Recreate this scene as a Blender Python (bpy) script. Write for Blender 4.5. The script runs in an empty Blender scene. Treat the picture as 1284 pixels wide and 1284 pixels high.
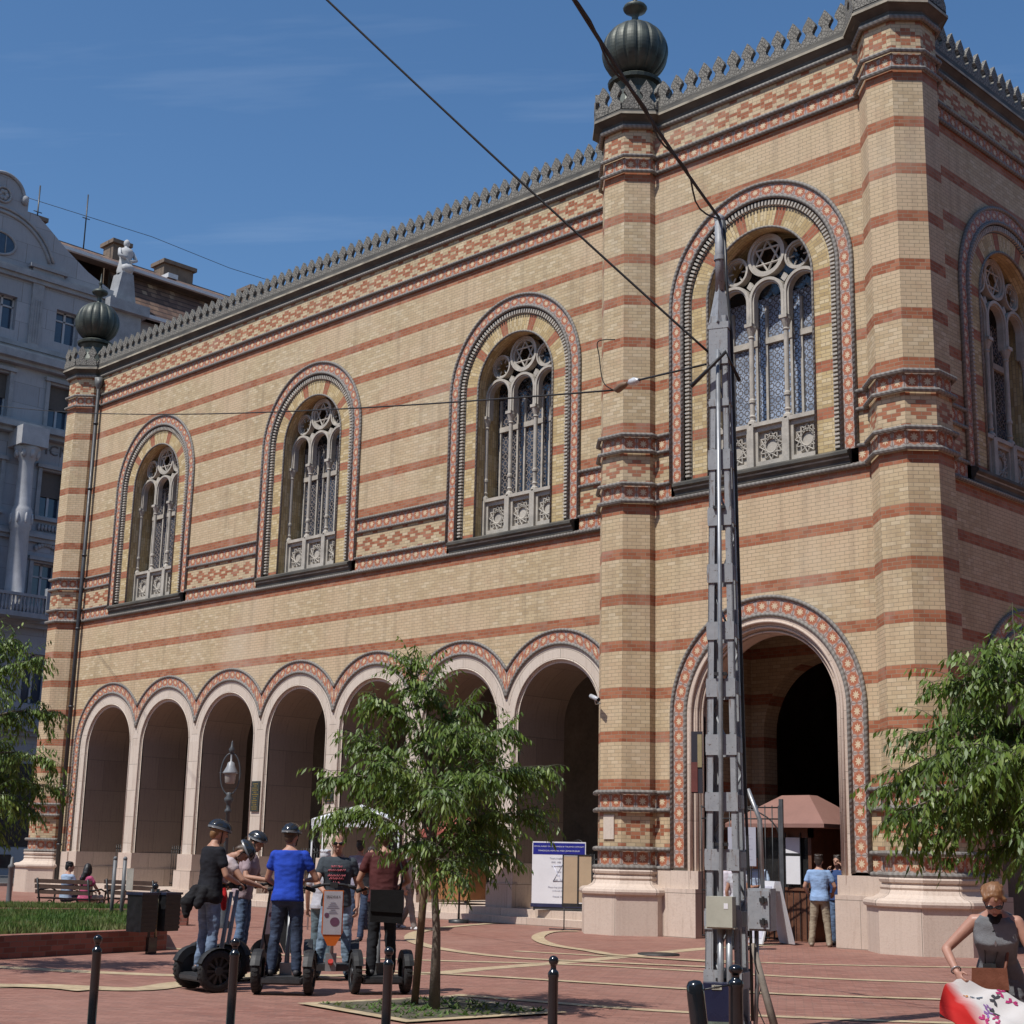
import bpy, bmesh, math, random
from math import sin, cos, pi, radians, sqrt, atan2, acos, hypot
from mathutils import Vector, Matrix, noise

scene = bpy.context.scene
COL = bpy.data.collections.new("place"); scene.collection.children.link(COL)
R = random.Random(11)

# ------------------------------------------------------------------ objects
def tag(o, label=None, cat=None, group=None, kind=None):
    if label: o["label"] = label
    if cat: o["category"] = cat
    if group: o["group"] = group
    if kind: o["kind"] = kind
    return o
def empty(name, loc=(0, 0, 0), rz=0, parent=None):
    o = bpy.data.objects.new(name, None); COL.objects.link(o)
    o.location = loc; o.rotation_euler = (0, 0, rz); o.empty_display_size = .2
    if parent: o.parent = parent
    return o
def link_mesh(name, me, parent=None, loc=None, rz=0):
    o = bpy.data.objects.new(name, me); COL.objects.link(o)
    if parent: o.parent = parent
    if loc: o.location = loc
    if rz: o.rotation_euler = (0, 0, rz)
    return o
def kids(o): return [c for c in COL.objects if c.parent == o]
def copy_tree(o, parent=None):
    c = o.copy(); COL.objects.link(c); c.parent = parent
    for ch in kids(o): copy_tree(ch, c)
    return c

class MB:
    """collects faces; builds ONE mesh object"""
    def __init__(s): s.v = []; s.f = []; s.uv = []; s.mi = []; s.sm = []
    def face(s, pts, uv=None, m=0, smooth=False):
        b = len(s.v); s.v += [tuple(p) for p in pts]; s.f.append(tuple(range(b, b + len(pts))))
        if uv is None:
            P = [Vector(p) for p in pts]; n = Vector((0, 0, 0))
            for i in range(len(P)):
                a, c = P[i], P[(i + 1) % len(P)]
                n += Vector(((a.y - c.y) * (a.z + c.z), (a.z - c.z) * (a.x + c.x), (a.x - c.x) * (a.y + c.y)))
            if n.length > 0: n.normalize()
            if abs(n.z) < .75:
                t = Vector((-n.y, n.x, 0)); t = t.normalized() if t.length > 1e-6 else Vector((1, 0, 0))
                if abs(t.x) >= abs(t.y):
                    if t.x < 0: t = -t
                elif t.y < 0: t = -t
                uv = [(p.dot(t), p.z) for p in P]
            else: uv = [(p.x, p.y) for p in P]
        s.uv.append([tuple(u) for u in uv]); s.mi.append(m); s.sm.append(smooth)
    def box(s, x0, x1, y0, y1, z0, z1, m=0, M=None):
        c = [(x0, y0, z0), (x1, y0, z0), (x1, y1, z0), (x0, y1, z0), (x0, y0, z1), (x1, y0, z1), (x1, y1, z1), (x0, y1, z1)]
        if M is not None: c = [tuple(M @ Vector(p)) for p in c]
        for q in ((0, 3, 2, 1), (4, 5, 6, 7), (0, 1, 5, 4), (1, 2, 6, 5), (2, 3, 7, 6), (3, 0, 4, 7)):
            s.face([c[i] for i in q], m=m)
    def tube(s, pts, r, n=8, m=0, caps=True, smooth=True, closed=False):
        """pts list of points, r number or list"""
        P = [Vector(p) for p in pts]; k = len(P)
        rr = r if isinstance(r, (list, tuple)) else [r] * k
        rings = []; ref = None; L = 0; Ls = []
        for i in range(k):
            if closed: d = P[(i + 1) % k] - P[i - 1]
            else: d = P[min(i + 1, k - 1)] - P[max(i - 1, 0)]
            d = d.normalized() if d.length > 1e-9 else Vector((0, 0, 1))
            if ref is None: ref = Vector((0, 0, 1)) if abs(d.z) < .9 else Vector((1, 0, 0))
            a = d.cross(ref)
            if a.length < 1e-5: a = d.cross(Vector((.3, 1, .2)))
            a.normalize(); b = a.cross(d).normalized(); ref = b
            rings.append([P[i] + (a * cos(2 * pi * j / n) + b * sin(2 * pi * j / n)) * rr[i] for j in range(n)])
            if i: L += (P[i] - P[i - 1]).length
            Ls.append(L)
        idx = range(k if closed else k - 1)
        for i in idx:
            i2 = (i + 1) % k; l2 = Ls[i2] if i2 else L + (P[0] - P[-1]).length
            for j in range(n):
                j2 = (j + 1) % n
                s.face([rings[i][j], rings[i][j2], rings[i2][j2], rings[i2][j]], [(Ls[i], j / n), (Ls[i], (j + 1) / n), (l2, (j + 1) / n), (l2, j / n)], m, smooth)
        if caps and not closed:
            s.face(rings[0][::-1], m=m); s.face(rings[-1], m=m)
    def lathe(s, prof, c=(0, 0, 0), n=24, m=0, smooth=True, mod=None, flip=False, a0=0, a1=2 * pi):
        """prof [(r,z)]"""
        c = Vector(c)
        def pt(r, z, a):
            k = mod(a, z) if mod else 1
            return (c.x + r * k * cos(a), c.y + r * k * sin(a), c.z + z)
        for i in range(len(prof) - 1):
            for j in range(n):
                A, B = a0 + (a1 - a0) * j / n, a0 + (a1 - a0) * (j + 1) / n
                (r0, z0), (r1, z1) = prof[i], prof[i + 1]
                q = [pt(r0, z0, A), pt(r0, z0, B), pt(r1, z1, B), pt(r1, z1, A)]
                if r0 < 1e-6: q = q[1:]
                elif r1 < 1e-6: q = q[:3]
                s.face(q, m=m, smooth=smooth)
    def ell(s, c, rx, ry, rz, n=12, k=8, m=0, M=None, smooth=True):
        c = Vector(c)
        def pt(i, j):
            t = pi * i / k; a = 2 * pi * j / n
            p = Vector((rx * sin(t) * cos(a), ry * sin(t) * sin(a), rz * cos(t)))
            if M is not None: p = M @ p
            return c + p
        for i in range(k):
            for j in range(n):
                q = [pt(i, j), pt(i + 1, j), pt(i + 1, j + 1), pt(i, j + 1)]
                if i == 0: q = [q[0], q[1], q[2]]
                elif i == k - 1: q = [q[0], q[1], q[3]]
                s.face(q, m=m, smooth=smooth)
    def prism(s, poly, z0, z1, fr=None, m=0, mside=None):
        """poly 2D list; fr maps (a,b,h)->world"""
        f = fr or (lambda a, b, h: (a, b, h)); ms = m if mside is None else mside
        s.face([f(a, b, z1) for a, b in poly], m=m); s.face([f(a, b, z0) for a, b in reversed(poly)], m=m)
        for i in range(len(poly)):
            a, b = poly[i], poly[(i + 1) % len(poly)]
            s.face([f(*a, z0), f(*b, z0), f(*b, z1), f(*a, z1)], m=ms)
    def sweep(s, path, prof, closed=False, m=0, smooth=False, caps=True):
        """path 2D (x,y) polyline, outward = right side of travel; prof [(out,z)] """
        k = len(path); P = [Vector(p) for p in path]; nr = []
        for i in range(k):
            def nn(a, b):
                d = (b - a).normalized(); return Vector((d.y, -d.x))
            if closed: n1, n2 = nn(P[i - 1], P[i]), nn(P[i], P[(i + 1) % k])
            elif i == 0: n1 = n2 = nn(P[0], P[1])
            elif i == k - 1: n1 = n2 = nn(P[-2], P[-1])
            else: n1, n2 = nn(P[i - 1], P[i]), nn(P[i], P[i + 1])
            b = (n1 + n2); b = b / max(1e-6, b.dot(n1)) if b.length > 1e-6 else n1
            nr.append(b)
        def pt(i, o, z): q = P[i % k] + nr[i % k] * o; return (q.x, q.y, z)
        for i in range(k if closed else k - 1):
            for j in range(len(prof) - 1):
                (o0, z0), (o1, z1) = prof[j], prof[j + 1]
                L0 = sum((P[q + 1] - P[q]).length for q in range(min(i, k - 1)))
                L1 = L0 + (P[(i + 1) % k] - P[i]).length
                s.face([pt(i, o0, z0), pt(i + 1, o0, z0), pt(i + 1, o1, z1), pt(i, o1, z1)], [(L0, j / (len(prof) - 1)), (L1, j / (len(prof) - 1)), (L1, (j + 1) / (len(prof) - 1)), (L0, (j + 1) / (len(prof) - 1))], m, smooth)
        if caps and not closed:
            s.face([pt(0, o, z) for o, z in prof][::-1], m=m); s.face([pt(k - 1, o, z) for o, z in prof], m=m)
    def mesh(s, name, mats, merge=False):
        me = bpy.data.meshes.new(name); me.from_pydata(s.v, [], s.f)
        mats = mats if isinstance(mats, (list, tuple)) else [mats]
        for q in mats: me.materials.append(q)
        uvl = me.uv_layers.new(name="UVMap"); k = 0; flat = []
        for u in s.uv:
            for a in u: flat += [a[0], a[1]]
        uvl.data.foreach_set("uv", flat)
        me.polygons.foreach_set("material_index", s.mi); me.polygons.foreach_set("use_smooth", s.sm)
        if merge:
            bm = bmesh.new(); bm.from_mesh(me); bmesh.ops.remove_doubles(bm, verts=bm.verts, dist=1e-4); bm.to_mesh(me); bm.free()
        me.update(); return me
    def build(s, name, mats, parent=None, merge=None, loc=None, rz=0):
        if merge is None: merge = any(s.sm)
        return link_mesh(name, s.mesh(name, mats, merge), parent, loc, rz)

# ------------------------------------------------------------------ node helper
class N:
    def __init__(s, mat_or_world): s.t = mat_or_world.node_tree; s.t.nodes.clear()
    def n(s, ty, **kw):
        x = s.t.nodes.new(ty)
        for k, v in kw.items(): setattr(x, k, v)
        return x
    def set(s, node, key, val):
        i = node.inputs[key]
        if isinstance(val, bpy.types.NodeSocket): s.t.links.new(val, i)
        elif val is not None: i.default_value = val
    def m(s, op, a, b=None, c=None, clamp=False):
        x = s.n("ShaderNodeMath", operation=op, use_clamp=clamp)
        s.set(x, 0, a)
        if b is not None: s.set(x, 1, b)
        if c is not None: s.set(x, 2, c)
        return x.outputs[0]
    def mix(s, f, a, b, mode="MIX"):
        x = s.n("ShaderNodeMix", data_type="RGBA", blend_type=mode)
        s.set(x, 0, f); s.set(x, 6, c4(a)); s.set(x, 7, c4(b)); return x.outputs[2]
    def uv(s):
        o = s.n("ShaderNodeTexCoord").outputs["UV"]; x = s.n("ShaderNodeSeparateXYZ"); s.set(x, 0, o); return o, x.outputs[0], x.outputs[1]
    def obj(s): return s.n("ShaderNodeTexCoord").outputs["Object"]
    def gen(s): return s.n("ShaderNodeNewGeometry").outputs["Position"]
    def sep(s, v): x = s.n("ShaderNodeSeparateXYZ"); s.set(x, 0, v); return x.outputs
    def comb(s, a=0, b=0, c=0):
        x = s.n("ShaderNodeCombineXYZ"); s.set(x, 0, a); s.set(x, 1, b); s.set(x, 2, c); return x.outputs[0]
    def noise(s, vec, scale, detail=3, rough=.55, out="Fac"):
        x = s.n("ShaderNodeTexNoise"); s.set(x, "Vector", vec); s.set(x, "Scale", scale); s.set(x, "Detail", detail); s.set(x, "Roughness", rough)
        return x.outputs[out]
    def wn(s, vec, out="Value"):
        x = s.n("ShaderNodeTexWhiteNoise", noise_dimensions="3D"); s.set(x, "Vector", vec); return x.outputs[out]
    def vor(s, vec, scale, feat="F1", out="Distance"):
        x = s.n("ShaderNodeTexVoronoi", feature=feat); s.set(x, "Vector", vec); s.set(x, "Scale", scale); return x.outputs[out]
    def mr(s, v, a, b, c=0., d=1.):
        x = s.n("ShaderNodeMapRange"); s.set(x, 0, v); s.set(x, 1, a); s.set(x, 2, b); s.set(x, 3, c); s.set(x, 4, d); return x.outputs[0]
    def ramp(s, v, stops):
        x = s.n("ShaderNodeValToRGB"); s.set(x, 0, v); e = x.color_ramp.elements
        while len(e) < len(stops): e.new(.5)
        for i, (p, c) in enumerate(stops): e[i].position = p; e[i].color = c4(c)
        return x.outputs[0]
    def out(s, col, rough=.8, bump=None, bs=.5, bd=.01, metal=0., spec=None, **kw):
        p = s.n("ShaderNodeBsdfPrincipled"); s.set(p, "Base Color", c4(col)); s.set(p, "Roughness", rough); s.set(p, "Metallic", metal)
        if spec is not None: s.set(p, "Specular IOR Level", spec)
        for k, v in kw.items(): s.set(p, k, v)
        if bump is not None:
            b = s.n("ShaderNodeBump"); s.set(b, "Height", bump); s.set(b, "Strength", bs); s.set(b, "Distance", bd); s.set(p, "Normal", b.outputs[0])
        o = s.n("ShaderNodeOutputMaterial"); s.t.links.new(p.outputs[0], o.inputs[0]); return p
def c4(c):
    if isinstance(c, (tuple, list)) and len(c) == 3: return (*c, 1)
    return c
MATS = {}
def mat(name):
    m = bpy.data.materials.new(name); m.use_nodes = True; MATS[name] = m; return m, N(m)
def simple(name, col, rough=.7, var=.25, scale=6., metal=0., bump=.0, spec=None, bscale=60):
    """plain material with a slow noise variation and fine bump"""
    if name in MATS: return MATS[name]
    m, g = mat(name); o = g.obj()
    a = g.noise(o, scale, 5); f = g.noise(o, scale * 9, 2)
    k = g.m("ADD", g.m("MULTIPLY", a, .7), g.m("MULTIPLY", f, .3))
    lo = tuple(x * (1 - var) for x in col); hi = tuple(min(1, x * (1 + var)) for x in col)
    c = g.mix(g.mr(k, .3, .7), lo, hi)
    g.out(c, g.mr(a, .3, .7, max(.04, rough - .08), min(1, rough + .08)), bump=g.noise(o, bscale, 3) if bump else None, bs=bump, metal=metal, spec=spec)
    return m

# ------------------------------------------------------------------ wall materials
H0 = .0802
def between(g, v, a, b): return g.m("MULTIPLY", g.m("GREATER_THAN", v, a), g.m("LESS_THAN", v, b))
def star_cols(g, a, b):
    """a,b tile-local coords in -1..1 -> color"""
    r = g.m("SQRT", g.m("ADD", g.m("MULTIPLY", a, a), g.m("MULTIPLY", b, b)))
    ang = g.m("ARCTAN2", b, a)
    pp = g.m("PINGPONG", ang, pi / 8)                       # 0 on the points
    star = g.m("LESS_THAN", r, g.m("SUBTRACT", .56, g.m("MULTIPLY", g.m("DIVIDE", pp, pi / 8), .33)))
    flower = g.m("LESS_THAN", r, g.m("SUBTRACT", .97, g.m("MULTIPLY", g.m("DIVIDE", pp, pi / 8), .13)))
    rim = g.m("GREATER_THAN", g.m("MAXIMUM", g.m("ABSOLUTE", a), g.m("ABSOLUTE", b)), .93)
    corner = g.m("LESS_THAN", g.m("ABSOLUTE", g.m("SUBTRACT", g.m("ABSOLUTE", a), g.m("ABSOLUTE", b))), .08)
    base = g.mix(corner, (.40, .34, .30), (.20, .12, .10))
    base = g.mix(rim, base, (.22, .17, .15))
    petal = g.mix(g.m("GREATER_THAN", g.m("ABSOLUTE", g.m("SUBTRACT", r, .80)), .06), (.42, .19, .12), (.37, .125, .065))
    c = g.mix(flower, base, petal)
    return g.mix(star, c, (.60, .48, .32))
def tile_local(g, u, p=None, off=0.):
    if p: u = g.m("DIVIDE", u, p)
    if off: u = g.m("ADD", u, off)
    f = g.m("SUBTRACT", g.m("FRACT", u), .5); return g.m("MULTIPLY", f, 2.)
def brick_mat(name, stripes=True, bands=True, lowband=False, soldier=False, tint=1.):
    m, g = mat(name); uvs, u, v = g.uv(); pos = g.gen()
    vr = g.m("DIVIDE", v, H0); row = g.m("FLOOR", vr); fv = g.m("FRACT", vr)
    sh = g.m("MULTIPLY", g.m("MODULO", row, 2.), .5)
    ur = g.m("ADD", g.m("DIVIDE", u, .21833), sh); cell = g.m("FLOOR", ur); fu = g.m("FRACT", ur)
    joint = g.m("MAXIMUM", g.m("LESS_THAN", fu, .05), g.m("LESS_THAN", fv, .13))
    rnd = g.wn(g.comb(cell, row, 3.)); rnd2 = g.wn(g.comb(cell, row, 9.))
    big = g.noise(pos, .35, 4); mid = g.noise(pos, 1.7, 4)
    y = g.ramp(rnd, [(0, (.425, .32, .185)), (.3, (.475, .365, .22)), (.75, (.52, .41, .25)), (1, (.58, .475, .315))])
    y = g.mix(g.mr(big, .42, .66), y, (.54, .405, .26))
    y = g.mix(g.m("MULTIPLY", g.mr(mid, .58, .72), .35), y, (.44, .27, .17))
    rd = g.ramp(rnd2, [(0, (.28, .088, .042)), (.5, (.34, .122, .06)), (1, (.39, .165, .09))])
    rd = g.mix(g.m("MULTIPLY", g.mr(g.noise(pos, 1.1, 4), .56, .68), .5), rd, (.40, .23, .18))
    vc = g.m("MULTIPLY", g.m("ADD", row, .5), H0)
    col = y
    if stripes:
        def st(z0, p): return g.m("LESS_THAN", g.m("ABSOLUTE", g.m("SUBTRACT", g.m("MODULO", g.m("ADD", g.m("SUBTRACT", vc, z0), 10 * p + p / 2), p), p / 2)), .1205)
        lo = g.m("MULTIPLY", st(9.36, 1.0376), g.m("LESS_THAN", v, 9.55))
        up = g.m("MULTIPLY", st(11.30, 1.0426), between(g, v, 11.0, 17.66))
        col = g.mix(g.m("MAXIMUM", lo, up), col, rd)
    def diamonds(c, a, b, p=.655):
        uq = g.m("SUBTRACT", g.m("MULTIPLY", g.m("ADD", g.m("FLOOR", g.m("MULTIPLY", ur, 2.)), .5), .109167), g.m("MULTIPLY", sh, .21833))
        zc = (a + b) / 2
        def mod0(x, o): return g.m("ABSOLUTE", g.m("SUBTRACT", g.m("MODULO", g.m("ADD", x, o + 200 * p), p), p / 2))
        du = mod0(uq, 0); dv = g.m("ABSOLUTE", g.m("SUBTRACT", vc, zc))
        d = g.m("ADD", g.m("DIVIDE", du, .36), g.m("DIVIDE", dv, .26))
        ring = g.m("MULTIPLY", g.m("LESS_THAN", d, 1.), g.m("GREATER_THAN", d, .33))
        du2 = mod0(uq, p / 2)
        tri = g.m("LESS_THAN", g.m("ADD", g.m("DIVIDE", du2, .22), g.m("DIVIDE", g.m("MINIMUM", g.m("ABSOLUTE", g.m("SUBTRACT", vc, a)), g.m("ABSOLUTE", g.m("SUBTRACT", vc, b))), .17)), 1.)
        k = g.m("MULTIPLY", g.m("MAXIMUM", ring, tri), between(g, v, a, b))
        inb = between(g, v, a, b)
        c = g.mix(inb, c, y)
        return g.mix(k, c, rd)
    if bands:
        col = diamonds(col, 9.93, 10.69); col = diamonds(col, 18.06, 18.78)
        if lowband: col = diamonds(col, 1.82, 2.62)
    jc = g.mix(g.noise(pos, 3., 2), (.22, .17, .11), (.34, .28, .19))
    col = g.mix(joint, col, jc)
    hb = g.m("SUBTRACT", 1., joint)
    if bands:
        for (a, b) in ((9.58, 9.92), (10.72, 11.06), (17.69, 18.03)) + (((1.44, 1.78), (2.65, 2.99)) if lowband else ()):
            sc = star_cols(g, tile_local(g, u, .3275), g.m("DIVIDE", g.m("SUBTRACT", v, (a + b) / 2), .17))
            col = g.mix(between(g, v, a, b), col, sc)
    # soot and rain marks, stretched downwards
    st_ = g.noise(g.comb(g.m("MULTIPLY", u, 1.6), 0, g.m("MULTIPLY", v, .16)), 2.2, 5)
    col = g.mix(g.mr(st_, .5, .78, 0., .42), col, (.16, .12, .08))
    pt_ = g.noise(pos, .22, 5, .6)
    col = g.mix(g.mr(pt_, .56, .74, 0., .32), col, (.56, .48, .38))
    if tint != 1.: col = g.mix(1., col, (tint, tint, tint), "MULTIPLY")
    bump = g.m("ADD", hb, g.m("MULTIPLY", rnd, .5))
    g.out(col, .82, bump=bump, bs=.35, bd=.008, spec=.3)
    return m
BRICK = brick_mat("banded_brick"); BRICKL = brick_mat("banded_brick_low_frieze", lowband=True)
BRICKP = brick_mat("shade_tinted_striped_brick", bands=False, tint=.62)  # porch brick darkened in colour to stand in for interior shade
# radial bricks of the window jamb and vault: uv = (length along, across)
m, g = mat("arch_brick"); uvs, u, v = g.uv(); pos = g.gen()
ur = g.m("DIVIDE", u, H0); c_ = g.m("FLOOR", ur); joint = g.m("MAXIMUM", g.m("LESS_THAN", g.m("FRACT", ur), .14), g.m("LESS_THAN", g.m("FRACT", g.m("ADD", g.m("DIVIDE", v, .225), g.m("MULTIPLY", g.m("MODULO", c_, 2.), .5))), .05))
rnd = g.wn(g.comb(c_, g.m("FLOOR", g.m("DIVIDE", v, .225)), 1.))
y = g.ramp(rnd, [(0, (.40, .29, .14)), (.5, (.50, .38, .19)), (1, (.60, .49, .30))])
rd = g.ramp(rnd, [(0, (.28, .085, .045)), (1, (.40, .15, .08))])
stp = g.m("LESS_THAN", g.m("ABSOLUTE", g.m("SUBTRACT", g.m("MODULO", g.m("ADD", g.m("MULTIPLY", g.m("ADD", c_, .5), H0), 20 * 1.0426 + .52), 1.0426), .5213)), .1205)
col = g.mix(joint, g.mix(stp, y, rd), (.26, .20, .13))
g.out(g.mix(g.mr(g.noise(pos, 1.5, 4), .5, .75, 0, .4), col, (.22, .17, .11)), .82, bump=g.m("SUBTRACT", 1., joint), bs=.4, bd=.008, spec=.3)
ARCHB = m
m, g = mat("star_tile"); uvs, u, v = g.uv(); pos = g.gen()
c = star_cols(g, tile_local(g, u), g.m("MULTIPLY", g.m("SUBTRACT", v, .5), 2.06))
c = g.mix(g.mr(g.noise(pos, 2.2, 4), .52, .75, 0, .35), c, (.30, .20, .15))
g.out(c, .6, bump=g.noise(pos, 30, 3), bs=.15, spec=.4); STAR = m
m, g = mat("rope_stone"); uvs, u, v = g.uv(); pos = g.gen()
w = g.m("PINGPONG", g.m("ADD", g.m("DIVIDE", u, .055), g.m("MULTIPLY", v, 2.)), 1.)
c = g.mix(w, (.15, .138, .12), (.245, .225, .20)); c = g.mix(g.mr(g.noise(pos, 1.3, 4), .45, .7, 0, .55), c, (.12, .11, .10))
g.out(c, .7, bump=w, bs=.5, bd=.015); ROPE = m
def stone_mat(name, c0, c1, c2, bw=1.1, bh=.62, pit=.5, wear=(.30, .22, .17)):
    m, g = mat(name); uvs, u, v = g.uv(); pos = g.gen()
    row = g.m("FLOOR", g.m("DIVIDE", v, bh)); ub = g.m("ADD", g.m("DIVIDE", u, bw), g.m("MULTIPLY", g.m("MODULO", row, 2.), .5))
    cell = g.m("FLOOR", ub)
    j = g.m("MAXIMUM", g.m("LESS_THAN", g.m("FRACT", ub), .009), g.m("LESS_THAN", g.m("FRACT", g.m("DIVIDE", v, bh)), .016))
    r = g.wn(g.comb(cell, row, 5.)); a = g.noise(pos, 2.2, 5, .65); f = g.noise(pos, 24, 4, .7); strk = g.noise(g.comb(g.m("MULTIPLY", u, 5.), 0, g.m("MULTIPLY", v, .5)), 3, 4)
    c = g.mix(g.mr(g.m("ADD", g.m("MULTIPLY", r, .5), g.m("MULTIPLY", a, .5)), .2, .8), c0, c1)
    c = g.mix(g.mr(f, .5, .75, 0, .55), c, c2); c = g.mix(g.mr(strk, .52, .8, 0, .5), c, wear)
    c = g.mix(g.mr(g.noise(pos, 60, 2), .62, .7, 0, pit), c, tuple(x * .5 for x in c0)); c = g.mix(g.m("MULTIPLY", j, .7), c, (.12, .10, .08))
    g.out(c, .75, bump=g.m("SUBTRACT", f, g.m("MULTIPLY", j, .8)), bs=.35, bd=.01, spec=.3); return m
STONE = stone_mat("pink_limestone", (.50, .40, .325), (.60, .495, .41), (.43, .31, .245), 1.2, .9)
STONEW = stone_mat("pale_arcade_stone", (.54, .46, .38), (.62, .545, .465), (.45, .37, .30), 1.6, .86, pit=.25)
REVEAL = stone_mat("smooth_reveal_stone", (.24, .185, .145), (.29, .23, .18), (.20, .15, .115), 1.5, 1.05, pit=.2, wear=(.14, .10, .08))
TRACE = simple("tracery_stone", (.40, .365, .31), .75, .3, 3, bump=.3)
m, g = mat("dark_cornice_stone"); pos = g.gen(); a = g.noise(pos, 1.2, 5); b = g.noise(g.comb(*[g.sep(pos)[i] for i in (0, 1)], g.m("MULTIPLY", g.sep(pos)[2], 6.)), 3, 4)
c = g.mix(g.mr(a, .35, .7), (.04, .038, .033), (.105, .095, .075)); c = g.mix(g.mr(b, .6, .8, 0, .5), c, (.26, .22, .16)); g.out(c, .7, bump=b, bs=.2); CORN = m
m, g = mat("light_fillet_stone"); pos = g.gen(); c = g.mix(g.mr(g.noise(pos, 2., 5), .4, .65), (.40, .35, .26), (.20, .17, .13)); g.out(c, .75); FILLET = m
m, g = mat("pierced_cresting_stone"); pos = g.gen(); o = g.obj()
v1 = g.vor(o, 15., "DISTANCE_TO_EDGE"); c = g.mix(g.mr(v1, .03, .12), (.03, .028, .024), (.215, .20, .17)); c = g.mix(g.mr(g.noise(pos, 1.7, 4), .45, .7, 0, .55), c, (.13, .12, .10))
g.out(c, .8, bump=v1, bs=.6, bd=.02); CREST = m
m, g = mat("patinated_dome_metal"); pos = g.gen(); a = g.noise(pos, 2.5, 5); c = g.mix(g.mr(a, .35, .7), (.035, .04, .034), (.095, .105, .085)); g.out(c, .5, metal=.35, bump=g.noise(pos, 14, 3), bs=.12); DOME = m
for gname, glo, ghi in (("leaded_lattice_glass", (.010, .012, .016), (.055, .07, .10)), ("painted_reflection_glass", (.20, .24, .31), (.36, .42, .52))):  # second, paler glass has a blue reflection painted into its colour
  m, g = mat(gname); uvs, u, v = g.uv()
  p = .20 if gname[0] == "l" else .17
  a = g.m("ABSOLUTE", g.m("SINE", g.m("MULTIPLY", u, pi / p * 1.0))); b = g.m("ABSOLUTE", g.m("SINE", g.m("MULTIPLY", v, pi / p)))
  cx = g.m("SUBTRACT", g.m("FRACT", g.m("DIVIDE", u, p)), .5); cy = g.m("SUBTRACT", g.m("FRACT", g.m("DIVIDE", v, p)), .5)
  rr = g.m("SQRT", g.m("ADD", g.m("MULTIPLY", cx, cx), g.m("MULTIPLY", cy, cy)))
  ringm = g.m("LESS_THAN", g.m("ABSOLUTE", g.m("SUBTRACT", rr, .36)), .07)
  cross = g.m("MULTIPLY", g.m("LESS_THAN", g.m("MINIMUM", g.m("ABSOLUTE", cx), g.m("ABSOLUTE", cy)), .05), g.m("GREATER_THAN", rr, .2))
  petal = g.m("GREATER_THAN", g.m("MINIMUM", g.m("ABSOLUTE", cx), g.m("ABSOLUTE", cy)), .42)
  frame = g.m("MAXIMUM", g.m("MAXIMUM", ringm, cross), petal)
  pan = g.wn(g.comb(g.m("FLOOR", g.m("DIVIDE", u, p)), g.m("FLOOR", g.m("DIVIDE", v, p)), 2.))
  up_ = g.m("GREATER_THAN", v, 14.1); gl = g.mix(pan, glo, ghi); gl = g.mix(up_, gl, (.008, .008, .009)); frame = g.m("MULTIPLY", frame, g.m("SUBTRACT", 1., g.m("MULTIPLY", up_, .8)))
  col = g.mix(frame, gl, (.17, .14, .12) if gname[0] == "l" else (.07, .06, .06)); rgh = g.m("ADD", g.m("MULTIPLY", frame, .6), .09)
  g.out(col, rgh, bump=g.m("ADD", frame, g.m("MULTIPLY", g.noise(g.comb(u, v, 0), 7, 2), .4)), bs=.6, bd=.02, spec=.8); MATS[gname] = m
GLASSL = MATS["leaded_lattice_glass"]
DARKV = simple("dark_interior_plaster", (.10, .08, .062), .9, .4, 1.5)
IRON = simple("black_wrought_iron", (.022, .023, .024), .45, .3, 8, spec=.5)
WOOD = simple("brown_stained_wood", (.115, .045, .022), .6, .4, 4, bump=.3)
WHITEM = simple("white_painted_board", (.72, .72, .74), .5, .05, 3)
GLOSSBLK = simple("gloss_black_paint", (.009, .011, .014), .14, .3, 6, spec=.7)
RUBBER = simple("black_rubber", (.016, .016, .017), .8, .3, 20, bump=.4)
DKPL = simple("dark_grey_plastic", (.03, .031, .034), .45, .25, 10)
# ================================================================== THE BUILDING
class Fr:
    def __init__(s, ox, oy, tx, ty): s.o = (ox, oy); s.t = (tx, ty); s.n = (ty, -tx)
    def P(s, u, d, z): return (s.o[0] + s.t[0] * u + s.n[0] * d, s.o[1] + s.t[1] * u + s.n[1] * d, z)
WING = Fr(0, 0, 1, 0); PORCH = Fr(0, -1.277, 1, 0); SIDE = Fr(-1.2, 0, 0, 1)
def wall(mb, fr, u0, u1, z0, z1, holes=(), d=0., n=32, m=0):
    """holes (uc, half width, radius, zc, zbot): open between zbot and the arch; holes may not overlap"""
    def q(a, b, za0, zb0, za1, zb1):
        if max(za1 - za0, zb1 - zb0) < 1e-4: return
        mb.face([fr.P(a, d, za0), fr.P(b, d, zb0), fr.P(b, d, zb1), fr.P(a, d, za1)], [(a, za0), (b, zb0), (b, zb1), (a, za1)], m)
    cur = u0
    for (uc, hw, r, zc, zb) in sorted(holes):
        l, rr = max(u0, uc - hw), min(u1, uc + hw)
        if l > cur: q(cur, l, z0, z0, z1, z1)
        for i in range(n):
            # cosine spacing towards the springing
            a = uc - hw * cos(pi * i / n); b = uc - hw * cos(pi * (i + 1) / n)
            a, b = max(a, l), min(b, rr)
            if b <= a: continue
            za = zc + sqrt(max(0, r * r - (a - uc) ** 2)); zbb = zc + sqrt(max(0, r * r - (b - uc) ** 2))
            q(a, b, za, zbb, z1, z1)
            if zb > z0: q(a, b, z0, z0, zb, zb)
        cur = rr
    if cur < u1: q(cur, u1, z0, z0, z1, z1)
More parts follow.
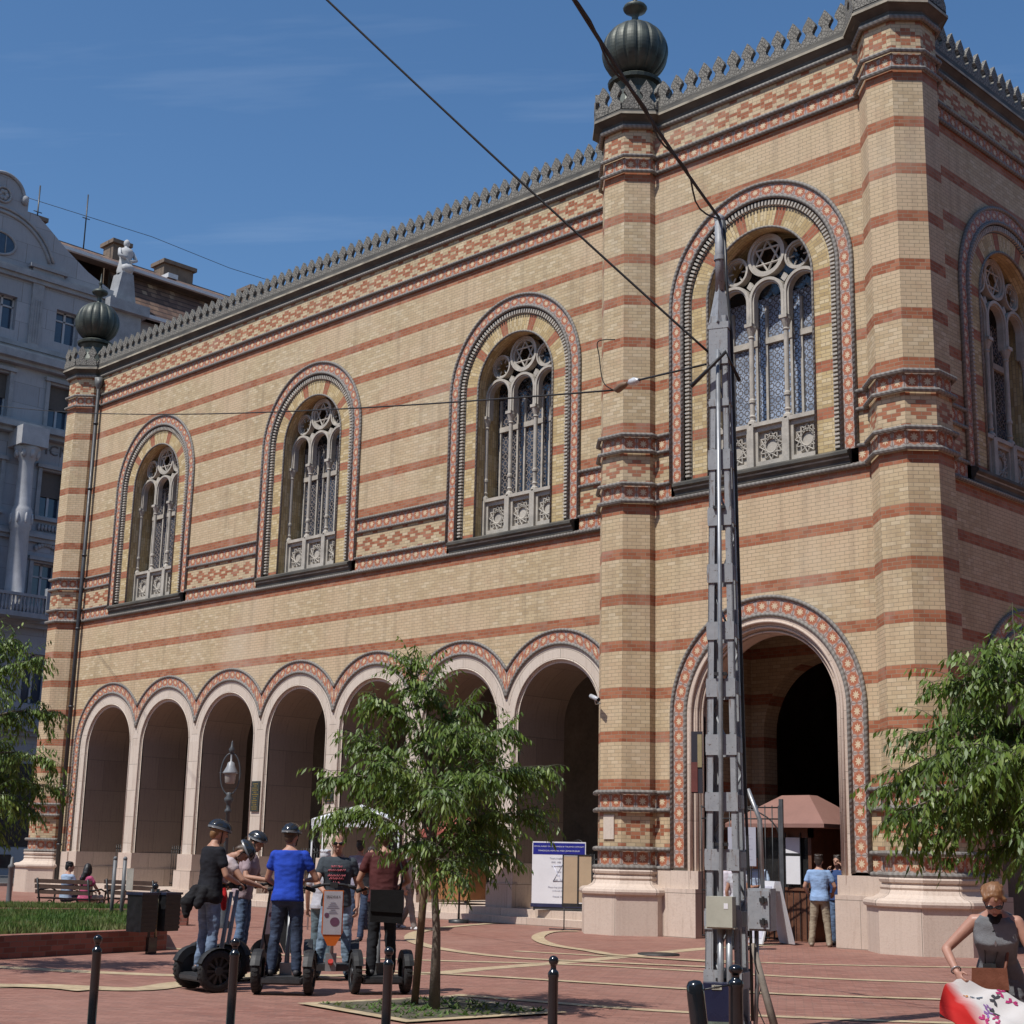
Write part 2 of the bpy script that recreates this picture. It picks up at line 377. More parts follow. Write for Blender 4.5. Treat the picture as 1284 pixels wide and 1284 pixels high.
def arch_pts(uc, zc, r, zb, clip=None, n=40, left=True, right=True):
    """points (u,z,dirx,dirz) from left foot over the arch to the right foot; clip = max |u-uc|"""
    t0 = acos(min(1, clip / r)) if clip and clip < r else 0
    tl, tr = (t0 if not left else 0), (t0 if not right else 0)
    pts = []
    if left and zb is not None: pts.append((uc - r, zb))
    a0, a1 = pi - tl, tr
    for i in range(n + 1):
        a = a0 + (a1 - a0) * i / n; pts.append((uc + r * cos(a), zc + r * sin(a)))
    if right and zb is not None: pts.append((uc + r, zb))
    return pts
def ribbon(mb, fr, uc, zc, r0, r1, zb, d, thick=.03, tile=None, m=0, mside=None, clip=None, left=True, right=True, vscale=None, n=40, off=0.):
    A = arch_pts(uc, zc, r0, zb, clip, n, left, right); B = arch_pts(uc, zc, r1, zb, clip, n, left, right)
    L = 0; ms = m if mside is None else mside; rm = (r0 + r1) / 2
    total = sum(hypot((A[i + 1][0] + B[i + 1][0] - A[i][0] - B[i][0]) / 2, (A[i + 1][1] + B[i + 1][1] - A[i][1] - B[i][1]) / 2) for i in range(len(A) - 1))
    k = (max(1, round(total / tile)) / total) if tile else 1.
    v0, v1 = (0, 1) if tile else (r0, r1)
    for i in range(len(A) - 1):
        dl = hypot((A[i + 1][0] + B[i + 1][0] - A[i][0] - B[i][0]) / 2, (A[i + 1][1] + B[i + 1][1] - A[i][1] - B[i][1]) / 2)
        sub = max(1, int(dl / .35)) if False else 1
        a, b, c, e = A[i], A[i + 1], B[i + 1], B[i]
        uv = [(L * k + off, v0), ((L + dl) * k + off, v0), ((L + dl) * k + off, v1), (L * k + off, v1)]
        mb.face([fr.P(a[0], d, a[1]), fr.P(b[0], d, b[1]), fr.P(c[0], d, c[1]), fr.P(e[0], d, e[1])], uv, m)
        if thick:
            mb.face([fr.P(a[0], d, a[1]), fr.P(b[0], d, b[1]), fr.P(b[0], d - thick, b[1]), fr.P(a[0], d - thick, a[1])], m=ms)
            mb.face([fr.P(e[0], d, e[1]), fr.P(c[0], d, c[1]), fr.P(c[0], d - thick, c[1]), fr.P(e[0], d - thick, e[1])], m=ms)
        L += dl
def intrados(mb, fr, uc, zc, r, zb, d0, d1, m=0, n=40):
    A = arch_pts(uc, zc, r, zb, None, n); L = 0
    for i in range(len(A) - 1):
        dl = hypot(A[i + 1][0] - A[i][0], A[i + 1][1] - A[i][1])
        mb.face([fr.P(A[i][0], d0, A[i][1]), fr.P(A[i + 1][0], d0, A[i + 1][1]), fr.P(A[i + 1][0], d1, A[i + 1][1]), fr.P(A[i][0], d1, A[i][1])],
                [(d0, L), (d0, L + dl), (d1, L + dl), (d1, L)], m, smooth=False)
        L += dl
def arch_tube(mb, fr, uc, zc, r, zb, d, rad, clip=None, left=True, right=True, m=0, n=40):
    P = arch_pts(uc, zc, r, zb, clip, n, left, right)
    mb.tube([fr.P(u, d, z) for u, z in P], rad, 8, m)
def fill_arch(mb, fr, uc, zc, r, zb, d, n=32, m=0):
    P = arch_pts(uc, zc, r, zb, None, n); mb.face([fr.P(u, d, z) for u, z in P], [(u - uc, z) for u, z in P], m)
def line_tube(mb, fr, u0, u1, d, z, rad, m=0): mb.tube([fr.P(u0, d, z), fr.P(u1, d, z)], rad, 8, m)

SYN = empty("synagogue", (-18.5, 0, 0)); OFF = Vector((-18.5, 0, 0))
tag(SYN, "long banded yellow and red brick synagogue with arcade, tall arched windows and a corner porch", "building")
def part(mb, name, mats, parent=None, **k):
    o = mb.build(name, mats, parent or SYN, **k)
    if parent is None or parent == SYN: o.location = -OFF
    return o
AX = [-32.807 + 3.5127 * k for k in range(7)]; AZ = 4.93; ACL = 3.5127 / 2
WX = [-31.05, -22.27, -13.49]; WZ = 14.02; WR = 2.457
# --- wing wall
mb = MB()
holes_low = [(x, (2.2 if i == 0 else ACL), 2.2, AZ, None) for i, x in enumerate(AX)]
def wall_low(mb):
    # brick above the arcade up to the dado line
    u0, u1, z1 = -35.7, -8.9, 9.6
    mb_left = AX[0] - 2.2
    wall(mb, WING, u0, mb_left, 1.37, z1)
    for i, x in enumerate(AX):
        l = x - 2.2 if i == 0 else x - ACL; r = x + ACL if i < 6 else u1
        n = 36
        for k in range(n):
            a = l + (r - l) * k / n; b = l + (r - l) * (k + 1) / n
            if i == 0:  # finer at the vertical flank
                a = l + (r - l) * (k / n) ** 1.6; b = l + (r - l) * ((k + 1) / n) ** 1.6
            za = AZ + sqrt(max(0, 2.2 ** 2 - (a - x) ** 2)) if abs(a - x) < 2.2 else AZ
            zb = AZ + sqrt(max(0, 2.2 ** 2 - (b - x) ** 2)) if abs(b - x) < 2.2 else AZ
            mb.face([WING.P(a, 0, za), WING.P(b, 0, zb), WING.P(b, 0, z1), WING.P(a, 0, z1)], [(a, za), (b, zb), (b, z1), (a, z1)])
wall_low(mb)
wall(mb, WING, -35.7, -8.9, 9.6, 18.85, [(x, 2.44, 2.44, WZ, 9.6) for x in WX])
part(mb, "arcade_wall", BRICK)
mb = MB()
wall(mb, PORCH, -8.3, -1.2, 1.3, 9.55, [(-4.65, 2.44, 2.44, 4.62, 1.3)]); wall(mb, PORCH, -8.3, -1.2, 9.55, 18.85, [(-4.65, 2.44, 2.44, WZ, 9.6)])
part(mb, "porch_wall", BRICKL)
mb = MB()
wall(mb, SIDE, -1.277, 18, 1.3, 9.55, [(3.8, 2.44, 2.44, 4.62, 1.3), (12.6, 2.44, 2.44, 4.62, 1.3)]); wall(mb, SIDE, -1.277, 18, 9.55, 18.85, [(3.8, 2.44, 2.44, WZ, 9.6), (12.6, 2.44, 2.44, WZ, 9.6)])
part(mb, "side_wall", BRICKL)
mb = MB()
mb.face([(-8.3, -1.277, 0), (-8.3, 0, 0), (-8.3, 0, 18.85), (-8.3, -1.277, 18.85)])
part(mb, "return_wall", BRICK); mb = MB(); mb.face([(-36.6, 0, 0), (-36.6, 18, 0), (-36.6, 18, 18.85), (-36.6, 0, 18.85)])
mb.face([(-36.6, 18, 0), (-1.2, 18, 0), (-1.2, 18, 18.85), (-36.6, 18, 18.85)])
part(mb, "rear_wall", BRICK)
mb = MB(); mb.box(-36.6, -1.25, .02, 18, 18.86, 19.05); mb.box(-8.3, -1.25, -1.25, .02, 18.86, 19.05); part(mb, "flat_roof", CORN)
# --- interior surfaces behind the openings
mb = MB()
wall(mb, WING, -36.4, -8.35, .35, 7.4, [(x, 1.375, 1.375, AZ, .35) for x in AX], d=-1.78, n=16)
mb.face([(-36.4, 7, 0), (-8.35, 7, 0), (-8.35, 7, 7.4), (-36.4, 7, 7.4)]); mb.face([(-36.4, 1.55, 7.4), (-8.35, 1.55, 7.4), (-8.35, 7, 7.4), (-36.4, 7, 7.4)])
mb.face([(-36.4, 1.55, .35), (-36.4, 7, .35), (-36.4, 7, 7.4), (-36.4, 1.55, 7.4)]); mb.face([(-8.35, 1.55, .35), (-8.35, 7, .35), (-8.35, 7, 7.4), (-8.35, 1.55, 7.4)])
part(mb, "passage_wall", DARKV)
mb = MB()
x0, x1, ya, yb = -6.6, -2.7, -.65, 1.0
mb.face([(x0, ya, 0), (x0, yb, 0), (x0, yb, 7.2), (x0, ya, 7.2)]); mb.face([(x1, ya, 0), (x1, yb, 0), (x1, yb, 7.2), (x1, ya, 7.2)])
mb.face([(x0, ya, 7.2), (x1, ya, 7.2), (x1, yb, 7.2), (x0, yb, 7.2)])
wall(mb, Fr(0, yb, 1, 0), x0, x1, 0, 7.2, [(-4.65, 1.62, 1.62, 4.4, 0)], n=20); intrados(mb, Fr(0, yb, 1, 0), -4.65, 4.4, 1.62, 0, 0, -.5)
wall(mb, PORCH, x0, x1, 0, 7.2, [(-4.65, 1.69, 1.69, 4.62, 0)], d=-.62, n=20)
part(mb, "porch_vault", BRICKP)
mb = MB(); yc, yd, xa, xb = yb + .5, 9., -8.2, -1.3
mb.face([(xa, yd, 0), (xb, yd, 0), (xb, yd, 7.2), (xa, yd, 7.2)]); mb.face([(xa, yc, 0), (xa, yd, 0), (xa, yd, 7.2), (xa, yc, 7.2)])
mb.face([(xb, yc, 0), (xb, yd, 0), (xb, yd, 7.2), (xb, yc, 7.2)]); mb.face([(xa, yc, 7.2), (xb, yc, 7.2), (xb, yd, 7.2), (xa, yd, 7.2)])
wall(mb, Fr(0, yc, 1, 0), xa, xb, 0, 7.2, [(-4.65, 1.62, 1.62, 4.4, 0)], n=20)
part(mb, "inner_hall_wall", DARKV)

# --- arcade arches
for i, x in enumerate(AX):
    lf, rt = (i == 0), False
    zb = 1.4
    mb = MB()
    # stone voussoirs: outer flat band then two small steps toward the opening
    ribbon(mb, WING, x, AZ, 1.50, 1.87, 1.4 if lf else None, .0, .05, clip=ACL, left=lf, right=False)
    ribbon(mb, WING, x, AZ, 1.43, 1.50, 1.4, -.03, .04); ribbon(mb, WING, x, AZ, 1.375, 1.43, 1.4, -.06, .04)
    # pier faces below the springing (right half of this arch, left half too)
    for sgn in (-1, 1):
        if i == 0 and sgn < 0: continue
        a, b = sorted((x + sgn * 1.50, x + sgn * ACL))
        n = 14
        mb.face([WING.P(a, 0, 1.4), WING.P(b, 0, 1.4), WING.P(b, 0, AZ), WING.P(a, 0, AZ)], [(a - x + 9, 1.4), (b - x + 9, 1.4), (b - x + 9, AZ), (a - x + 9, AZ)])
    for sgn in (-1, 1):
        if lf and sgn < 0: continue
        zt = AZ + sqrt(1.87 ** 2 - ACL ** 2)
        mb.face([WING.P(x + sgn * 1.50, 0, AZ), WING.P(x + sgn * ACL, 0, AZ), WING.P(x + sgn * ACL, 0, zt)])
    # sliver between the band and the pier centre line under the clipped arcs
    arch = part(mb, "archway", STONEW)
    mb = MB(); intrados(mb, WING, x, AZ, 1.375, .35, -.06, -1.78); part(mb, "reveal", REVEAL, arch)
    mb = MB(); arch_tube(mb, WING, x, AZ, 1.47, 1.4, .0, .022); part(mb, "bead", STONEW, arch)
    mb = MB(); ribbon(mb, WING, x, AZ, 1.88, 2.16, zb if lf else None, .018, .03, tile=.30, clip=ACL, left=lf, right=rt, n=44); part(mb, "star_archivolt", STAR, arch)
    for r_ in (1.855, 2.195):
        mb = MB(); arch_tube(mb, WING, x, AZ, r_, zb if lf else None, .02, .042, clip=ACL, left=lf, right=rt); part(mb, "rope_moulding", ROPE, arch)
# pier plinths and tall bases
for i in range(8):
    xc = AX[0] - ACL - .02 if i == 0 else AX[i - 1] + ACL
    hw = .46 if 0 < i < 7 else .46
    a, b = (xc - .30, xc + hw) if i == 0 else (xc - hw, xc + hw)
    mb = MB(); mb.box(a + .05, b - .05, -.06, 1.72, .93, 1.42); mb.box(a, b, -.13, 1.75, .35, .93)
    part(mb, "pier_plinth", STONE)
mb = MB(); mb.box(-35.5, -34.7, -.10, .2, .0, 1.40); mb.box(-10.2, -9.0, -.13, .4, 0, 1.0); part(mb, "wall_plinth", STONE)
# railings set deep in the arches
def railing_mesh():
    mb = MB(); w = 1.3
    mb.tube([(-w, 0, 1.55), (w, 0, 1.55)], .02, 6); mb.tube([(-w, 0, .45), (w, 0, .45)], .02, 6); mb.tube([(-w, 0, .75), (w, 0, .75)], .012, 6)
    for k in range(21): mb.tube([(-w + 2 * w * k / 20, 0, .36), (-w + 2 * w * k / 20, 0, 1.68)], .011, 5)
    for cx in (-.55, .55):
        mb.tube([(cx + .22 * cos(a * pi / 10), 0, 1.80 + .22 * sin(a * pi / 10)) for a in range(20)], .015, 5, closed=True)
        for o in (pi / 2, -pi / 2):
            mb.tube([(cx + .20 * cos(o + a * 2 * pi / 3), 0, 1.80 + .20 * sin(o + a * 2 * pi / 3)) for a in range(3)], .011, 5, closed=True)
    return mb.mesh("railing", IRON, True)
rm = railing_mesh()
for i, x in enumerate(AX):
    if i == 5: continue
    o = link_mesh("railing", rm, SYN); o.location = Vector((x, 1.45, 0)) - OFF
# --- steps along the arcade
mb = MB(); mb.box(-35.3, -9.0, -.34, 7.0, .17, .35); mb.box(-35.5, -9.0, -.66, -.34, .0, .171); mb.box(-35.3, -9.0, -.34, 7, 0, .168)
part(mb, "entrance_step", STONE)
# bronze plaques on two piers
GOLD = simple("gilt_lettering", (.42, .28, .08), .35, .2, 10, metal=.8)
PLQ = simple("black_polished_plaque", (.012, .012, .014), .2, .2, 8)
for xc, z0, z1 in ((AX[2] + ACL, 2.72, 3.62), (AX[3] + ACL, 2.98, 3.62)):
    mb = MB(); mb.box(xc - .2, xc + .2, -.045, -.002, z0, z1); pq = part(mb, "wall_plaque", PLQ)
    mb = MB(); rr = random.Random(5)
    z = z1 - .08
    while z > z0 + .06:
        w = .06 + rr.random() * .09; u = xc - w
        while u < xc + w - .02:
            ww = .012 + rr.random() * .03; mb.box(u, u + ww, -.049, -.0455, z - .016, z + .012); u += ww + .012
        z -= .062
    c = part(mb, "lettering", GOLD, pq)

# --- windows
def window(fr, uc):
    zs = 9.86
    mb = MB(); ribbon(mb, fr, uc, WZ, 1.42, 1.87, zs, -.05, .03, n=56); intrados(mb, fr, uc, WZ, 1.40, zs, -.05, -.92)
    w = part(mb, "window", ARCHB)
    mb = MB(); ribbon(mb, fr, uc, WZ, 2.125, 2.385, 9.9, .022, .04, tile=.31, n=60); part(mb, "star_archivolt", STAR, w)
    for r_, d_, t_ in ((2.425, .03, .045), (2.085, .03, .045), (1.41, -.04, .03)):
        mb = MB(); arch_tube(mb, fr, uc, WZ, r_, 9.9, d_, t_); part(mb, "rope_moulding", ROPE, w)
    # dogtooth course
    mb = MB(); ribbon(mb, fr, uc, WZ, 1.86, 2.06, zs, -.045, .02, m=1)
    P = arch_pts(uc, WZ, 1.955, zs + .06, None, 400); acc = 0; step = .092; last = P[0]
    pts = []
    # walk legs and arc evenly
    L = 0
    for i in range(1, len(P)):
        seg = hypot(P[i][0] - P[i - 1][0], P[i][1] - P[i - 1][1]); t = 0
        while acc + (seg - t) >= step:
            t += step - acc; acc = 0; f = t / seg
            pts.append((P[i - 1][0] + (P[i][0] - P[i - 1][0]) * f, P[i - 1][1] + (P[i][1] - P[i - 1][1]) * f, (P[i][0] - P[i - 1][0]) / seg, (P[i][1] - P[i - 1][1]) / seg))
        acc += seg - t
    for (u, z, tx, tz) in pts:
        nx, nz = -tz, tx; h = .072; q = [(u + tx * a * .028 + nx * b * h, z + tz * a * .028 + nz * b * h) for a, b in ((-1, -1), (1, -1), (1, 1), (-1, 1))]
        top = fr.P(u, .05, z)
        base = [fr.P(a, -.045, b) for a, b in q]; mid = [fr.P(u + (a - u) * .8, .025, z + (b - z) * .8) for a, b in q]
        for k in range(4): mb.face([base[k], base[(k + 1) % 4], mid[(k + 1) % 4], mid[k]])
        mb.face(mid)
    part(mb, "dogtooth_moulding", [TRACE, CORN], w, merge=False)
    # tracery
    d = -.38; tk = .16; mb = MB()
    for k in (-1, 0, 1):
        c = uc + k * .93
        ribbon(mb, fr, c, 13.90, .36, .40, 13.3, d + .0, tk, n=20); ribbon(mb, fr, c, 13.90, .40, .468, 13.3, d + .04, tk + .04, n=20)
    def annulus(c, z, r0, r1, dd, t):
        n = 28
        for i in range(n):
            a, b = 2 * pi * i / n, 2 * pi * (i + 1) / n
            q = [(c + r0 * cos(a), z + r0 * sin(a)), (c + r0 * cos(b), z + r0 * sin(b)), (c + r1 * cos(b), z + r1 * sin(b)), (c + r1 * cos(a), z + r1 * sin(a))]
            mb.face([fr.P(u, dd, v) for u, v in q])
            mb.face([fr.P(q[0][0], dd, q[0][1]), fr.P(q[1][0], dd, q[1][1]), fr.P(q[1][0], dd - t, q[1][1]), fr.P(q[0][0], dd - t, q[0][1])])
            mb.face([fr.P(q[3][0], dd, q[3][1]), fr.P(q[2][0], dd, q[2][1]), fr.P(q[2][0], dd - t, q[2][1]), fr.P(q[3][0], dd - t, q[3][1])])
    for (c, z, r) in ((uc, 14.90, .50), (uc - .83, 14.70, .335), (uc + .83, 14.70, .335)):
        annulus(c, z, r * .86, r, d + .03, .18); annulus(c, z, r * .74, r * .86, d - .01, .12)
    def tri_star(c, z, r, rad):
        for o in (pi / 2, -pi / 2):
            P = [(c + r * cos(o + a * 2 * pi / 3), z + r * sin(o + a * 2 * pi / 3)) for a in range(3)]
            for i in range(3): mb.tube([fr.P(P[i][0], d - .05, P[i][1]), fr.P(P[(i + 1) % 3][0], d - .05, P[(i + 1) % 3][1])], rad, 6)
    tri_star(uc, 14.90, .37, .026)
    for c in (uc - .83, uc + .83):
        for a in range(6): mb.tube([fr.P(c + .24 * cos(a * pi / 3), d - .05, 14.70 + .24 * sin(a * pi / 3)), fr.P(c + .12 * cos(a * pi / 3), d - .05, 14.70 + .12 * sin(a * pi / 3))], .02, 5)
    # little diamonds in the spandrels
    for c in (uc - .46, uc + .46): mb.prism([(c, 14.16), (c + .09, 14.26), (c, 14.38), (c - .09, 14.26)], d - .1, d, lambda a, b, h: fr.P(a, h, b))
    part(mb, "tracery", TRACE, w, merge=False)
    # mullion shafts
    for k in (-1.395, -.465, .465, 1.395):
        mb = MB(); c = uc + k
        mb.lathe([(.055, 0), (.055, .0), (.055, .12), (.075, .16), (.055, .2), (.055, 1.98), (.075, 2.0), (.06, 2.04), (.12, 2.22), (.12, 2.27)], fr.P(c, d - .03, 11.04), 10)
        mb.lathe([(.075, .0), (.075, .06), (.055, .1)], fr.P(c, d - .03, 11.52), 10); mb.lathe([(.11, 0), (.1, .06), (.06, .1)], fr.P(c, d - .03, 11.02), 10)
        def bx(a0, a1, d0, d1, z0, z1): 
            mb.prism([(a0, z0), (a1, z0), (a1, z1), (a0, z1)], d0, d1, lambda a, b, h: fr.P(a, h, b))
        bx(c - .1, c + .1, d - .15, d + .1, 13.28, 13.36)
        bx(c - .085, c + .085, d - .14, d + .08, 9.9, 10.98)
        part(mb, "colonnette", TRACE, w, merge=False)
    for k in (-1, 0, 1):
        mb = MB(); c = uc + k * .93
        def bx(a0, a1, d0, d1, z0, z1): mb.prism([(a0, z0), (a1, z0), (a1, z1), (a0, z1)], d0, d1, lambda a, b, h: fr.P(a, h, b))
        a0, a1 = c - .38, c + .38
        bx(a0, a1, d - .12, d, 9.9, 10.14); bx(a0, a1, d - .12, d, 10.82, 10.93); bx(a0, a0 + .07, d - .12, d, 10.14, 10.82); bx(a1 - .07, a1, d - .12, d, 10.14, 10.82)
        bx(a0, a1, d - .14, d - .09, 10.14, 10.82)
        zc = 10.48
        for o in (pi / 2, -pi / 2, pi / 2 + pi / 6, -pi / 2 + pi / 6):
            P = [(c + .31 * cos(o + a * 2 * pi / 3), zc + .33 * sin(o + a * 2 * pi / 3)) for a in range(3)]
            for i in range(3): mb.tube([fr.P(P[i][0], d - .06, P[i][1]), fr.P(P[(i + 1) % 3][0], d - .06, P[(i + 1) % 3][1])], .02, 5)
        bx(a0 - .05, a1 + .05, d - .14, d + .07, 10.93, 11.02)
        part(mb, "lattice_panel", TRACE, w, merge=False)
    mb = MB(); fill_arch(mb, fr, uc, WZ, 1.41, 9.9, -.86); part(mb, "leaded_glass", MATS["painted_reflection_glass"] if fr is PORCH else GLASSL, w)
    mb = MB()
    for c in (uc - .93, uc, uc + .93):
        mb.prism([(c - .37, 12.98), (c + .37, 12.98), (c + .37, 13.12), (c - .37, 13.12)], -.86, -.78, lambda a, b, h: fr.P(a, h, b))
        for s_ in (-.33, .33): mb.prism([(c + s_ - .03, 11.0), (c + s_ + .03, 11.0), (c + s_ + .03, 13.9), (c + s_ - .03, 13.9)], -.86, -.80, lambda a, b, h: fr.P(a, h, b))
    part(mb, "glazing_frame", TRACE, w, merge=False)
    # sill
    mb = MB(); a, b = uc - 2.28, uc + 2.28
    prof = [(0, 9.56), (.07, 9.58), (.07, 9.64), (.12, 9.70), (.12, 9.735), (.18, 9.78), (.18, 9.84), (.08, 9.90), (-.5, 9.90)]
    for i in range(len(prof) - 1):
        (o0, z0), (o1, z1) = prof[i], prof[i + 1]
        mb.face([fr.P(a, o0, z0), fr.P(b, o0, z0), fr.P(b, o1, z1), fr.P(a, o1, z1)], m=1 if i in (3,) else 0)
    pp = prof[:-1] + [(0, 9.9)]
    for e in (a, b): mb.face([fr.P(e, o, z) for o, z in pp])
    part(mb, "window_sill", [CORN, FILLET], w)
    return w
for x in WX: window(WING, x)
window(PORCH, -4.65); window(SIDE, 3.8); window(SIDE, 12.6)

# --- great arches of the porch
def great_arch(fr, uc, deep):
    zc = 4.62
    mb = MB(); zb = 1.2
    for (r0, r1, d) in ((1.90, 2.0, .03), (1.82, 1.90, -.03), (1.75, 1.82, -.09), (1.68, 1.75, -.15)): ribbon(mb, fr, uc, zc, r0, r1, zb, d, .07, n=48)
    g_ = part(mb, "gateway_arch", STONE)
    mb = MB(); arch_tube(mb, fr, uc, zc, 1.90, zb, .03, .032, n=48); arch_tube(mb, fr, uc, zc, 1.79, zb, -.05, .028, n=48); arch_tube(mb, fr, uc, zc, 1.70, zb, -.13, .022, n=48); part(mb, "bead", STONE, g_)
    mb = MB(); intrados(mb, fr, uc, zc, 1.68, 0, -.15, -.62, n=48); part(mb, "reveal", STONE, g_)
    mb = MB(); ribbon(mb, fr, uc, zc, 2.08, 2.38, 1.43, .022, .03, tile=.33, n=60); part(mb, "star_archivolt", STAR, g_)
    for r_ in (2.045, 2.425):
        mb = MB(); arch_tube(mb, fr, uc, zc, r_, 1.41, .03, .045, n=48); part(mb, "rope_moulding", ROPE, g_)
    return g_
great_arch(PORCH, -4.65, 1); great_arch(SIDE, 3.8, 1); great_arch(SIDE, 12.6, 1)
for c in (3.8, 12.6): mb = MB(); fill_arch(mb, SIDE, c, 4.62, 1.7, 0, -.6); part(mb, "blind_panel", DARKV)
# stone plinths of the porch walls
def plinth(fr, a, b):
    mb = MB()
    mb.prism([(a, 0), (b, 0), (b, 1.0), (a, 1.0)], -.3, .16, lambda u, z, h: fr.P(u, h, z))
    mb.prism([(a, 1.0), (b, 1.0), (b, 1.37), (a, 1.37)], -.3, .06, lambda u, z, h: fr.P(u, h, z)); part(mb, "wall_plinth", STONE)
plinth(PORCH, -7.8, -6.35); plinth(PORCH, -2.95, -1.3); plinth(SIDE, -.8, 2.1); plinth(SIDE, 5.5, 10.9); plinth(SIDE, 14.3, 18)
# --- string courses (twisted ropes)
mb = MB()
def line_tube(_, fr, u0, u1, d, z, rad, m=0):
    q = MB(); q.tube([fr.P(u0, d, z), fr.P(u1, d, z)], rad, 8, m); part(q, "rope_string_course", ROPE)
def hropes(fr, segs_d, full, lows=()):
    for z in (9.93, 10.70, 11.09):
        for a, b in segs_d: line_tube(mb, fr, a, b, .03, z, .045)
    for a, b in full: line_tube(mb, fr, a, b, .05, 9.52, .055)
    a, b = min(x[0] for x in full), max(x[1] for x in full)
    for z, r in ((17.66, .05), (18.06, .05), (18.82, .055)): line_tube(mb, fr, a, b, .04, z, r)
    for (a, b) in lows:
        for z in (1.41, 1.80, 2.63, 3.01): line_tube(mb, fr, a, b, .04, z, .045)
E1 = 2.44
hropes(WING, [(-35.6, WX[0] - E1), (WX[0] + E1, WX[1] - E1), (WX[1] + E1, WX[2] - E1), (WX[2] + E1, -8.9)], [(-35.6, -8.9)])
mb = MB(); hropes(PORCH, [(-8, -4.65 - E1), (-4.65 + E1, -1.3)], [(-8, -1.3)], [(-8, -4.65 - E1), (-4.65 + E1, -1.3)])
mb = MB(); hropes(SIDE, [(-.9, 3.8 - E1), (3.8 + E1, 12.6 - E1), (12.6 + E1, 18)], [(-.9, 18)], [(-.9, 3.8 - E1)])
# --- cornices
CP = [(0, 18.86), (.05, 18.88), (.06, 18.95), (.11, 19.00), (.17, 19.05), (.20, 19.06), (.20, 19.12), (.18, 19.13), (.17, 19.2), (-.05, 19.22)]
def cornice(path, closed=False, parent=None, sc=1., dz=0):
    mb = MB(); prof = [(o * sc, z + dz) for o, z in CP]
    mb.sweep(path, prof[:6], closed); mb.sweep(path, prof[5:7], closed, m=1); mb.sweep(path, prof[6:], closed)
    return part(mb, "cornice", [CORN, FILLET], parent)
cw = cornice([(-35.6, 0), (-9.0, 0)]); cp_ = cornice([(-7.6, -1.277), (-1.8, -1.277)]); cs = cornice([(-1.2, -.6), (-1.2, 18)])
# merlon outline (pierced, with a narrow neck and an ogee tip)
MPOLY = [(-.1965, 0), (.1965, 0), (.1965, .14), (.16, .19), (.095, .24), (.08, .30), (.12, .36), (.158, .40), (.158, .44), (.13, .50), (.07, .57), (0, .66),
         (-.07, .57), (-.13, .50), (-.158, .44), (-.158, .40), (-.12, .36), (-.08, .30), (-.095, .24), (-.16, .19), (-.1965, .14)]
mbm = MB(); mbm.prism([(a * .99, b) for a, b in MPOLY], -.05, .05, lambda a, b, h: (a, -h, b)); merlon_me = mbm.mesh("merlon", CREST)
def cresting(fr, a, b, pitch, indiv, rest_to=None, parent=None):
    mb = MB(); mb.prism([(a, 19.2), (b, 19.2), (b, 19.26), (a, 19.26)], .06, .17, lambda u, z, h: fr.P(u, h, z)); base = part(mb, "cresting", CORN)
    n = int(round((b - a) / pitch)); p = (b - a) / n
    ang = atan2(fr.t[1], fr.t[0])
    for k in range(min(n, indiv)):
        u = a + (k + .5) * p; q = fr.P(u, .115, 19.2)
        o = link_mesh("merlon", merlon_me, base); o.location = q; o.rotation_euler = (0, 0, ang); o.scale = (p / .393, 1, 1.16 + R.uniform(-.012, .012))
    if n > indiv:
        mb = MB()
        for k in range(indiv, n):
            u = a + (k + .5) * p
            mb.prism([(u + x * .98, z * 1.16 + 19.2) for x, z in MPOLY], .065, .165, lambda uu, z, h: fr.P(uu, h, z))
        o = mb.build("merlon", CREST, base); o["kind"] = "stuff"
cresting(WING, -35.35, -9.35, .393, 70); cresting(PORCH, -7.4, -2.0, .404, 20); cresting(SIDE, -.1, 18, .40, 16)
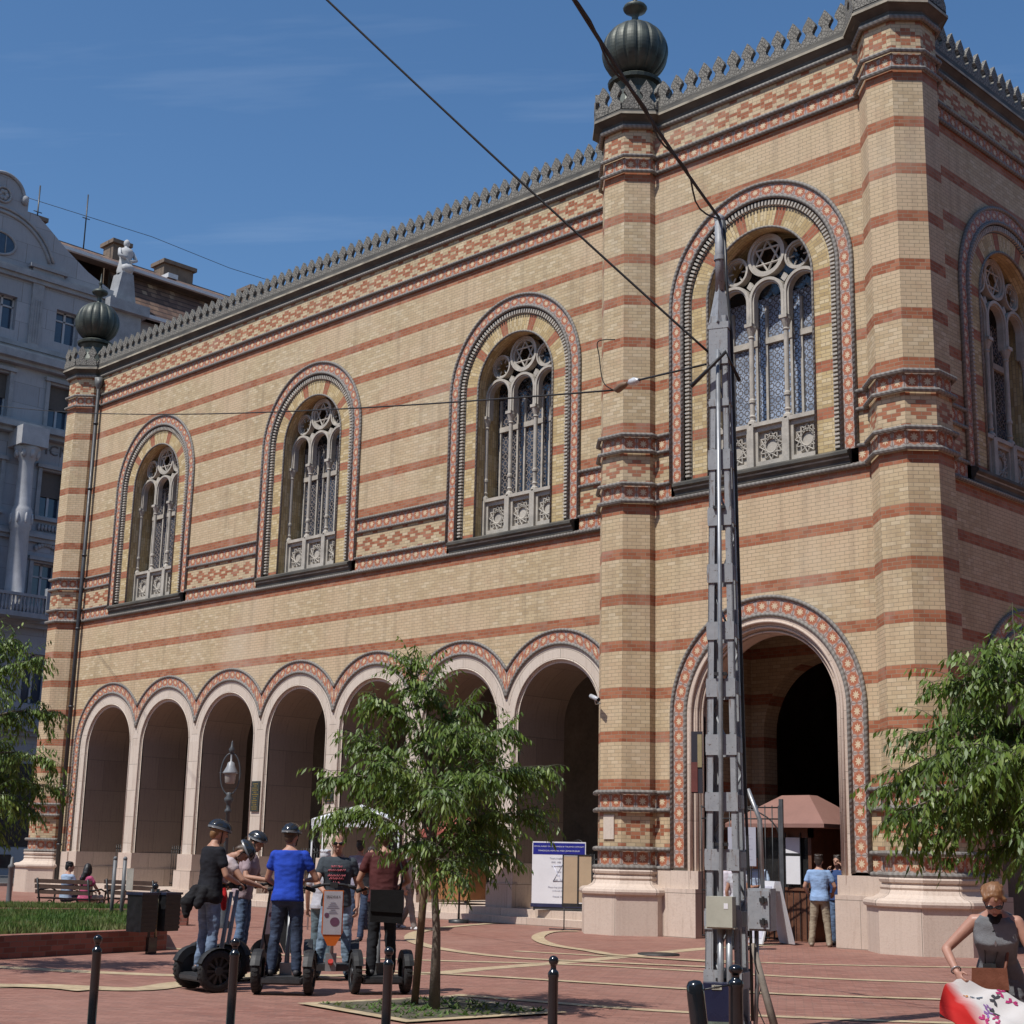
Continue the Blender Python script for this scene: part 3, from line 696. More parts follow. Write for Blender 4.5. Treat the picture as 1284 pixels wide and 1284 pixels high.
# --- turrets
def octa(cx, cy, s):
    a = s * 1.20711; h = s / 2
    return [(cx - h, cy - a), (cx + h, cy - a), (cx + a, cy - h), (cx + a, cy + h), (cx + h, cy + a), (cx - h, cy + a), (cx - a, cy + h), (cx - a, cy - h)]
def turret(cx, cy, s=.62, dome=True):
    oc = octa(cx, cy, s); mb = MB()
    for i in range(8):
        a, b = oc[i], oc[(i + 1) % 8]
        mb.face([(*a, 1.3), (*b, 1.3), (*b, 18.86), (*a, 18.86)], [(0, 1.3), (.655, 1.3), (.655, 18.86), (0, 18.86)])
    t = part(mb, "turret", BRICKL)
    mb = MB()
    mb.sweep(oc, [(-.1, 1.37), (.03, 1.375), (.09, 1.37), (.115, 1.33), (.10, 1.28), (.06, 1.265), (.06, 1.235), (.09, 1.22), (.10, 1.18), (.08, 1.14), (.12, 1.06), (.22, 1.0), (.33, .985), (.385, .95), (.40, .90), (.385, .85), (.34, .83), (.33, .82), (.33, -.05)], True)
    part(mb, "turret_base", STONE, t)
    mb = MB()
    for z, r in ((1.41, .05), (1.80, .05), (2.63, .05), (3.01, .05), (9.52, .055), (9.93, .05), (10.70, .05), (11.09, .055), (17.66, .05), (18.06, .05), (18.82, .06)):
        q = octa(cx, cy, s + .06); mb = MB()
        mb.tube([(*p, z) for p in q], r, 8, closed=True, smooth=False); part(mb, "rope_moulding", ROPE, t, merge=False)
    cornice(oc, True, t, 1.35, .0)
    mb = MB(); o2 = octa(cx, cy, s + .16)
    for i in range(8):
        a, b = Vector(o2[i]), Vector(o2[(i + 1) % 8]); L = (b - a).length; d = (b - a) / L; nn = Vector((d.y, -d.x))
        for k in range(2):
            c = a + d * L * (k + .5) / 2
            mb.prism([(x * L / 2 / .393 * .97, z) for x, z in MPOLY], -.05, .05, lambda u, z, h: (c.x + d.x * u + nn.x * h, c.y + d.y * u + nn.y * h, 19.2 + z * 1.16))
    part(mb, "merlon_ring", CREST, t)
    mb = MB(); mb.face([(*p, 19.2) for p in octa(cx, cy, s + .2)]); part(mb, "turret_roof", CORN, t)
    if True:
        mb = MB()
        def lob(a, z): return 1 - .055 * (1 - abs(sin(8 * a))) ** 2 * (1 if 20.49 < z < 21.96 else 0)
        prof = [(.80, 19.2), (.74, 19.5), (.60, 19.62), (.52, 19.9), (.50, 20.1), (.56, 20.26), (.66, 20.30), (.68, 20.38), (.56, 20.46)]
        mb.lathe(prof, (cx, cy, 0), 24)
        ball = [(.83 * sin(t_), 21.24 - .80 * cos(t_)) for t_ in [.55 + (pi - .55 - .12) * k / 22 for k in range(23)]]
        mb.lathe(ball, (cx, cy, 0), 96, mod=lob)
        part(mb, "ribbed_dome", DOME, t, merge=False)
        mb = MB(); mb.lathe([(.14, 21.97), (.10, 22.06), (.08, 22.24), (.13, 22.34), (.28, 22.42), (.31, 22.48), (.28, 22.54), (.12, 22.62), (.06, 22.68), (.05, 22.8), (.09, 22.85), (.04, 22.92), (.02, 23.2), (0, 23.3)], (cx, cy, 0), 16)
        part(mb, "finial", DOME, t)
    return t
turret(-8.31, -1.15); turret(-1.11, -1.09); turret(-36.31, .15)
# drain pipe
mb = MB(); mb.tube([(-35.22, -.16, 18.3), (-35.22, -.16, .2)], .075, 12)
for z in (16.9, 14.4, 11.9, 9.2, 6.4, 3.6, 1.6): mb.tube([(-35.22, -.16, z), (-35.22, -.16, z + .07)], .095, 12)
dp = part(mb, "drain_pipe", DKPL)
mb = MB(); mb.lathe([(.08, 18.2), (.10, 18.3), (.17, 18.42), (.19, 18.7), (.0, 18.7)], (-35.22, -.17, 0), 4); part(mb, "hopper", simple("weathered_zinc", (.12, .12, .115), .6), dp)
# enamel tablet and lamp bracket details on the porch
mb = MB(); d_ = Vector((.7071, .7071)); n_ = Vector((.7071, -.7071)); bx0 = Vector((-8.0, -1.9))
q = lambda u, h, z: (bx0.x + d_.x * u + n_.x * h, bx0.y + d_.y * u + n_.y * h, z)
fr_ = lambda u, h, z: (-8.62 + u, -1.9 - h, z)
mb.prism([(.13, 2.0), (.43, 2.0), (.43, 2.52), (.13, 2.52)], .0, .03, lambda u, z, h: fr_(u, h, z)); part(mb, "stone_tablet", STONEW)
# ================================================================== GROUND
def paving_mat(name, bw, bh, cols, joint, rot=0.):
    m, g = mat(name); pos = g.gen(); x, y, z = g.sep(pos)
    if rot:
        x, y = g.m("ADD", g.m("MULTIPLY", x, cos(rot)), g.m("MULTIPLY", y, sin(rot))), g.m("SUBTRACT", g.m("MULTIPLY", y, cos(rot)), g.m("MULTIPLY", x, sin(rot)))
    r = g.m("DIVIDE", y, bh); row = g.m("FLOOR", r); c = g.m("ADD", g.m("DIVIDE", x, bw), g.m("MULTIPLY", g.m("MODULO", row, 2.), .5)); cell = g.m("FLOOR", c)
    j = g.m("MAXIMUM", g.m("LESS_THAN", g.m("FRACT", c), .07), g.m("LESS_THAN", g.m("FRACT", r), .13))
    rnd = g.wn(g.comb(cell, row, 1.)); col = g.ramp(rnd, [(0, cols[0]), (.5, cols[1]), (1, cols[2])])
    col = g.mix(g.mr(g.noise(pos, .35, 4), .4, .68, 0, .55), col, cols[3]); col = g.mix(g.mr(g.noise(pos, 2.6, 5, .7), .50, .72, 0, .42), col, (.12, .08, .07))
    col = g.mix(g.mr(g.noise(pos, 9, 4, .7), .60, .75, 0, .25), col, (.42, .33, .28))
    col = g.mix(g.m("MULTIPLY", j, .5), col, joint)
    g.out(col, g.mr(g.noise(pos, 1.1, 3), .3, .7, .55, .8), bump=g.m("ADD", g.m("SUBTRACT", 1., j), g.m("MULTIPLY", rnd, .4)), bs=.35, bd=.005, spec=.35); return m
PAVE = paving_mat("red_clinker_paving", .20, .10, ((.215, .093, .068), (.265, .122, .09), (.31, .152, .115), (.32, .175, .135)), (.13, .09, .07), .6)
BAND = paving_mat("cream_clinker_band", .20, .10, ((.40, .30, .18), (.46, .36, .22), (.52, .42, .27), (.44, .34, .22)), (.24, .19, .13), .2)
mb = MB()
mb.face([(-400, -400, 0), (400, -400, 0), (400, 600, 0), (-400, 600, 0)]); tag(mb.build("pavement", PAVE), kind="structure")
m, g = mat("road_asphalt"); pos = g.gen(); c = g.mix(g.noise(pos, .5, 5), (.045, .047, .05), (.085, .085, .085)); g.out(g.mix(g.mr(g.noise(pos, 40, 2), .5, .7, 0, .4), c, (.14, .14, .14)), .85, bump=g.noise(pos, 60, 3), bs=.3); ASPH = m
mb = MB(); mb.face([(-56, -300, .004), (-43, -300, .004), (-43, 400, .004), (-56, 400, .004)]); tag(mb.build("road", ASPH), kind="structure")
CONC = simple("kerb_concrete", (.30, .29, .27), .85, .2, 3, bump=.2)
mb = MB(); mb.box(-43, -42.7, -300, 400, 0, .12); mb.box(-56.3, -56, -300, 400, 0, .12); tag(mb.build("kerb", CONC), kind="structure")
# cream bands laid in the red clinker, in two layers where they cross
def smooth(P, k=6):
    out = []
    for i in range(len(P) - 1):
        p0, p1, p2, p3 = [Vector(P[max(0, min(len(P) - 1, j))]) for j in (i - 1, i, i + 1, i + 2)]
        for t in range(k):
            t /= k; out.append(.5 * ((2 * p1) + (p2 - p0) * t + (2 * p0 - 5 * p1 + 4 * p2 - p3) * t * t + (3 * p1 - p0 - 3 * p2 + p3) * t ** 3))
    out.append(Vector(P[-1])); return out
mb = MB()
def strip(P, w, z, k=6):
    P = smooth([(*p, 0) for p in P], k); n = len(P)
    S = []
    for i in range(n):
        d = (P[min(i + 1, n - 1)] - P[max(0, i - 1)]).normalized(); nn = Vector((-d.y, d.x, 0)) * w / 2
        S.append((P[i] + nn + Vector((0, 0, z)), P[i] - nn + Vector((0, 0, z))))
    for i in range(n - 1): mb.face([S[i][0], S[i + 1][0], S[i + 1][1], S[i][1]])
strip([(-6.4, -17.2), (-3.6, -15.6), (-2.4, -12.9), (-2.6, -11.2), (-3.05, -8.46), (-4.06, -4.26), (-4.3, -1.6)], .34, .004)
strip([(-9.0, -13.0), (-6.9, -12.5), (-4.6, -11.2), (-2.6, -9.6), (-.9, -8.9), (.9, -8.35), (2.35, -7.47), (4.5, -5.6), (6, -3.5)], .22, .008)
strip([(-5.2, -8.0), (-3.6, -7.5), (-2.15, -6.75), (-.76, -6.0), (.69, -4.6), (2.2, -2.6)], .2, .008)
strip([(-3.4, -13.1), (-1.6, -12.3), (-.07, -11.81), (1.26, -11.4), (2.5, -10.83), (3.88, -9.79), (6.2, -8)], .2, .012)
strip([(.2, -14.5), (2.26, -14.04), (3.12, -13.7), (4.28, -12.99), (5.25, -12.27), (7.5, -10.4)], .2, .008)
strip([(3.2, -16.8), (5.2, -15.7), (7.2, -14.1), (9.5, -11.8)], .16, .008)
strip([(-12.9, -.75), (-11.85, -3.39), (-10.56, -5.4), (-8.85, -7.14), (-7.23, -8.29), (-5.66, -8.99), (-4.07, -9.25), (-2.86, -8.85), (-.9, -7.9)], .26, .012)
strip([(-9.34, -1.75), (-9.42, -2.58), (-7.99, -4.48), (-6.18, -6.04), (-4.56, -6.76), (-3.44, -7.21), (-1.4, -6.9)], .26, .016)
strip([(-5.4, -22), (-3.9, -19.6), (-3.27, -18.05), (-2.3, -17.3), (-2.65, -16.38), (-3.4, -14.6), (-6.5, -12.4)], .42, .012)
strip([(-5.2, -20.4), (-3.27, -18.15), (-2.4, -17.8)], .36, .016)
tag(mb.build("paving_band", BAND), kind="structure")
# tree pit with its cream frame
def pit(cx, cy, s, rz):
    mb = MB(); a = s / 2; b = a + .16
    c, sn = cos(rz), sin(rz); q = lambda x, y, z: (cx + x * c - y * sn, cy + x * sn + y * c, z)
    for (x0, x1, y0, y1) in ((-b, b, a, b), (-b, b, -b, -a), (-b, -a, -a, a), (a, b, -a, a)): mb.face([q(x0, y0, .02), q(x1, y0, .02), q(x1, y1, .02), q(x0, y1, .02)])
    tag(mb.build("pit_frame", BAND), kind="structure")
    mb = MB(); mb.face([q(-a, -a, .022), q(a, -a, .022), q(a, a, .022), q(-a, a, .022)])
    tag(mb.build("soil", simple("dry_soil_with_moss", (.085, .075, .05), .95, .5, 7, bump=.6, bscale=30)), kind="structure")
    return q
q1 = pit(1.25, -15.85, 1.75, radians(-7)); q3 = pit(7.75, -14.9, 1.6, .3); q2 = pit(-6.15, -18.3, 1.2, .4)
# grass
m, g = mat("grass_blade"); uvs, u, v = g.uv(); pos = g.gen()
c = g.mix(u, (.030, .085, .014), (.12, .21, .032)); c = g.mix(g.mr(g.noise(pos, 1.2, 3), .45, .7), c, (.20, .20, .07))
p = g.n("ShaderNodeBsdfPrincipled"); g.set(p, "Base Color", c); g.set(p, "Roughness", .6); t = g.n("ShaderNodeBsdfTranslucent"); g.set(t, 0, c)
mx = g.n("ShaderNodeMixShader"); g.set(mx, 0, .3); g.t.links.new(p.outputs[0], mx.inputs[1]); g.t.links.new(t.outputs[0], mx.inputs[2]); o = g.n("ShaderNodeOutputMaterial"); g.t.links.new(mx.outputs[0], o.inputs[0]); GRASS = m
def inpoly(x, y, P):
    r = False; j = len(P) - 1
    for i in range(len(P)):
        if (P[i][1] > y) != (P[j][1] > y) and x < (P[j][0] - P[i][0]) * (y - P[i][1]) / (P[j][1] - P[i][1]) + P[i][0]: r = not r
        j = i
    return r
def grass(poly, z, n, hmin, hmax, rr):
    xs = [p[0] for p in poly]; ys = [p[1] for p in poly]; mb = MB(); k = 0
    while k < n:
        x, y = rr.uniform(min(xs), max(xs)), rr.uniform(min(ys), max(ys))
        if not inpoly(x, y, poly): continue
        k += 1
        if noise.noise((x * .9, y * .9, 0)) < -.42 and rr.random() < .6: continue
        for b in range(3):
            a = rr.uniform(0, 2 * pi); h = rr.uniform(hmin, hmax); w = rr.uniform(.012, .022); lean = rr.uniform(.02, .09); ox, oy = rr.uniform(-.04, .04), rr.uniform(-.04, .04)
            dx, dy = cos(a), sin(a); L = rr.uniform(0, 2 * pi); t = rr.random()
            mb.face([(x + ox - dx * w, y + oy - dy * w, z), (x + ox + dx * w, y + oy + dy * w, z), (x + ox + cos(L) * lean, y + oy + sin(L) * lean, z + h)], [(t, 0)] * 3)
    return tag(mb.build("grass", GRASS), kind="stuff")
BEDB = paving_mat("bed_wall_brick", .24, .078, ((.16, .055, .04), (.21, .075, .05), (.26, .10, .07), (.19, .085, .065)), (.11, .085, .07))
m, g = mat("bed_brick"); uvs, u, v = g.uv(); pos = g.gen()
r = g.m("DIVIDE", v, .078); row = g.m("FLOOR", r); c_ = g.m("ADD", g.m("DIVIDE", u, .22), g.m("MULTIPLY", g.m("MODULO", row, 2.), .5)); j = g.m("MAXIMUM", g.m("LESS_THAN", g.m("FRACT", c_), .05), g.m("LESS_THAN", g.m("FRACT", r), .13))
col = g.ramp(g.wn(g.comb(g.m("FLOOR", c_), row, 2.)), [(0, (.17, .06, .042)), (.5, (.24, .085, .058)), (1, (.30, .12, .085))]); g.out(g.mix(j, col, (.20, .15, .12)), .85, bump=g.m("SUBTRACT", 1., j), bs=.4, bd=.01); BEDB = m
SOIL = MATS["dry_soil_with_moss"]
def bed(poly, h, label, gl, n):
    e = MB(); P = [Vector(p) for p in poly]; k = len(P); w = .26
    inner = []
    for i in range(k):
        a = (P[i] - P[i - 1]).normalized(); b = (P[(i + 1) % k] - P[i]).normalized(); na, nb = Vector((-a.y, a.x)), Vector((-b.y, b.x)); bis = (na + nb); bis = bis / bis.dot(na)
        inner.append(P[i] + bis * w)
    for i in range(k):
        j = (i + 1) % k
        e.face([(*P[i], 0), (*P[j], 0), (*P[j], h), (*P[i], h)]); e.face([(*P[i], h), (*P[j], h), (*inner[j], h), (*inner[i], h)]); e.face([(*inner[i], h), (*inner[j], h), (*inner[j], 0.02), (*inner[i], 0.02)])
    o = e.build("raised_bed", BEDB); tag(o, label, "planter")
    s = MB(); s.face([(*p, h - .06) for p in inner]); s.build("bed_soil", SOIL, o)
    gr = grass([tuple(p) for p in inner], h - .06, n, .09, .17, random.Random(n)); gr["label"] = gl
# polygons counter-clockwise
bed([(-8.05, -13.15), (-11.6, -11.0), (-14.1, -9.9), (-15.4, -12.2), (-19, -21), (-6.6, -21), (-7.35, -16.4)], .33, "low red brick bed of long grass in the foreground beside the dark litter bins", "long shaded green grass filling the near brick bed", 15000)
bed([(-14.5, -8.5), (-14.8, -8.25), (-16.4, -8.75), (-17.6, -9.85), (-19.2, -12.2), (-22, -17), (-18.2, -16.5), (-15.7, -10.9)], .33, "low red brick grass bed right behind which the park benches stand", "bright sunlit grass in the rear brick bed by the benches", 8000)
grass([q1(-.85, -.85, 0)[:2], q1(.85, -.85, 0)[:2], q1(.85, .85, 0)[:2], q1(-.85, .85, 0)[:2]], .024, 190, .015, .055, random.Random(3))["label"] = "sparse weeds growing in the square tree pit"
# manhole covers
for x, y, r, rz, lb in ((-3.35, -6.35, .36, 0, "round dark manhole cover in the red paving in front of the porch"), (-9.2, -8.9, .33, 0, "round dark manhole cover in the paving behind the slim tree")):
    mb = MB(); mb.lathe([(0, .026), (r * .92, .026), (r * .92, .020), (r, .026), (r, .0)], (x, y, 0), 28); o = mb.build("manhole_cover", simple("cast_iron_cover", (.05, .045, .042), .6, .4, 12, metal=.4, bump=.6, bscale=25)); tag(o, lb, "manhole cover")
# ================================================================== TREES
m, g = mat("tree_leaf"); uvs, u, v = g.uv(); pos = g.gen()
c = g.ramp(u, [(0, (.045, .085, .014)), (.45, (.095, .160, .024)), (.8, (.155, .230, .040)), (1, (.27, .33, .09))])
p = g.n("ShaderNodeBsdfPrincipled"); g.set(p, "Base Color", c); g.set(p, "Roughness", .46); g.set(p, "Specular IOR Level", .5); t = g.n("ShaderNodeBsdfTranslucent"); g.set(t, 0, g.mix(.5, c, (.22, .34, .03)))
mx = g.n("ShaderNodeMixShader"); g.set(mx, 0, .30); g.t.links.new(p.outputs[0], mx.inputs[1]); g.t.links.new(t.outputs[0], mx.inputs[2]); o = g.n("ShaderNodeOutputMaterial"); g.t.links.new(mx.outputs[0], o.inputs[0]); LEAF = m
BARK = simple("grey_bark", (.15, .125, .10), .9, .4, 5, bump=.5, bscale=25)
def leaf(mb, p, d, L, w, rr, shade):
    d = d.normalized(); side = d.cross(Vector((rr.uniform(-.6, .6), rr.uniform(-.6, .6), 1))); side = side.normalized() if side.length > 1e-4 else Vector((1, 0, 0))
    up = side.cross(d).normalized(); m1 = p + d * L * .42
    tip = p + d * L - up * L * .12; uv = [(shade, rr.random())] * 3
    mb.face([p, m1 + side * w - up * w * .35, tip], uv); mb.face([p, tip, m1 - side * w - up * w * .35], uv)
def spray(lf, tw, p0, d, L, rr, ls=1., n=13):
    d = d.normalized(); P = [p0]; cur = p0.copy(); dd = d.copy(); k = 6
    for i in range(k):
        dd = (dd + Vector((rr.uniform(-.12, .12), rr.uniform(-.12, .12), -.16))).normalized(); cur = cur + dd * (L / k); P.append(cur.copy())
    tw.tube(P, [.004 - .0025 * i / k for i in range(k + 1)], 3, caps=False)
    base = rr.random() * .55
    for i in range(n):
        t = (i + .6) / n * k; a = min(int(t), k - 1); f = t - a; q = P[a].lerp(P[a + 1], f); ax = (P[a + 1] - P[a]).normalized()
        lat = ax.cross(Vector((0, 0, 1))); lat = lat.normalized() if lat.length > .01 else Vector((1, 0, 0)); s = 1 if i % 2 else -1
        dr = ax * rr.uniform(.25, .7) + lat * s * rr.uniform(.35, .8) + Vector((0, 0, -rr.uniform(.45, 1.15)))
        leaf(lf, q, dr, ls * rr.choice((.055, .07, .08, .09, .105, .12)) * rr.uniform(.9, 1.1), ls * rr.uniform(.011, .017), rr, min(1, base + rr.random() * .5))
def tree(name, base, trunk, limbs, label, cat, seed, r0=.055, dens=1., ls=1., rnd_limbs=12, rad=(1.2, 1.2), crown_c=None):
    """limbs: world end points; each grows from the trunk"""
    rr = random.Random(seed); B = Vector(base); e = empty(name, base); tag(e, label, cat)
    T = [Vector(p) for p in trunk]; tr = MB(); Ls = MB(); lf = MB(); tw = MB(); k = len(T)
    tr.tube([p - B for p in T], [r0 * (1 - .72 * i / (k - 1)) * (1.25 if i == 0 else 1) for i in range(k)], 10)
    tr.build("trunk", BARK, e)
    zt = T[-1].z; zb = T[0].z
    def trunk_at(z):
        for i in range(k - 1):
            if T[i].z <= z <= T[i + 1].z: return T[i].lerp(T[i + 1], (z - T[i].z) / (T[i + 1].z - T[i].z))
        return T[-1]
    for (E_, zo) in limbs:
        E_ = Vector(E_); S = trunk_at(min(zt, zo)); L = (E_ - S).length; P = []; nseg = 8
        j1 = Vector((rr.uniform(-1, 1), rr.uniform(-1, 1), 0)) * .10 * L
        for i in range(nseg + 1):
            t = i / nseg; q = S.lerp(E_, t) + Vector((0, 0, .22 * L * sin(pi * t) * (1 - .35 * t))) + j1 * sin(pi * t)
            P.append(q)
        Ls.tube([p - B for p in P], [max(.005, r0 * .42 * (1 - .85 * i / nseg)) for i in range(nseg + 1)], 6)
        ns = int(60 * L * dens)
        for s in range(ns):
            t = .25 + .78 * (s + rr.random()) / ns; t = min(t, 1); a = min(int(t * nseg), nseg - 1); q = P[a].lerp(P[a + 1], t * nseg - a); ax = (P[a + 1] - P[a]).normalized()
            lat = Vector((rr.gauss(0, 1), rr.gauss(0, 1), rr.gauss(0, .75) + .1)).normalized()
            d = (ax * rr.uniform(.2, 1.) + lat * (1.05 - .3 * t)).normalized(); LL = rr.uniform(.22, .52) * (1 if t < .95 else .8)
            spray(lf, tw, q - B, d, LL, rr, ls, rr.randint(9, 15))
    Ls.build("branches", BARK, e); tw.build("twigs", simple("green_twig", (.07, .08, .04), .8), e, merge=False)
    lf.build("foliage", LEAF, e, merge=False); return e
rgt = Vector((.7095, .7047, 0)); awy = Vector((-.7047, .7095, 0))
# the slim tree in front of the arcade: limb tips spread right/left and back/front
B1 = Vector((1.41, -15.95, 0)); rg = Vector((.745, .667, 0)); aw = Vector((-.667, .745, 0))
def tip(r, z, a): v = B1 + rg * r + aw * a; return (v.x, v.y, z)
rr_ = random.Random(4); lim = []
for r, z, a, zo in ((-.38, 3.70, 0, 2.9), (-1.25, 2.42, .2, 1.9), (-1.12, 2.0, -.3, 1.6), (-.72, 3.25, -.3, 2.4), (-.95, 2.85, .3, 2.1), (.28, 3.25, .2, 2.6), (.72, 2.95, -.3, 2.3), (1.10, 2.55, .2, 1.9), (1.05, 2.05, .3, 1.5), (.66, 1.62, -.3, 1.35), (.25, 1.42, -.8, 1.4), (-.22, 1.72, -.6, 1.45),
                    (.1, 2.4, 1.2, 1.9), (.1, 2.2, -1.25, 1.8), (-.55, 2.5, -1.0, 1.9), (.6, 2.4, -1.0, 1.9), (-.6, 2.3, 1.0, 1.8), (.65, 1.9, .9, 1.6), (.2, 2.95, -.6, 2.3), (-.2, 2.9, .6, 2.3), (-.15, 3.45, -.25, 2.8), (.45, 1.75, .3, 1.5), (-.65, 2.3, .5, 1.7), (.9, 2.5, .5, 2.0)): lim.append((tip(r, z, a), zo))
tree("street_tree", B1, [(1.41, -15.95, 0), (1.40, -15.94, .8), (1.35, -16.0, 1.7), (1.30, -16.02, 2.6), (1.10, -16.15, 3.4)], lim, "slim young tree tied to a wooden stake in the square pit", "tree", 7, .052, .92)
# wooden stake
mb = MB(); mb.tube([(.92, -15.79, 0), (1.0, -15.78, 1.2), (1.12, -15.76, 1.95)], .042, 10); mb.tube([(1.12, -15.8, 1.62), (1.36, -15.96, 1.64)], .014, 6)
tag(mb.build("tree_stake", simple("weathered_stake_wood", (.17, .115, .07), .85, .35, 6, bump=.4)), "round wooden stake leaning beside the slim tree trunk", "tree stake")
# right-hand tree, trunk just outside the picture
B3 = Vector((7.85, -14.75, 0)); lim = []
def tip3(r, z, a): z = 1.45 + (z - 1.45) * .80 + .1; v = B3 + Vector((.85, .52, 0)) * (r * .74 if r < 0 else r) + Vector((-.52, .85, 0)) * a; return (v.x, v.y, z)
for r, z, a, zo in ((-1.95, 2.35, .1, 2.5), (-1.85, 2.05, -.3, 2.1), (-1.55, 2.95, .3, 2.6), (-1.35, 1.85, .2, 1.9), (-1.30, 3.35, -.2, 2.9), (-1.0, 3.45, .5, 2.9), (-.8, 3.75, -.2, 3.1), (-.45, 3.95, .2, 3.2), (-.9, 2.5, -1.0, 2.2), (-.8, 2.7, 1.0, 2.3), (-.4, 2.0, -1.2, 1.8), (-.3, 3.2, -1.0, 2.6), (-1.35, 2.6, -.7, 2.3), (-1.1, 2.2, .9, 2.1), (-.75, 1.7, .1, 1.8), (-.5, 1.65, -.5, 1.7), (-1.65, 1.95, .4, 1.9),
                    (0, 4.1, 0, 3.2), (.6, 3.6, .3, 2.9), (1.0, 2.9, -.3, 2.4), (.9, 2.3, .6, 2.0), (.5, 2.7, -1.1, 2.3), (.3, 3.0, 1.1, 2.5), (-.2, 2.4, -.3, 2.2), (-.5, 3.0, .2, 2.5), (0, 3.4, -.5, 2.8), (-.6, 2.6, -.2, 2.2), (.2, 2.2, .2, 2.0)): lim.append((tip3(r, z, a), zo))
tree("street_tree", B3, [(7.85, -14.75, 0), (7.83, -14.75, 1.0), (7.87, -14.72, 2.0), (7.8, -14.7, 3.4)], lim, "broad drooping leafy tree at the right edge hiding the corner turret's foot", "tree", 21, .07, .88, 1.05)
B2 = Vector((-6.2, -18.25, 0)); lim = []
def tip2(r, z, a): v = B2 + Vector((.55, .83, 0)) * r + Vector((-.83, .55, 0)) * a; return (v.x, v.y, z)
for r, z, a, zo in ((1.25, 4.1, 0, 3.1), (1.45, 3.4, .2, 2.7), (1.55, 2.75, -.2, 2.3), (1.35, 2.1, 0, 2.0), (1.65, 2.35, .2, 2.1), (.9, 4.4, .3, 3.3), (.9, 3.6, -.8, 2.8), (.9, 2.9, .9, 2.4), (1.0, 2.2, -.8, 2.0), (.9, 1.85, .3, 1.9), (.4, 4.7, 0, 3.4), (-.6, 4.2, .3, 3.1), (-1.1, 3.2, 0, 2.6), (-.7, 2.5, -.8, 2.2), (0, 3.3, 1.2, 2.6), (0, 3.2, -1.3, 2.6), (.6, 3.3, 0, 2.6), (.5, 2.4, 0, 2.1), (-.5, 3.4, .8, 2.6)): lim.append((tip2(r, z, a), zo))
tree("street_tree", B2, [(-6.2, -18.25, 0), (-6.2, -18.25, 1.0), (-6.15, -18.2, 2.2), (-6.15, -18.2, 3.6)], lim, "dark leafy tree at the left edge beside the near grass bed", "tree", 33, .06, .85, 1.0)
# ================================================================== BUILDINGS BEHIND, STREET
GREYS = stone_mat("weathered_grey_stucco", (.275, .29, .315), (.34, .355, .385), (.25, .26, .28), 3.0, 1.1, pit=.15, wear=(.20, .20, .21))
GREYT = simple("grey_ornament_stone", (.27, .28, .295), .85, .25, 2, bump=.2)
PANE = simple("dark_blue_window_pane", (.03, .045, .075), .08, .4, .6, spec=.9); FRAMEW = simple("white_window_frame", (.42, .43, .45), .6, .1)
BLIND = simple("brown_roller_blind", (.10, .085, .075), .8, .2)
m, g = mat("clay_roof_tiles"); uvs, u, v = g.uv(); pos = g.gen(); x, y, z = g.sep(pos)
r = g.m("DIVIDE", z, .34); row = g.m("FLOOR", r); c_ = g.m("ADD", g.m("DIVIDE", y, .3), g.m("MULTIPLY", g.m("MODULO", row, 2.), .5)); rn = g.wn(g.comb(g.m("FLOOR", c_), row, 2.))
col = g.ramp(rn, [(0, (.10, .06, .045)), (.5, (.17, .10, .07)), (.85, (.24, .15, .10)), (1, (.40, .30, .20))])
col = g.mix(g.mr(g.noise(pos, .5, 3), .45, .65), col, (.12, .07, .055)); col = g.mix(g.m("MULTIPLY", g.m("LESS_THAN", g.m("FRACT", r), .22), .8), col, (.03, .022, .02))
g.out(col, .85, bump=g.m("FRACT", r), bs=.8, bd=.06); TILE = m
BX = -58.
APT = empty("apartment_building", (BX, 5, 0)); tag(APT, "tall ornate grey stone apartment house with curved gable and tiled mansard roof across the street", "building")
APO = Vector((BX, 5, 0))
def ap(mb, name, mats, parent=None):
    o = mb.build(name, mats, parent or APT)
    if parent is None: o.location = -APO
    return o
ff = lambda y, z, h: (BX + h, y, z)          # h outward (towards +X)
def fbox(mb, y0, y1, z0, z1, h0, h1, m=0): mb.prism([(y0, z0), (y1, z0), (y1, z1), (y0, z1)], h0, h1, ff, m)
cols_y = [10.25 - 3.65 * k for k in range(8)]; rows_z = [(28.05, 29.9), (23.3, 25.65), (18.45, 20.9), (13.5, 15.95), (8.6, 11.2)]
mb = MB(); ys = sorted(cols_y); 
# front wall with real openings
def pierced(mb, y0, y1, z0, z1, wins, d):
    """wins (ya,yb,za,zb) non overlapping grid"""
    Y = sorted(set([y0, y1] + [w[0] for w in wins] + [w[1] for w in wins])); Z = sorted(set([z0, z1] + [w[2] for w in wins] + [w[3] for w in wins]))
    for i in range(len(Y) - 1):
        for j in range(len(Z) - 1):
            cy, cz = (Y[i] + Y[i + 1]) / 2, (Z[j] + Z[j + 1]) / 2
            if any(w[0] < cy < w[1] and w[2] < cz < w[3] for w in wins): continue
            q = [(Y[i], Z[j]), (Y[i + 1], Z[j]), (Y[i + 1], Z[j + 1]), (Y[i], Z[j + 1])]
            mb.face([ff(a, b, d) for a, b in q], q)
    for w in wins:
        for (a, b) in (((w[0], w[2]), (w[1], w[2])), ((w[1], w[2]), (w[1], w[3])), ((w[1], w[3]), (w[0], w[3])), ((w[0], w[3]), (w[0], w[2]))):
            mb.face([ff(*a, d), ff(*b, d), ff(*b, d - .45), ff(*a, d - .45)])
wins = [(c - .68, c + .68, a, b) for c in cols_y for a, b in rows_z]
pierced(mb, -18, 13.4, 0, 31.4, wins, 0)
mb.face([ff(13.4, 0, 0), ff(13.4, 0, -14), ff(13.4, 31.4, -14), ff(13.4, 31.4, 0)])
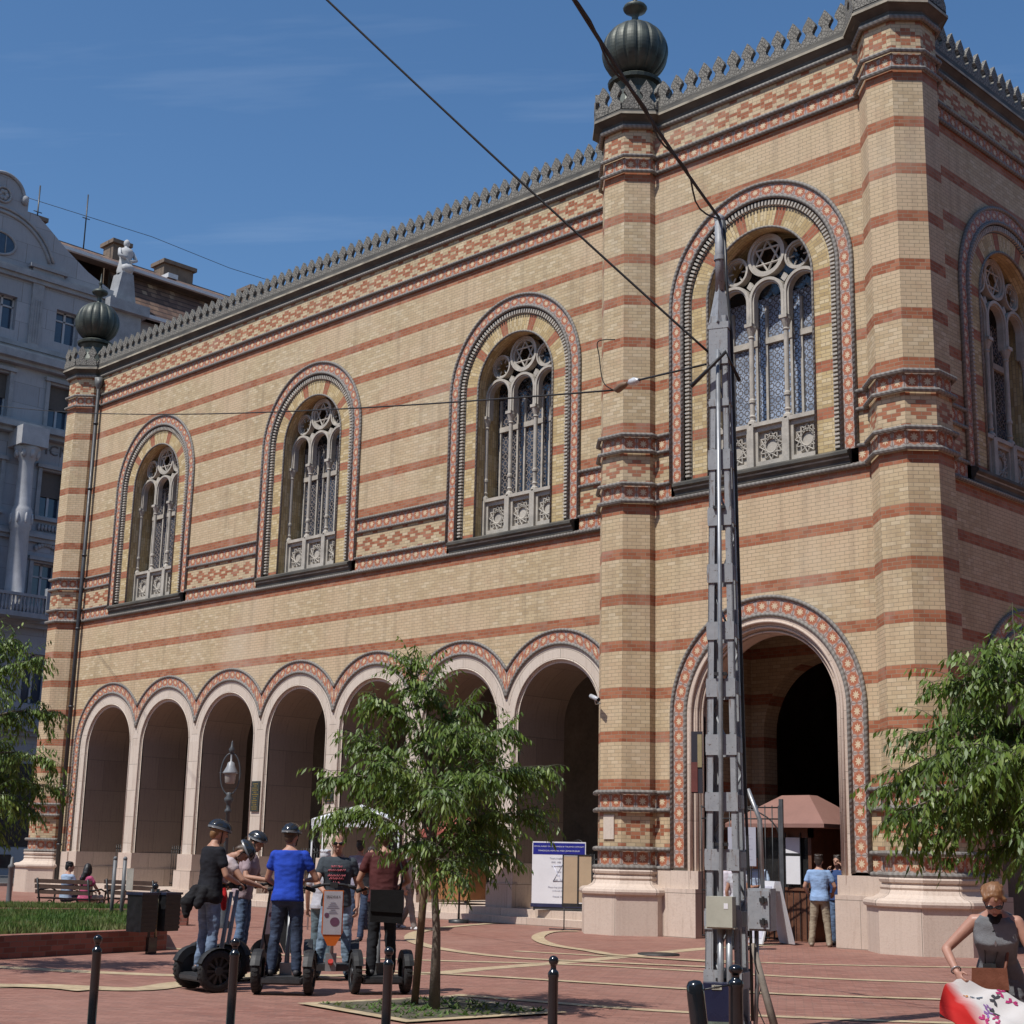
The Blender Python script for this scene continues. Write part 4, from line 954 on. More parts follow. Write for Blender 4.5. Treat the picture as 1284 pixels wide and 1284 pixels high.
ap(mb, "facade", GREYS)
mb = MB(); wins2 = [(16.5 + 4 * k, 17.9 + 4 * k, a, b) for k in range(7) for a, b in rows_z]
pierced(mb, 13.4, 46, 0, 30.9, wins2, -.6); ap(mb, "recessed_wing_wall", GREYS)
for (c0, c1, a, b) in wins + wins2:
    if c0 < -8 or c0 > 30: continue
    mb = MB(); dd = -.42 - (.6 if c0 > 13 else 0)
    q = [(c0, a), (c1, a), (c1, b), (c0, b)]; mb.face([ff(y, z, dd) for y, z in q], m=0)
    cm = (c0 + c1) / 2
    for (y0, y1, z0, z1) in ((c0, c0 + .08, a, b), (c1 - .08, c1, a, b), (cm - .06, cm + .06, a, b), (c0, c1, a, a + .08), (c0, c1, b - .08, b), (c0, c1, a + (b - a) * .70, a + (b - a) * .70 + .08)): fbox(mb, y0, y1, z0, z1, dd, dd + .07, 1)
    if 17 < a < 27: fbox(mb, c0, c1, a + (b - a) * .45, b, dd + .08, dd + .12, 2)
    ap(mb, "window", [PANE, FRAMEW, BLIND])
# gable above the front: outline prism with round crest
G = [(-3.2, 31.4), (13.3, 31.4), (13.3, 31.9), (12.6, 31.9), (11.2, 32.5), (9.8, 33.4), (8.7, 34.25), (8.0, 34.75), (7.35, 34.8), (7.35, 35.65), (7.1, 35.7)] + \
    [(5.9 + 1.25 * cos(radians(a)), 35.35 + 1.25 * sin(radians(a))) for a in range(15, 166, 12)] + [(4.7, 35.7), (4.45, 35.65), (4.45, 34.8), (3.8, 34.75), (3.1, 34.25), (2.0, 33.4), (.6, 32.5), (-.8, 31.9), (-3.2, 31.9)]
mb = MB(); mb.prism(G, -.8, .02, ff); ga = ap(mb, "gable", GREYS)
mb = MB()
A = [(5.9 + 1.18 * cos(radians(a)), 35.35 + 1.18 * sin(radians(a))) for a in range(5, 176, 8)]
mb.tube([ff(y, z, .06) for y, z in A], .10, 6); mb.tube([ff(5.9 + .42 * cos(radians(a)), 35.3 + .42 * sin(radians(a)), .08) for a in range(0, 360, 24)], .07, 6, closed=True)
for a in range(0, 360, 60): mb.ell(ff(5.9 + .2 * cos(radians(a)), 35.3 + .2 * sin(radians(a)), .06), .05, .13, .13, 8, 5)
for a in (3.1, 3.35): mb.tube([ff(5.9 + a * cos(radians(t)), 31.35 + (a - .1) * sin(radians(t)), .05) for t in range(18, 163, 8)], .09, 6)
for yy in (4.7, 7.1): mb.ell(ff(yy, 35.35, .1), .18, .22, .28, 8, 6)
fbox(mb, 7.7, 9.9, 31.75, 31.95, 0, .35); fbox(mb, 7.9, 9.7, 31.5, 31.75, 0, .22); fbox(mb, 1.9, 4.1, 31.75, 31.95, 0, .35)
ap(mb, "gable_ornament", GREYT, ga)
mb = MB(); mb.lathe([(0, 0), (.85, 0)], (0, 0, 0), 24); 
mb = MB(); mb.face([ff(5.9 + .95 * cos(radians(a)), 32.6 + .62 * sin(radians(a)), .03) for a in range(0, 360, 15)]); ov = ap(mb, "oval_window", PANE, ga)
mb = MB(); mb.tube([ff(5.9 + .97 * cos(radians(a)), 32.6 + .64 * sin(radians(a)), .05) for a in range(0, 360, 15)], .08, 6, closed=True)
for a in (-.4, 0, .4): mb.tube([ff(5.9 + a, 32.1, .05), ff(5.9 + a, 33.1, .05)], .03, 5)
ap(mb, "oval_frame", GREYT, ga)
# cornices, string bands, pilasters
def band(z0, z1, h, y0=-18, y1=13.5, name="cornice"):
    mb = MB(); fbox(mb, y0, y1, z0, z1, -.1, h); fbox(mb, y0, y1, z0 - .22, z0, -.1, h * .6); fbox(mb, y0, y1, z1, z1 + .12, -.1, h * .8); ap(mb, name, GREYT)
band(31.15, 31.42, .35); band(26.4, 26.8, .75); band(22.7, 23.0, .85); band(17.2, 17.4, .35); band(12.7, 13.1, .6); band(7.2, 7.6, .5); band(27.2, 27.35, .2)
for y in (12.6, 8.35, 4.7, 1.05):
    mb = MB(); fbox(mb, y - .32, y + .32, 27.4, 31.0, 0, .14)
    for k in range(4): fbox(mb, y - .24 + k * .14, y - .19 + k * .14, 27.6, 30.0, .14, .17)
    ap(mb, "pilaster", GREYT)
for y in (8.3, 1.0):
    mb = MB(); x = BX + .75
    mb.lathe([(.62, 13.1), (.62, 13.4), (.5, 13.5), (.47, 17.3), (.54, 17.4), (.54, 18.3), (.48, 18.45), (.42, 18.6), (.38, 20.9), (.42, 21.0), (.66, 21.55), (.7, 21.7), (0, 21.7)], (x, y, 0), 18)
    for k in range(8): mb.ell((x + .56 * cos(k * pi / 4), y + .56 * sin(k * pi / 4), 17.9), .08, .08, .3, 6, 5); mb.ell((x + .55 * cos(k * pi / 4), y + .55 * sin(k * pi / 4), 21.35), .14, .14, .26, 6, 5)
    fbox(mb, y - .75, y + .75, 21.7, 22.7, 0, 1.5)
    ap(mb, "column", simple("pale_column_stone", (.36, .36, .37), .8, .2, 2), None)
# dressings round the openings
for c in cols_y[:4]:
    for a, b in rows_z[1:4]:
        mb = MB(); fbox(mb, c - .9, c - .68, a - .1, b + .1, 0, .1); fbox(mb, c + .68, c + .9, a - .1, b + .1, 0, .1); fbox(mb, c - 1.0, c + 1.0, b + .1, b + .3, 0, .22); fbox(mb, c - .95, c + .95, a - .28, a - .1, 0, .25)
        if a < 16:
            for k in range(9): mb.ell(ff(c - .64 + k * .16, b + .75 + .28 * sin(k * pi / 8), .08), .10, .12, .16, 6, 5)
        if 16 < a < 20:
            for k in range(7): mb.ell(ff(c - .6 + k * .2, a - .62, .08), .10, .09, .2, 6, 5)
        ap(mb, "window_surround", GREYT)
# balcony
mb = MB(); fbox(mb, 6.6, 10.0, 12.8, 13.05, 0, 1.5); fbox(mb, 6.7, 9.9, 13.85, 14.0, 1.3, 1.5)
for k in range(16): y = 6.8 + k * .2; mb.lathe([(.05, 13.05), (.09, 13.3), (.04, 13.55), (.07, 13.85)], (BX + 1.4, y, 0), 6)
for y in (6.6, 9.72): fbox(mb, y, y + .32, 13.05, 14.4, 1.2, 1.55)
ap(mb, "balcony", GREYT)
# pale stone base, dark shop fronts
mb = MB(); fbox(mb, -18, 45, 0, 1.45, 0, .5); ap(mb, "stone_base", simple("pale_painted_base", (.36, .37, .39), .8, .1, 1))
for y in (8.7, 12.4, 16.4, 20.5):
    mb = MB(); fbox(mb, y, y + 2.6, 1.5, 5.6, .02, .06); fbox(mb, y + .1, y + .9, .45, 1.1, .5, .54); ap(mb, "shop_front", simple("dark_shop_glass", (.02, .022, .026), .15, .3))
# inscription of the year
def text_mesh(name, body, size, M, material, parent=None, ext=.005, spacing=1.):
    cu = bpy.data.curves.new(name, "FONT"); cu.body = body; cu.size = size; cu.extrude = ext; cu.align_x = "CENTER"; cu.align_y = "CENTER"; cu.space_character = spacing; cu.resolution_u = 2
    t = bpy.data.objects.new("tmp", cu); COL.objects.link(t); bpy.context.view_layer.update()
    me = bpy.data.meshes.new_from_object(t.evaluated_get(bpy.context.evaluated_depsgraph_get())); bpy.data.objects.remove(t)
    me.transform(M); me.materials.clear(); me.materials.append(material); me.name = name
    return link_mesh(name, me, parent)
def face_to(p, right, up=Vector((0, 0, 1))):
    r = Vector(right).normalized(); n_ = r.cross(up).normalized(); return Matrix(((r.x, up.x, n_.x, p[0]), (r.y, up.y, n_.y, p[1]), (r.z, up.z, n_.z, p[2]), (0, 0, 0, 1)))
o = text_mesh("inscription", "MCMXI", .78, face_to((BX + .03, 10.55, 22.02), (0, 1, 0)), simple("incised_letter", (.12, .12, .13), .9), APT, .02, 1.1); o.location = -APO
# roofs of the recessed wing
mb = MB(); y0, y1 = 13.4, 46
mb.face([(BX + .1, y0, 30.95), (BX + .1, y1, 30.95), (BX - 1.7, y1, 33.75), (BX - 1.7, y0, 33.75)]); mb.face([(BX - .9, 8.5, 33.95), (BX - .9, y1, 33.95), (BX - 9, y1, 37.8), (BX - 9, 8.5, 37.8)])
mb.face([(BX - .9, -18, 33.95), (BX - .9, 3.0, 33.95), (BX - 9, 3.0, 38.0), (BX - 9, -18, 38.0)])
mb.face([(BX - .8, 3, 33.5), (BX - .8, 8.5, 33.5), (BX - 9, 8.5, 37.0), (BX - 9, 3, 37.0)])
ap(mb, "tiled_roof", TILE)
mb = MB(); mb.face([(BX - 1.72, y0, 31), (BX - 1.72, y1, 31), (BX - 1.72, y1, 33.9), (BX - 1.72, y0, 33.9)]); mb.face([(BX - 1.0, 8.6, 33.88), (BX - 1.0, y1, 33.88), (BX - 1.9, y1, 33.88), (BX - 1.9, 8.6, 33.88)]); mb.face([(BX - 9.1, -18, 20), (BX - 9.1, 46, 20), (BX - 9.1, 46, 37.9), (BX - 9.1, -18, 37.9)]); ap(mb, "attic_wall", DARKV)
GUT = simple("white_gutter", (.55, .56, .57), .6, .1)
mb = MB(); mb.box(BX - 1.0, BX - .78, 8.6, y1, 33.80, 33.98); ap(mb, "eave_gutter", GUT)
mb = MB(); mb.box(BX + .0, BX + .3, y0, y1, 30.85, 31.05); ap(mb, "eave_gutter", GUT)
CHB = simple("soot_brown_chimney_brick", (.16, .12, .09), .9, .35, 3)
for (ya, yb_, zt) in ((10.2, 12.4, 38.5), (17.1, 18.2, 38.7), (20.8, 23.0, 38.5), (27.5, 29.0, 38.7), (33, 36, 38.7)):
    mb = MB(); mb.box(BX - 9.3, BX - 8.1, ya, yb_, 35, zt - .25); mb.box(BX - 9.5, BX - 7.9, ya - .15, yb_ + .15, zt - .25, zt)
    for k in range(int((yb_ - ya) / .6)): mb.box(BX - 8.9, BX - 8.5, ya + .15 + k * .6, ya + .5 + k * .6, zt, zt + .18)
    ap(mb, "chimney", CHB)
mb = MB(); mb.box(BX - 6, BX - 5.2, 19.4, 20.1, 36.1, 36.4); ap(mb, "roof_hatch", GUT)
for (y, x, z0, z1) in ((15.3, BX - 8.5, 37, 41.2), (9.4, BX - 3, 34, 38.0)):
    mb = MB(); mb.tube([(x, y, z0), (x, y, z1)], .045, 5); mb.tube([(x, y - .25, z1 - 1.6), (x, y + .25, z1 - 1.6)], .03, 5); ap(mb, "antenna_mast", IRON)
mb = MB(); mb.tube([(BX - 8.5, 10, 39.6), (BX - 8.5, 20, 39.9), (BX - 8.5, 26, 39.6), (BX - 8.5, 40, 40)], .02, 4); ap(mb, "roof_wire", IRON)
# corner pier with the statue
mb = MB(); fbox(mb, 12.5, 14.4, 0, 30.6, -.3, .55); fbox(mb, 12.2, 14.7, 30.6, 31.2, -.5, .9); mb.prism([(12.75, 31.2), (14.05, 31.2), (13.75, 33.0), (13.05, 33.0)], -.5, .45, ff)
pe = ap(mb, "corner_pier", GREYT)
mb = MB(); c = (BX + .05, 13.4, 33.0)
mb.lathe([(.42, 0), (.45, .2), (.36, .7), (.34, .95), (.42, 1.25), (.36, 1.5), (.13, 1.62), (.12, 1.7)], c, 12); mb.ell((c[0], c[1], c[2] + 1.88), .2, .18, .24, 10, 8)
mb.tube([(c[0], c[1] - .4, c[2] + 1.45), (c[0] + .25, c[1] - .55, c[2] + 1.0), (c[0] + .4, c[1] - .2, c[2] + .85)], .11, 6); mb.tube([(c[0], c[1] + .4, c[2] + 1.45), (c[0] + .2, c[1] + .55, c[2] + .95), (c[0] + .4, c[1] + .1, c[2] + .7)], .11, 6)
mb.ell((c[0] + .3, c[1], c[2] + .3), .3, .4, .3, 8, 6)
ap(mb, "statue", simple("white_statue_stone", (.42, .42, .42), .8, .2, 4), pe)

# plain unseen blocks added behind and beside the viewpoint to shade the shaded walls and stand in the window reflections
SQW = stone_mat("ochre_blocker_stucco", (.30, .26, .20), (.36, .32, .25), (.26, .22, .17), 3.0, 1.2, pit=.1)
def block(x0, x1, y0, y1, h, label, face):
    c = Vector(((x0 + x1) / 2, (y0 + y1) / 2, 0)); e = thing_(label, c)
    mb = MB(); mb.box(x0 - c.x, x1 - c.x, y0 - c.y, y1 - c.y, 0, h); mb.build("wall", SQW, e); mb = MB(); mb.box(x0 - .5 - c.x, x1 + .5 - c.x, y0 - .5 - c.y, y1 + .5 - c.y, h, h + .6); mb.build("cornice", GREYT, e)
    n = int(((x1 - x0) if face == "n" else (y1 - y0)) / 6)
    for i in range(n):
        for j in range(4):
            mb = MB(); t = (i + .5) * 6; z = 3.2 + j * 4.6
            if face == "n": mb.box(x0 + t - .7 - c.x, x0 + t + .7 - c.x, y1 - c.y, y1 + .05 - c.y, z, z + 2.3)
            else: mb.box(x0 - .05 - c.x, x0 - c.x, y0 + t - .7 - c.y, y0 + t + .7 - c.y, z, z + 2.3)
            mb.build("window", PANE, e)
def thing_(label, loc): e = empty("apartment_building", loc); return tag(e, label, "building")  # shares the house name; holds only the added, unseen blocks
block(-45, 60, -66, -52, 21, "long unseen ochre block added behind the viewpoint to hold back sky light", "n")
block(27, 41, -50, 60, 23, "ochre apartment block across the side street facing the porch's return wall", "w")
# ================================================================== STREET FURNITURE
def T(x, y, z=0, rz=0, rx=0, ry=0, order=None):
    return Matrix.Translation((x, y, z)) @ Matrix.Rotation(rz, 4, "Z") @ Matrix.Rotation(ry, 4, "Y") @ Matrix.Rotation(rx, 4, "X")
def thing(name, label, cat, loc, rz=0, group=None): return tag(empty(name, loc, rz), label, cat, group)
# bollards
def bollard_mesh():
    mb = MB(); mb.lathe([(.05, 0), (.05, .03), (.037, .05), (.037, .74), (.041, .75), (.041, .775), (.034, .79), (.022, .80), (.02, .825), (.026, .83)], (0, 0, 0), 18)
    mb.lathe([(.0375 * sin(t), .863 - .0375 * cos(t)) for t in [.7 + (pi - .7) * k / 10 for k in range(11)]], (0, 0, 0), 18)
    return mb.mesh("bollard", GLOSSBLK, True)
bme = bollard_mesh()
for (x, y, lb) in ((2.02, -20.35, "leftmost black ball-topped bollard in the foreground, before the grass bed"), (2.85, -19.56, "black ball-topped bollard in front of the rider in the black shirt"), (4.31, -19.14, "black ball-topped bollard in front of the rider in the maroon shirt"),
                   (5.66, -18.69, "black ball-topped bollard standing alone right of the slim tree"), (6.93, -18.16, "black ball-topped bollard close in front of the grey lattice mast")):
    o = link_mesh("bollard", bme); o.location = (x, y, 0); o.scale = (1.35, 1.35, 1) if x > 6 else (1, 1, 1); o.rotation_euler = (R.uniform(-.008, .008), R.uniform(-.008, .008), R.random()); tag(o, lb, "bollard", "black bollards along the pavement edge")
mb = MB(); mb.lathe([(.062, 0), (.062, .70), (.060, .76), (.042, .79), (0, .80)], (0, 0, 0), 18); o = mb.build("bollard", GLOSSBLK); o.location = (6.86, -18.40, 0); o.rotation_euler = (.02, -.12, 0)
tag(o, "leaning round-headed black bollard without a ball, left of the mast foot", "bollard")
# lattice mast
m, g = mat("grey_mast_paint"); pos = g.gen(); a = g.noise(pos, 9, 5, .7); st = g.noise(g.comb(g.m("MULTIPLY", g.sep(pos)[0], 9.), g.m("MULTIPLY", g.sep(pos)[1], 9.), g.sep(pos)[2]), 4, 4)
c = g.mix(g.mr(a, .35, .7), (.25, .265, .285), (.32, .335, .35)); c = g.mix(g.mr(st, .60, .70, 0, .7), c, (.13, .075, .05)); c = g.mix(g.mr(g.noise(pos, 38, 3), .64, .68, 0, .8), c, (.09, .06, .045)); g.out(c, .5, bump=a, bs=.2, spec=.4); GREYP = m; GALV = simple("galvanised_conduit", (.30, .31, .32), .4, .15, 8, metal=.5)
MP = Vector((4.56, -15.06, 0)); mrz = radians(24)
mast = thing("lattice_mast", "tall grey steel lattice mast with batten plates carrying the overhead cables", "mast", MP, mrz)
def hw(z): return .182 - .0135 * z          # half width
mb = MB()
for sx in (-1, 1):
    for sy in (-1, 1):
        for k in range(12):
            z0, z1 = k * .6, (k + 1) * .6; a, b = hw(z0), hw(z1); w = .062
            for (dx0, dx1, dy0, dy1) in ((0, w, 0, .012), (0, .012, 0, w)):
                q = lambda h, u, v, z: (sx * (h - u), sy * (h - v), z)
                P = [q(a, dx0, dy0, z0), q(a, dx1, dy0, z0), q(a, dx1, dy1, z0), q(a, dx0, dy1, z0), q(b, dx0, dy0, z1), q(b, dx1, dy0, z1), q(b, dx1, dy1, z1), q(b, dx0, dy1, z1)]
                for f in ((0, 1, 5, 4), (1, 2, 6, 5), (2, 3, 7, 6), (3, 0, 4, 7)): mb.face([P[i] for i in f])
mb.build("mast_leg", GREYP, mast)
for (z0, z1) in ((7.05, 6.66), (6.28, 6.20), (5.73, 5.52), (5.12, 4.93), (4.53, 4.34), (3.94, 3.76), (3.37, 3.19), (2.82, 2.62), (2.26, 2.08), (1.72, 1.52), (1.16, .97), (.6, .4), (.12, .0)):
    mb = MB(); h = hw(z1) + .006
    mb.box(-h, h, -h - .008, -h + .004, z1, z0); mb.box(-h, h, h - .004, h + .008, z1, z0); mb.box(-h - .008, -h + .004, -h + .01, h - .01, z1 + .03, z0 - .02); mb.box(h - .004, h + .008, -h + .01, h - .01, z1 + .03, z0 - .02)
    mb.build("batten_plate", GREYP, mast)
mb = MB()
for k in range(12):
    z0, z1 = .6 * k + .1, .6 * k + .65; h = hw(z0) - .02
    a, b = ((-h, h), (h, h)) if k % 2 else ((h, h), (-h, h))
    mb.tube([(a[0], a[1], z0), (b[0], b[1], z1)], .012, 4)
mb.build("diagonal_brace", GREYP, mast)
mb = MB(); mb.box(-.11, .11, -.11, .11, 7.05, 7.12); mb.lathe([(.13, 7.12), (.05, 7.52), (.05, 7.56)], (0, 0, 0), 4, smooth=False); mb.tube([(0, 0, 7.5), (0, 0, 8.36)], .048, 10); mb.lathe([(.062, 7.85), (.062, 7.9)], (0, 0, 0), 12); mb.lathe([(.05, 8.3), (.058, 8.34), (.0, 8.40)], (0, 0, 0), 12); mb.build("mast_head", GREYP, mast)
mb = MB(); mb.tube([(.0, -.23, .1), (.0, -.225, 1.15), (.01, -.19, 3.5), (.0, -.13, 6.8)], .022, 8); mb.build("conduit", GALV, mast)
mb = MB(); mb.tube([(.06, -.215, .1), (.06, -.20, 1.0)], .026, 8); mb.build("conduit", GALV, mast)
for z in (.5, 1.75, 3.4, 5.1): mb = MB(); mb.box(-.06, .06, -hw(z) - .05, -hw(z) + .01, z, z + .03); mb.build("conduit_clamp", IRON, mast)
mb = MB(); mb.tube([(.26, -.1, .15), (.25, -.08, 1.0), (.20, 0, 2.3), (.12, 0, 7.0), (.08, -.04, 7.6), (.055, 0, 8.3)], .016, 6); mb.build("side_cable", IRON, mast)
BOXB = simple("cream_junction_box", (.40, .40, .33), .5, .1, 6)
o = thing("junction_box", "cream plastic junction box on the front of the grey mast", "electrical box", MP + Vector((0, 0, 0)), mrz)
mb = MB(); mb.box(-.11, .14, -.38, -.21, 1.0, 1.28); mb.box(-.125, .155, -.36, -.22, .985, 1.0); mb.build("box_body", BOXB, o); mb = MB(); mb.box(.06, .10, -.383, -.381, 1.17, 1.22); mb.build("white_label", WHITEM, o)
mb = MB(); mb.tube([(0, -.27, .99), (0, -.27, .02)], .03, 8); mb.build("cable_tube", GALV, o); mb = MB(); mb.tube([(.085, -.27, .99), (.085, -.27, .02)], .03, 8); mb.build("cable_tube", GALV, o)
o = thing("fuse_box", "grey metal fuse box with hinges on the right side of the mast", "electrical box", MP, mrz)
mb = MB(); mb.box(.24, .46, -.16, .12, .97, 1.36); mb.build("box_body", GREYP, o); mb = MB(); mb.box(.25, .45, -.18, -.16, .99, 1.34); mb.build("door", GREYP, o)
for z in (1.04, 1.24): mb = MB(); mb.box(.36, .43, -.20, -.18, z, z + .035); mb.box(.385, .405, -.21, -.18, z - .015, z + .05); mb.build("hinge", IRON, o)
mb = MB(); mb.tube([(.36, -.02, 1.36), (.34, 0, 2.0), (.22, .02, 2.3)], .022, 8); mb.build("cable_tube", GALV, o); mb = MB(); mb.tube([(.3, -.05, .97), (.3, -.05, .5), (.27, -.04, .02)], .022, 8); mb.build("cable_tube", GALV, o)
mb = MB(); mb.tube([(.27, -.1, .85), (.38, -.13, .45), (.52, -.2, .0)], [.03, .035, .04], 8); o = mb.build("brace_pipe", simple("rusty_pipe", (.20, .17, .14), .8, .4, 12)); o.location = MP; o.rotation_euler = (0, 0, mrz); tag(o, "rusty bent pipe leaning on the mast foot beside a loose wire", "pipe")
pts = [(.31, -.1, 1.0), (.30, -.16, .7), (.36, -.14, .5), (.33, -.2, .3), (.45, -.24, .05)]; mb = MB(); mb.tube([tuple(p) for p in smooth(pts, 6)], .006, 5); o = mb.build("loose_wire", RUBBER); o.location = MP; o.rotation_euler = (0, 0, mrz); tag(o, "thin loose wire dangling beside the bent pipe", "wire")
# flyer hung on the left of the mast
mb = MB(); mb.box(-.30, -.19, -.16, -.14, 2.25, 2.85); f = mb.build("hanging_pennant", simple("dark_cloth_strip", (.02, .02, .03), .8)); f.location = MP; f.rotation_euler = (0, 0, mrz); tag(f, "narrow dark pennant with a yellow panel on the mast's left leg", "pennant")
mb = MB(); mb.box(-.235, -.192, -.168, -.161, 2.5, 2.82); mb.build("yellow_panel", simple("faded_yellow", (.26, .22, .12), .7), f); mb = MB(); mb.box(-.30, -.236, -.168, -.161, 2.26, 2.55); mb.build("red_panel", simple("faded_red", (.12, .03, .025), .7), f)
# small cabinet at the foot of the mast
cab = thing("plate_cabinet", "small dark blue hooded box with a number plate at the mast foot", "box", (4.93, -15.72, 0), radians(38))
mb = MB(); mb.box(-.16, .16, -.12, .1, .0, .04); mb.box(-.145, .145, -.09, .09, .04, .2); mb.build("glass_case", simple("greenish_glass_case", (.12, .16, .13), .2, .5, 10, spec=.7), cab)
mb = MB(); mb.prism([(-.15, .2), (.15, .2), (.12, .53), (-.12, .53)], -.09, .08, lambda a, b, h: (a, h, b)); mb.build("hood", simple("navy_enamel", (.012, .018, .05), .3, .2, 6), cab)
mb = MB(); mb.box(-.045, .045, -.096, -.09, .475, .515); mb.build("number_plate", BOXB, cab); text_mesh("number", "389", .035, face_to((0, -.0975, .495), (1, 0, 0)), IRON, cab, .0005)
mb = MB(); mb.tube([(-.13, -.1, .19), (.14, -.1, .06)], .008, 5); mb.tube([(-.13, -.1, .06), (.14, -.1, .13)], .008, 5); mb.build("tie_wire", IRON, cab)
mb = MB(); mb.tube([(6.78, -18.40, .72), (6.93, -18.16, .765)], .006, 5); tag(mb.build("tie_rod", IRON), "thin dark tie wire between the leaning bollard and its upright neighbour", "wire")
# overhead cables
def sag(a, b, s, n=24):
    a, b = Vector(a), Vector(b); return [a.lerp(b, i / n) - Vector((0, 0, s * 4 * (i / n) * (1 - i / n))) for i in range(n + 1)]
def cable(label, pts, r):
    mb = MB(); mb.tube(pts, r, 6); return tag(mb.build("overhead_cable", RUBBER), label, "cable")
mh = MP + Vector((0, 0, 8.34))
cable("thin black cable running up from the mast to the top left", sag(MP + Vector((-.1, 0, 6.8)), (.50, -18.63, 12.05), .05), .013)
def ww(d, x, y):   # helper values measured from the photograph, in metres
    return None
c1 = sag(mh, (8.34, -22.2, 6.92), .07, 30)
cable("thick dark cable hanging from the mast head toward the upper edge", c1, .017)
cable("thinner black cable twisted beside the thick one at the mast head", [p + Vector((.03 * sin(i * .9), .03 * cos(i * .9), -.16 * sin(pi * min(1, i / 7)) if i < 7 else -.02)) for i, p in enumerate(c1)], .009)
iw = [(4.42, -15.13, 6.70), (3.0, -14.52, 6.98), (2.3, -14.25, 7.12)]
cable("taut black wire from the mast to the white insulator", iw[:2], .012)
ins = thing("wire_insulator", "white ceramic insulator with a brown clamp on the horizontal wire", "insulator", (3.0, -14.52, 6.98), atan2(.27, -.7))
mb = MB(); mb.tube([(0, 0, 0), (.12, 0, .015), (.2, 0, .03), (.26, 0, .035)], [.02, .05, .04, .012], 10); mb.build("ceramic_body", simple("white_ceramic", (.6, .62, .64), .2), ins)
mb = MB(); mb.tube([(.28, 0, .04), (.40, 0, .045), (.52, 0, .03), (.6, 0, .045)], [.02, .045, .045, .015], 8); mb.build("clamp", simple("brown_clamp", (.16, .10, .06), .6), ins)
e_ = Vector((2.42, -14.30, 7.03))
mb = MB(); mb.tube(smooth([tuple(e_), tuple(e_ + Vector((-.12, -.05, .12))), tuple(e_ + Vector((-.17, -.07, .45))), tuple(e_ + Vector((-.16, -.1, .62))), tuple(e_ + Vector((.02, .0, .63)))], 6), .007, 5); tag(mb.build("wire_loop", RUBBER), "thin bent wire loop standing up at the brown clamp", "wire")
cable("long thin wire crossing the facade from the insulator to the left edge", sag(e_, (-34.5, -5.0, 16.45), .35, 40), .012)
mb = MB(); mb.tube([(-.28, -.16, 6.42), (.1, -.2, 6.75), (.22, -.1, 6.45)], .022, 6); o = mb.build("cross_bracket", IRON); o.location = MP; o.rotation_euler = (0, 0, mrz); tag(o, "short dark cross bracket clamped high on the mast", "bracket")
# security camera
sc_ = thing("security_camera", "grey security camera on a short arm on the middle turret", "camera", (-8.66, -1.9, 5.02), 0)
mb = MB(); mb.tube([(0, 0, -.06), (0, -.12, -.08), (.02, -.18, 0)], .015, 6); mb.lathe([(.05, 0), (.05, .02)], (0, 0, -.06), 8); mb.build("arm", GALV, sc_)
mb = MB(); mb.tube([(-.13, -.14, .11), (.2, -.26, .0)], .05, 10); mb.build("housing", simple("light_grey_housing", (.42, .43, .45), .35), sc_); mb = MB(); mb.tube([(.2, -.26, .0), (.215, -.265, -.004)], .042, 10); mb.build("lens", GLOSSBLK, sc_)
# ornate lamp post
lp = thing("lamp_post", "ornate dark grey lamp post with an oval ring around its lantern", "street lamp", (-13.52, -8.3, 0)); LPM = simple("dark_grey_cast_iron", (.06, .065, .07), .5, .2, 8)
mb = MB(); mb.lathe([(.2, 0), (.2, .1), (.13, .18), (.12, .6), (.08, .7), (.055, .8), (.045, 2.35), (.075, 2.38), (.075, 2.42), (.045, 2.46), (.05, 2.55), (.09, 2.60), (.10, 2.66), (.05, 2.72), (.07, 2.78), (.0, 2.8)], (0, 0, 0), 14); mb.build("post", LPM, lp)
mb = MB(); rl = Vector((.75, .66, 0))
mb.tube([(rl.x * .21 * cos(a), rl.y * .21 * cos(a), 3.18 + .44 * sin(a)) for a in [2 * pi * k / 28 for k in range(28)]], .018, 6, closed=True); mb.tube([(rl.x * .24, rl.y * .24, 3.2), (-rl.x * .24, -rl.y * .24, 3.2)], .01, 5); mb.lathe([(.02, 3.6), (.05, 3.64), (.07, 3.70), (.03, 3.76), (.02, 3.85), (0, 3.9)], (0, 0, 0), 10); mb.build("ring", LPM, lp)
mb = MB(); mb.lathe([(.02, 3.62), (.02, 3.45), (.07, 3.42), (.09, 3.34), (.155, 3.22), (.16, 3.19), (.13, 3.18)], (0, 0, 0), 14); mb.build("lantern_cap", simple("grey_lantern_metal", (.26, .27, .28), .4, .1), lp); mb = MB(); mb.lathe([(.125, 3.18), (.105, 3.0), (.09, 2.98), (0, 2.98)], (0, 0, 0), 14); mb.build("lantern_glass", simple("milky_lamp_glass", (.34, .31, .28), .3, .1), lp)
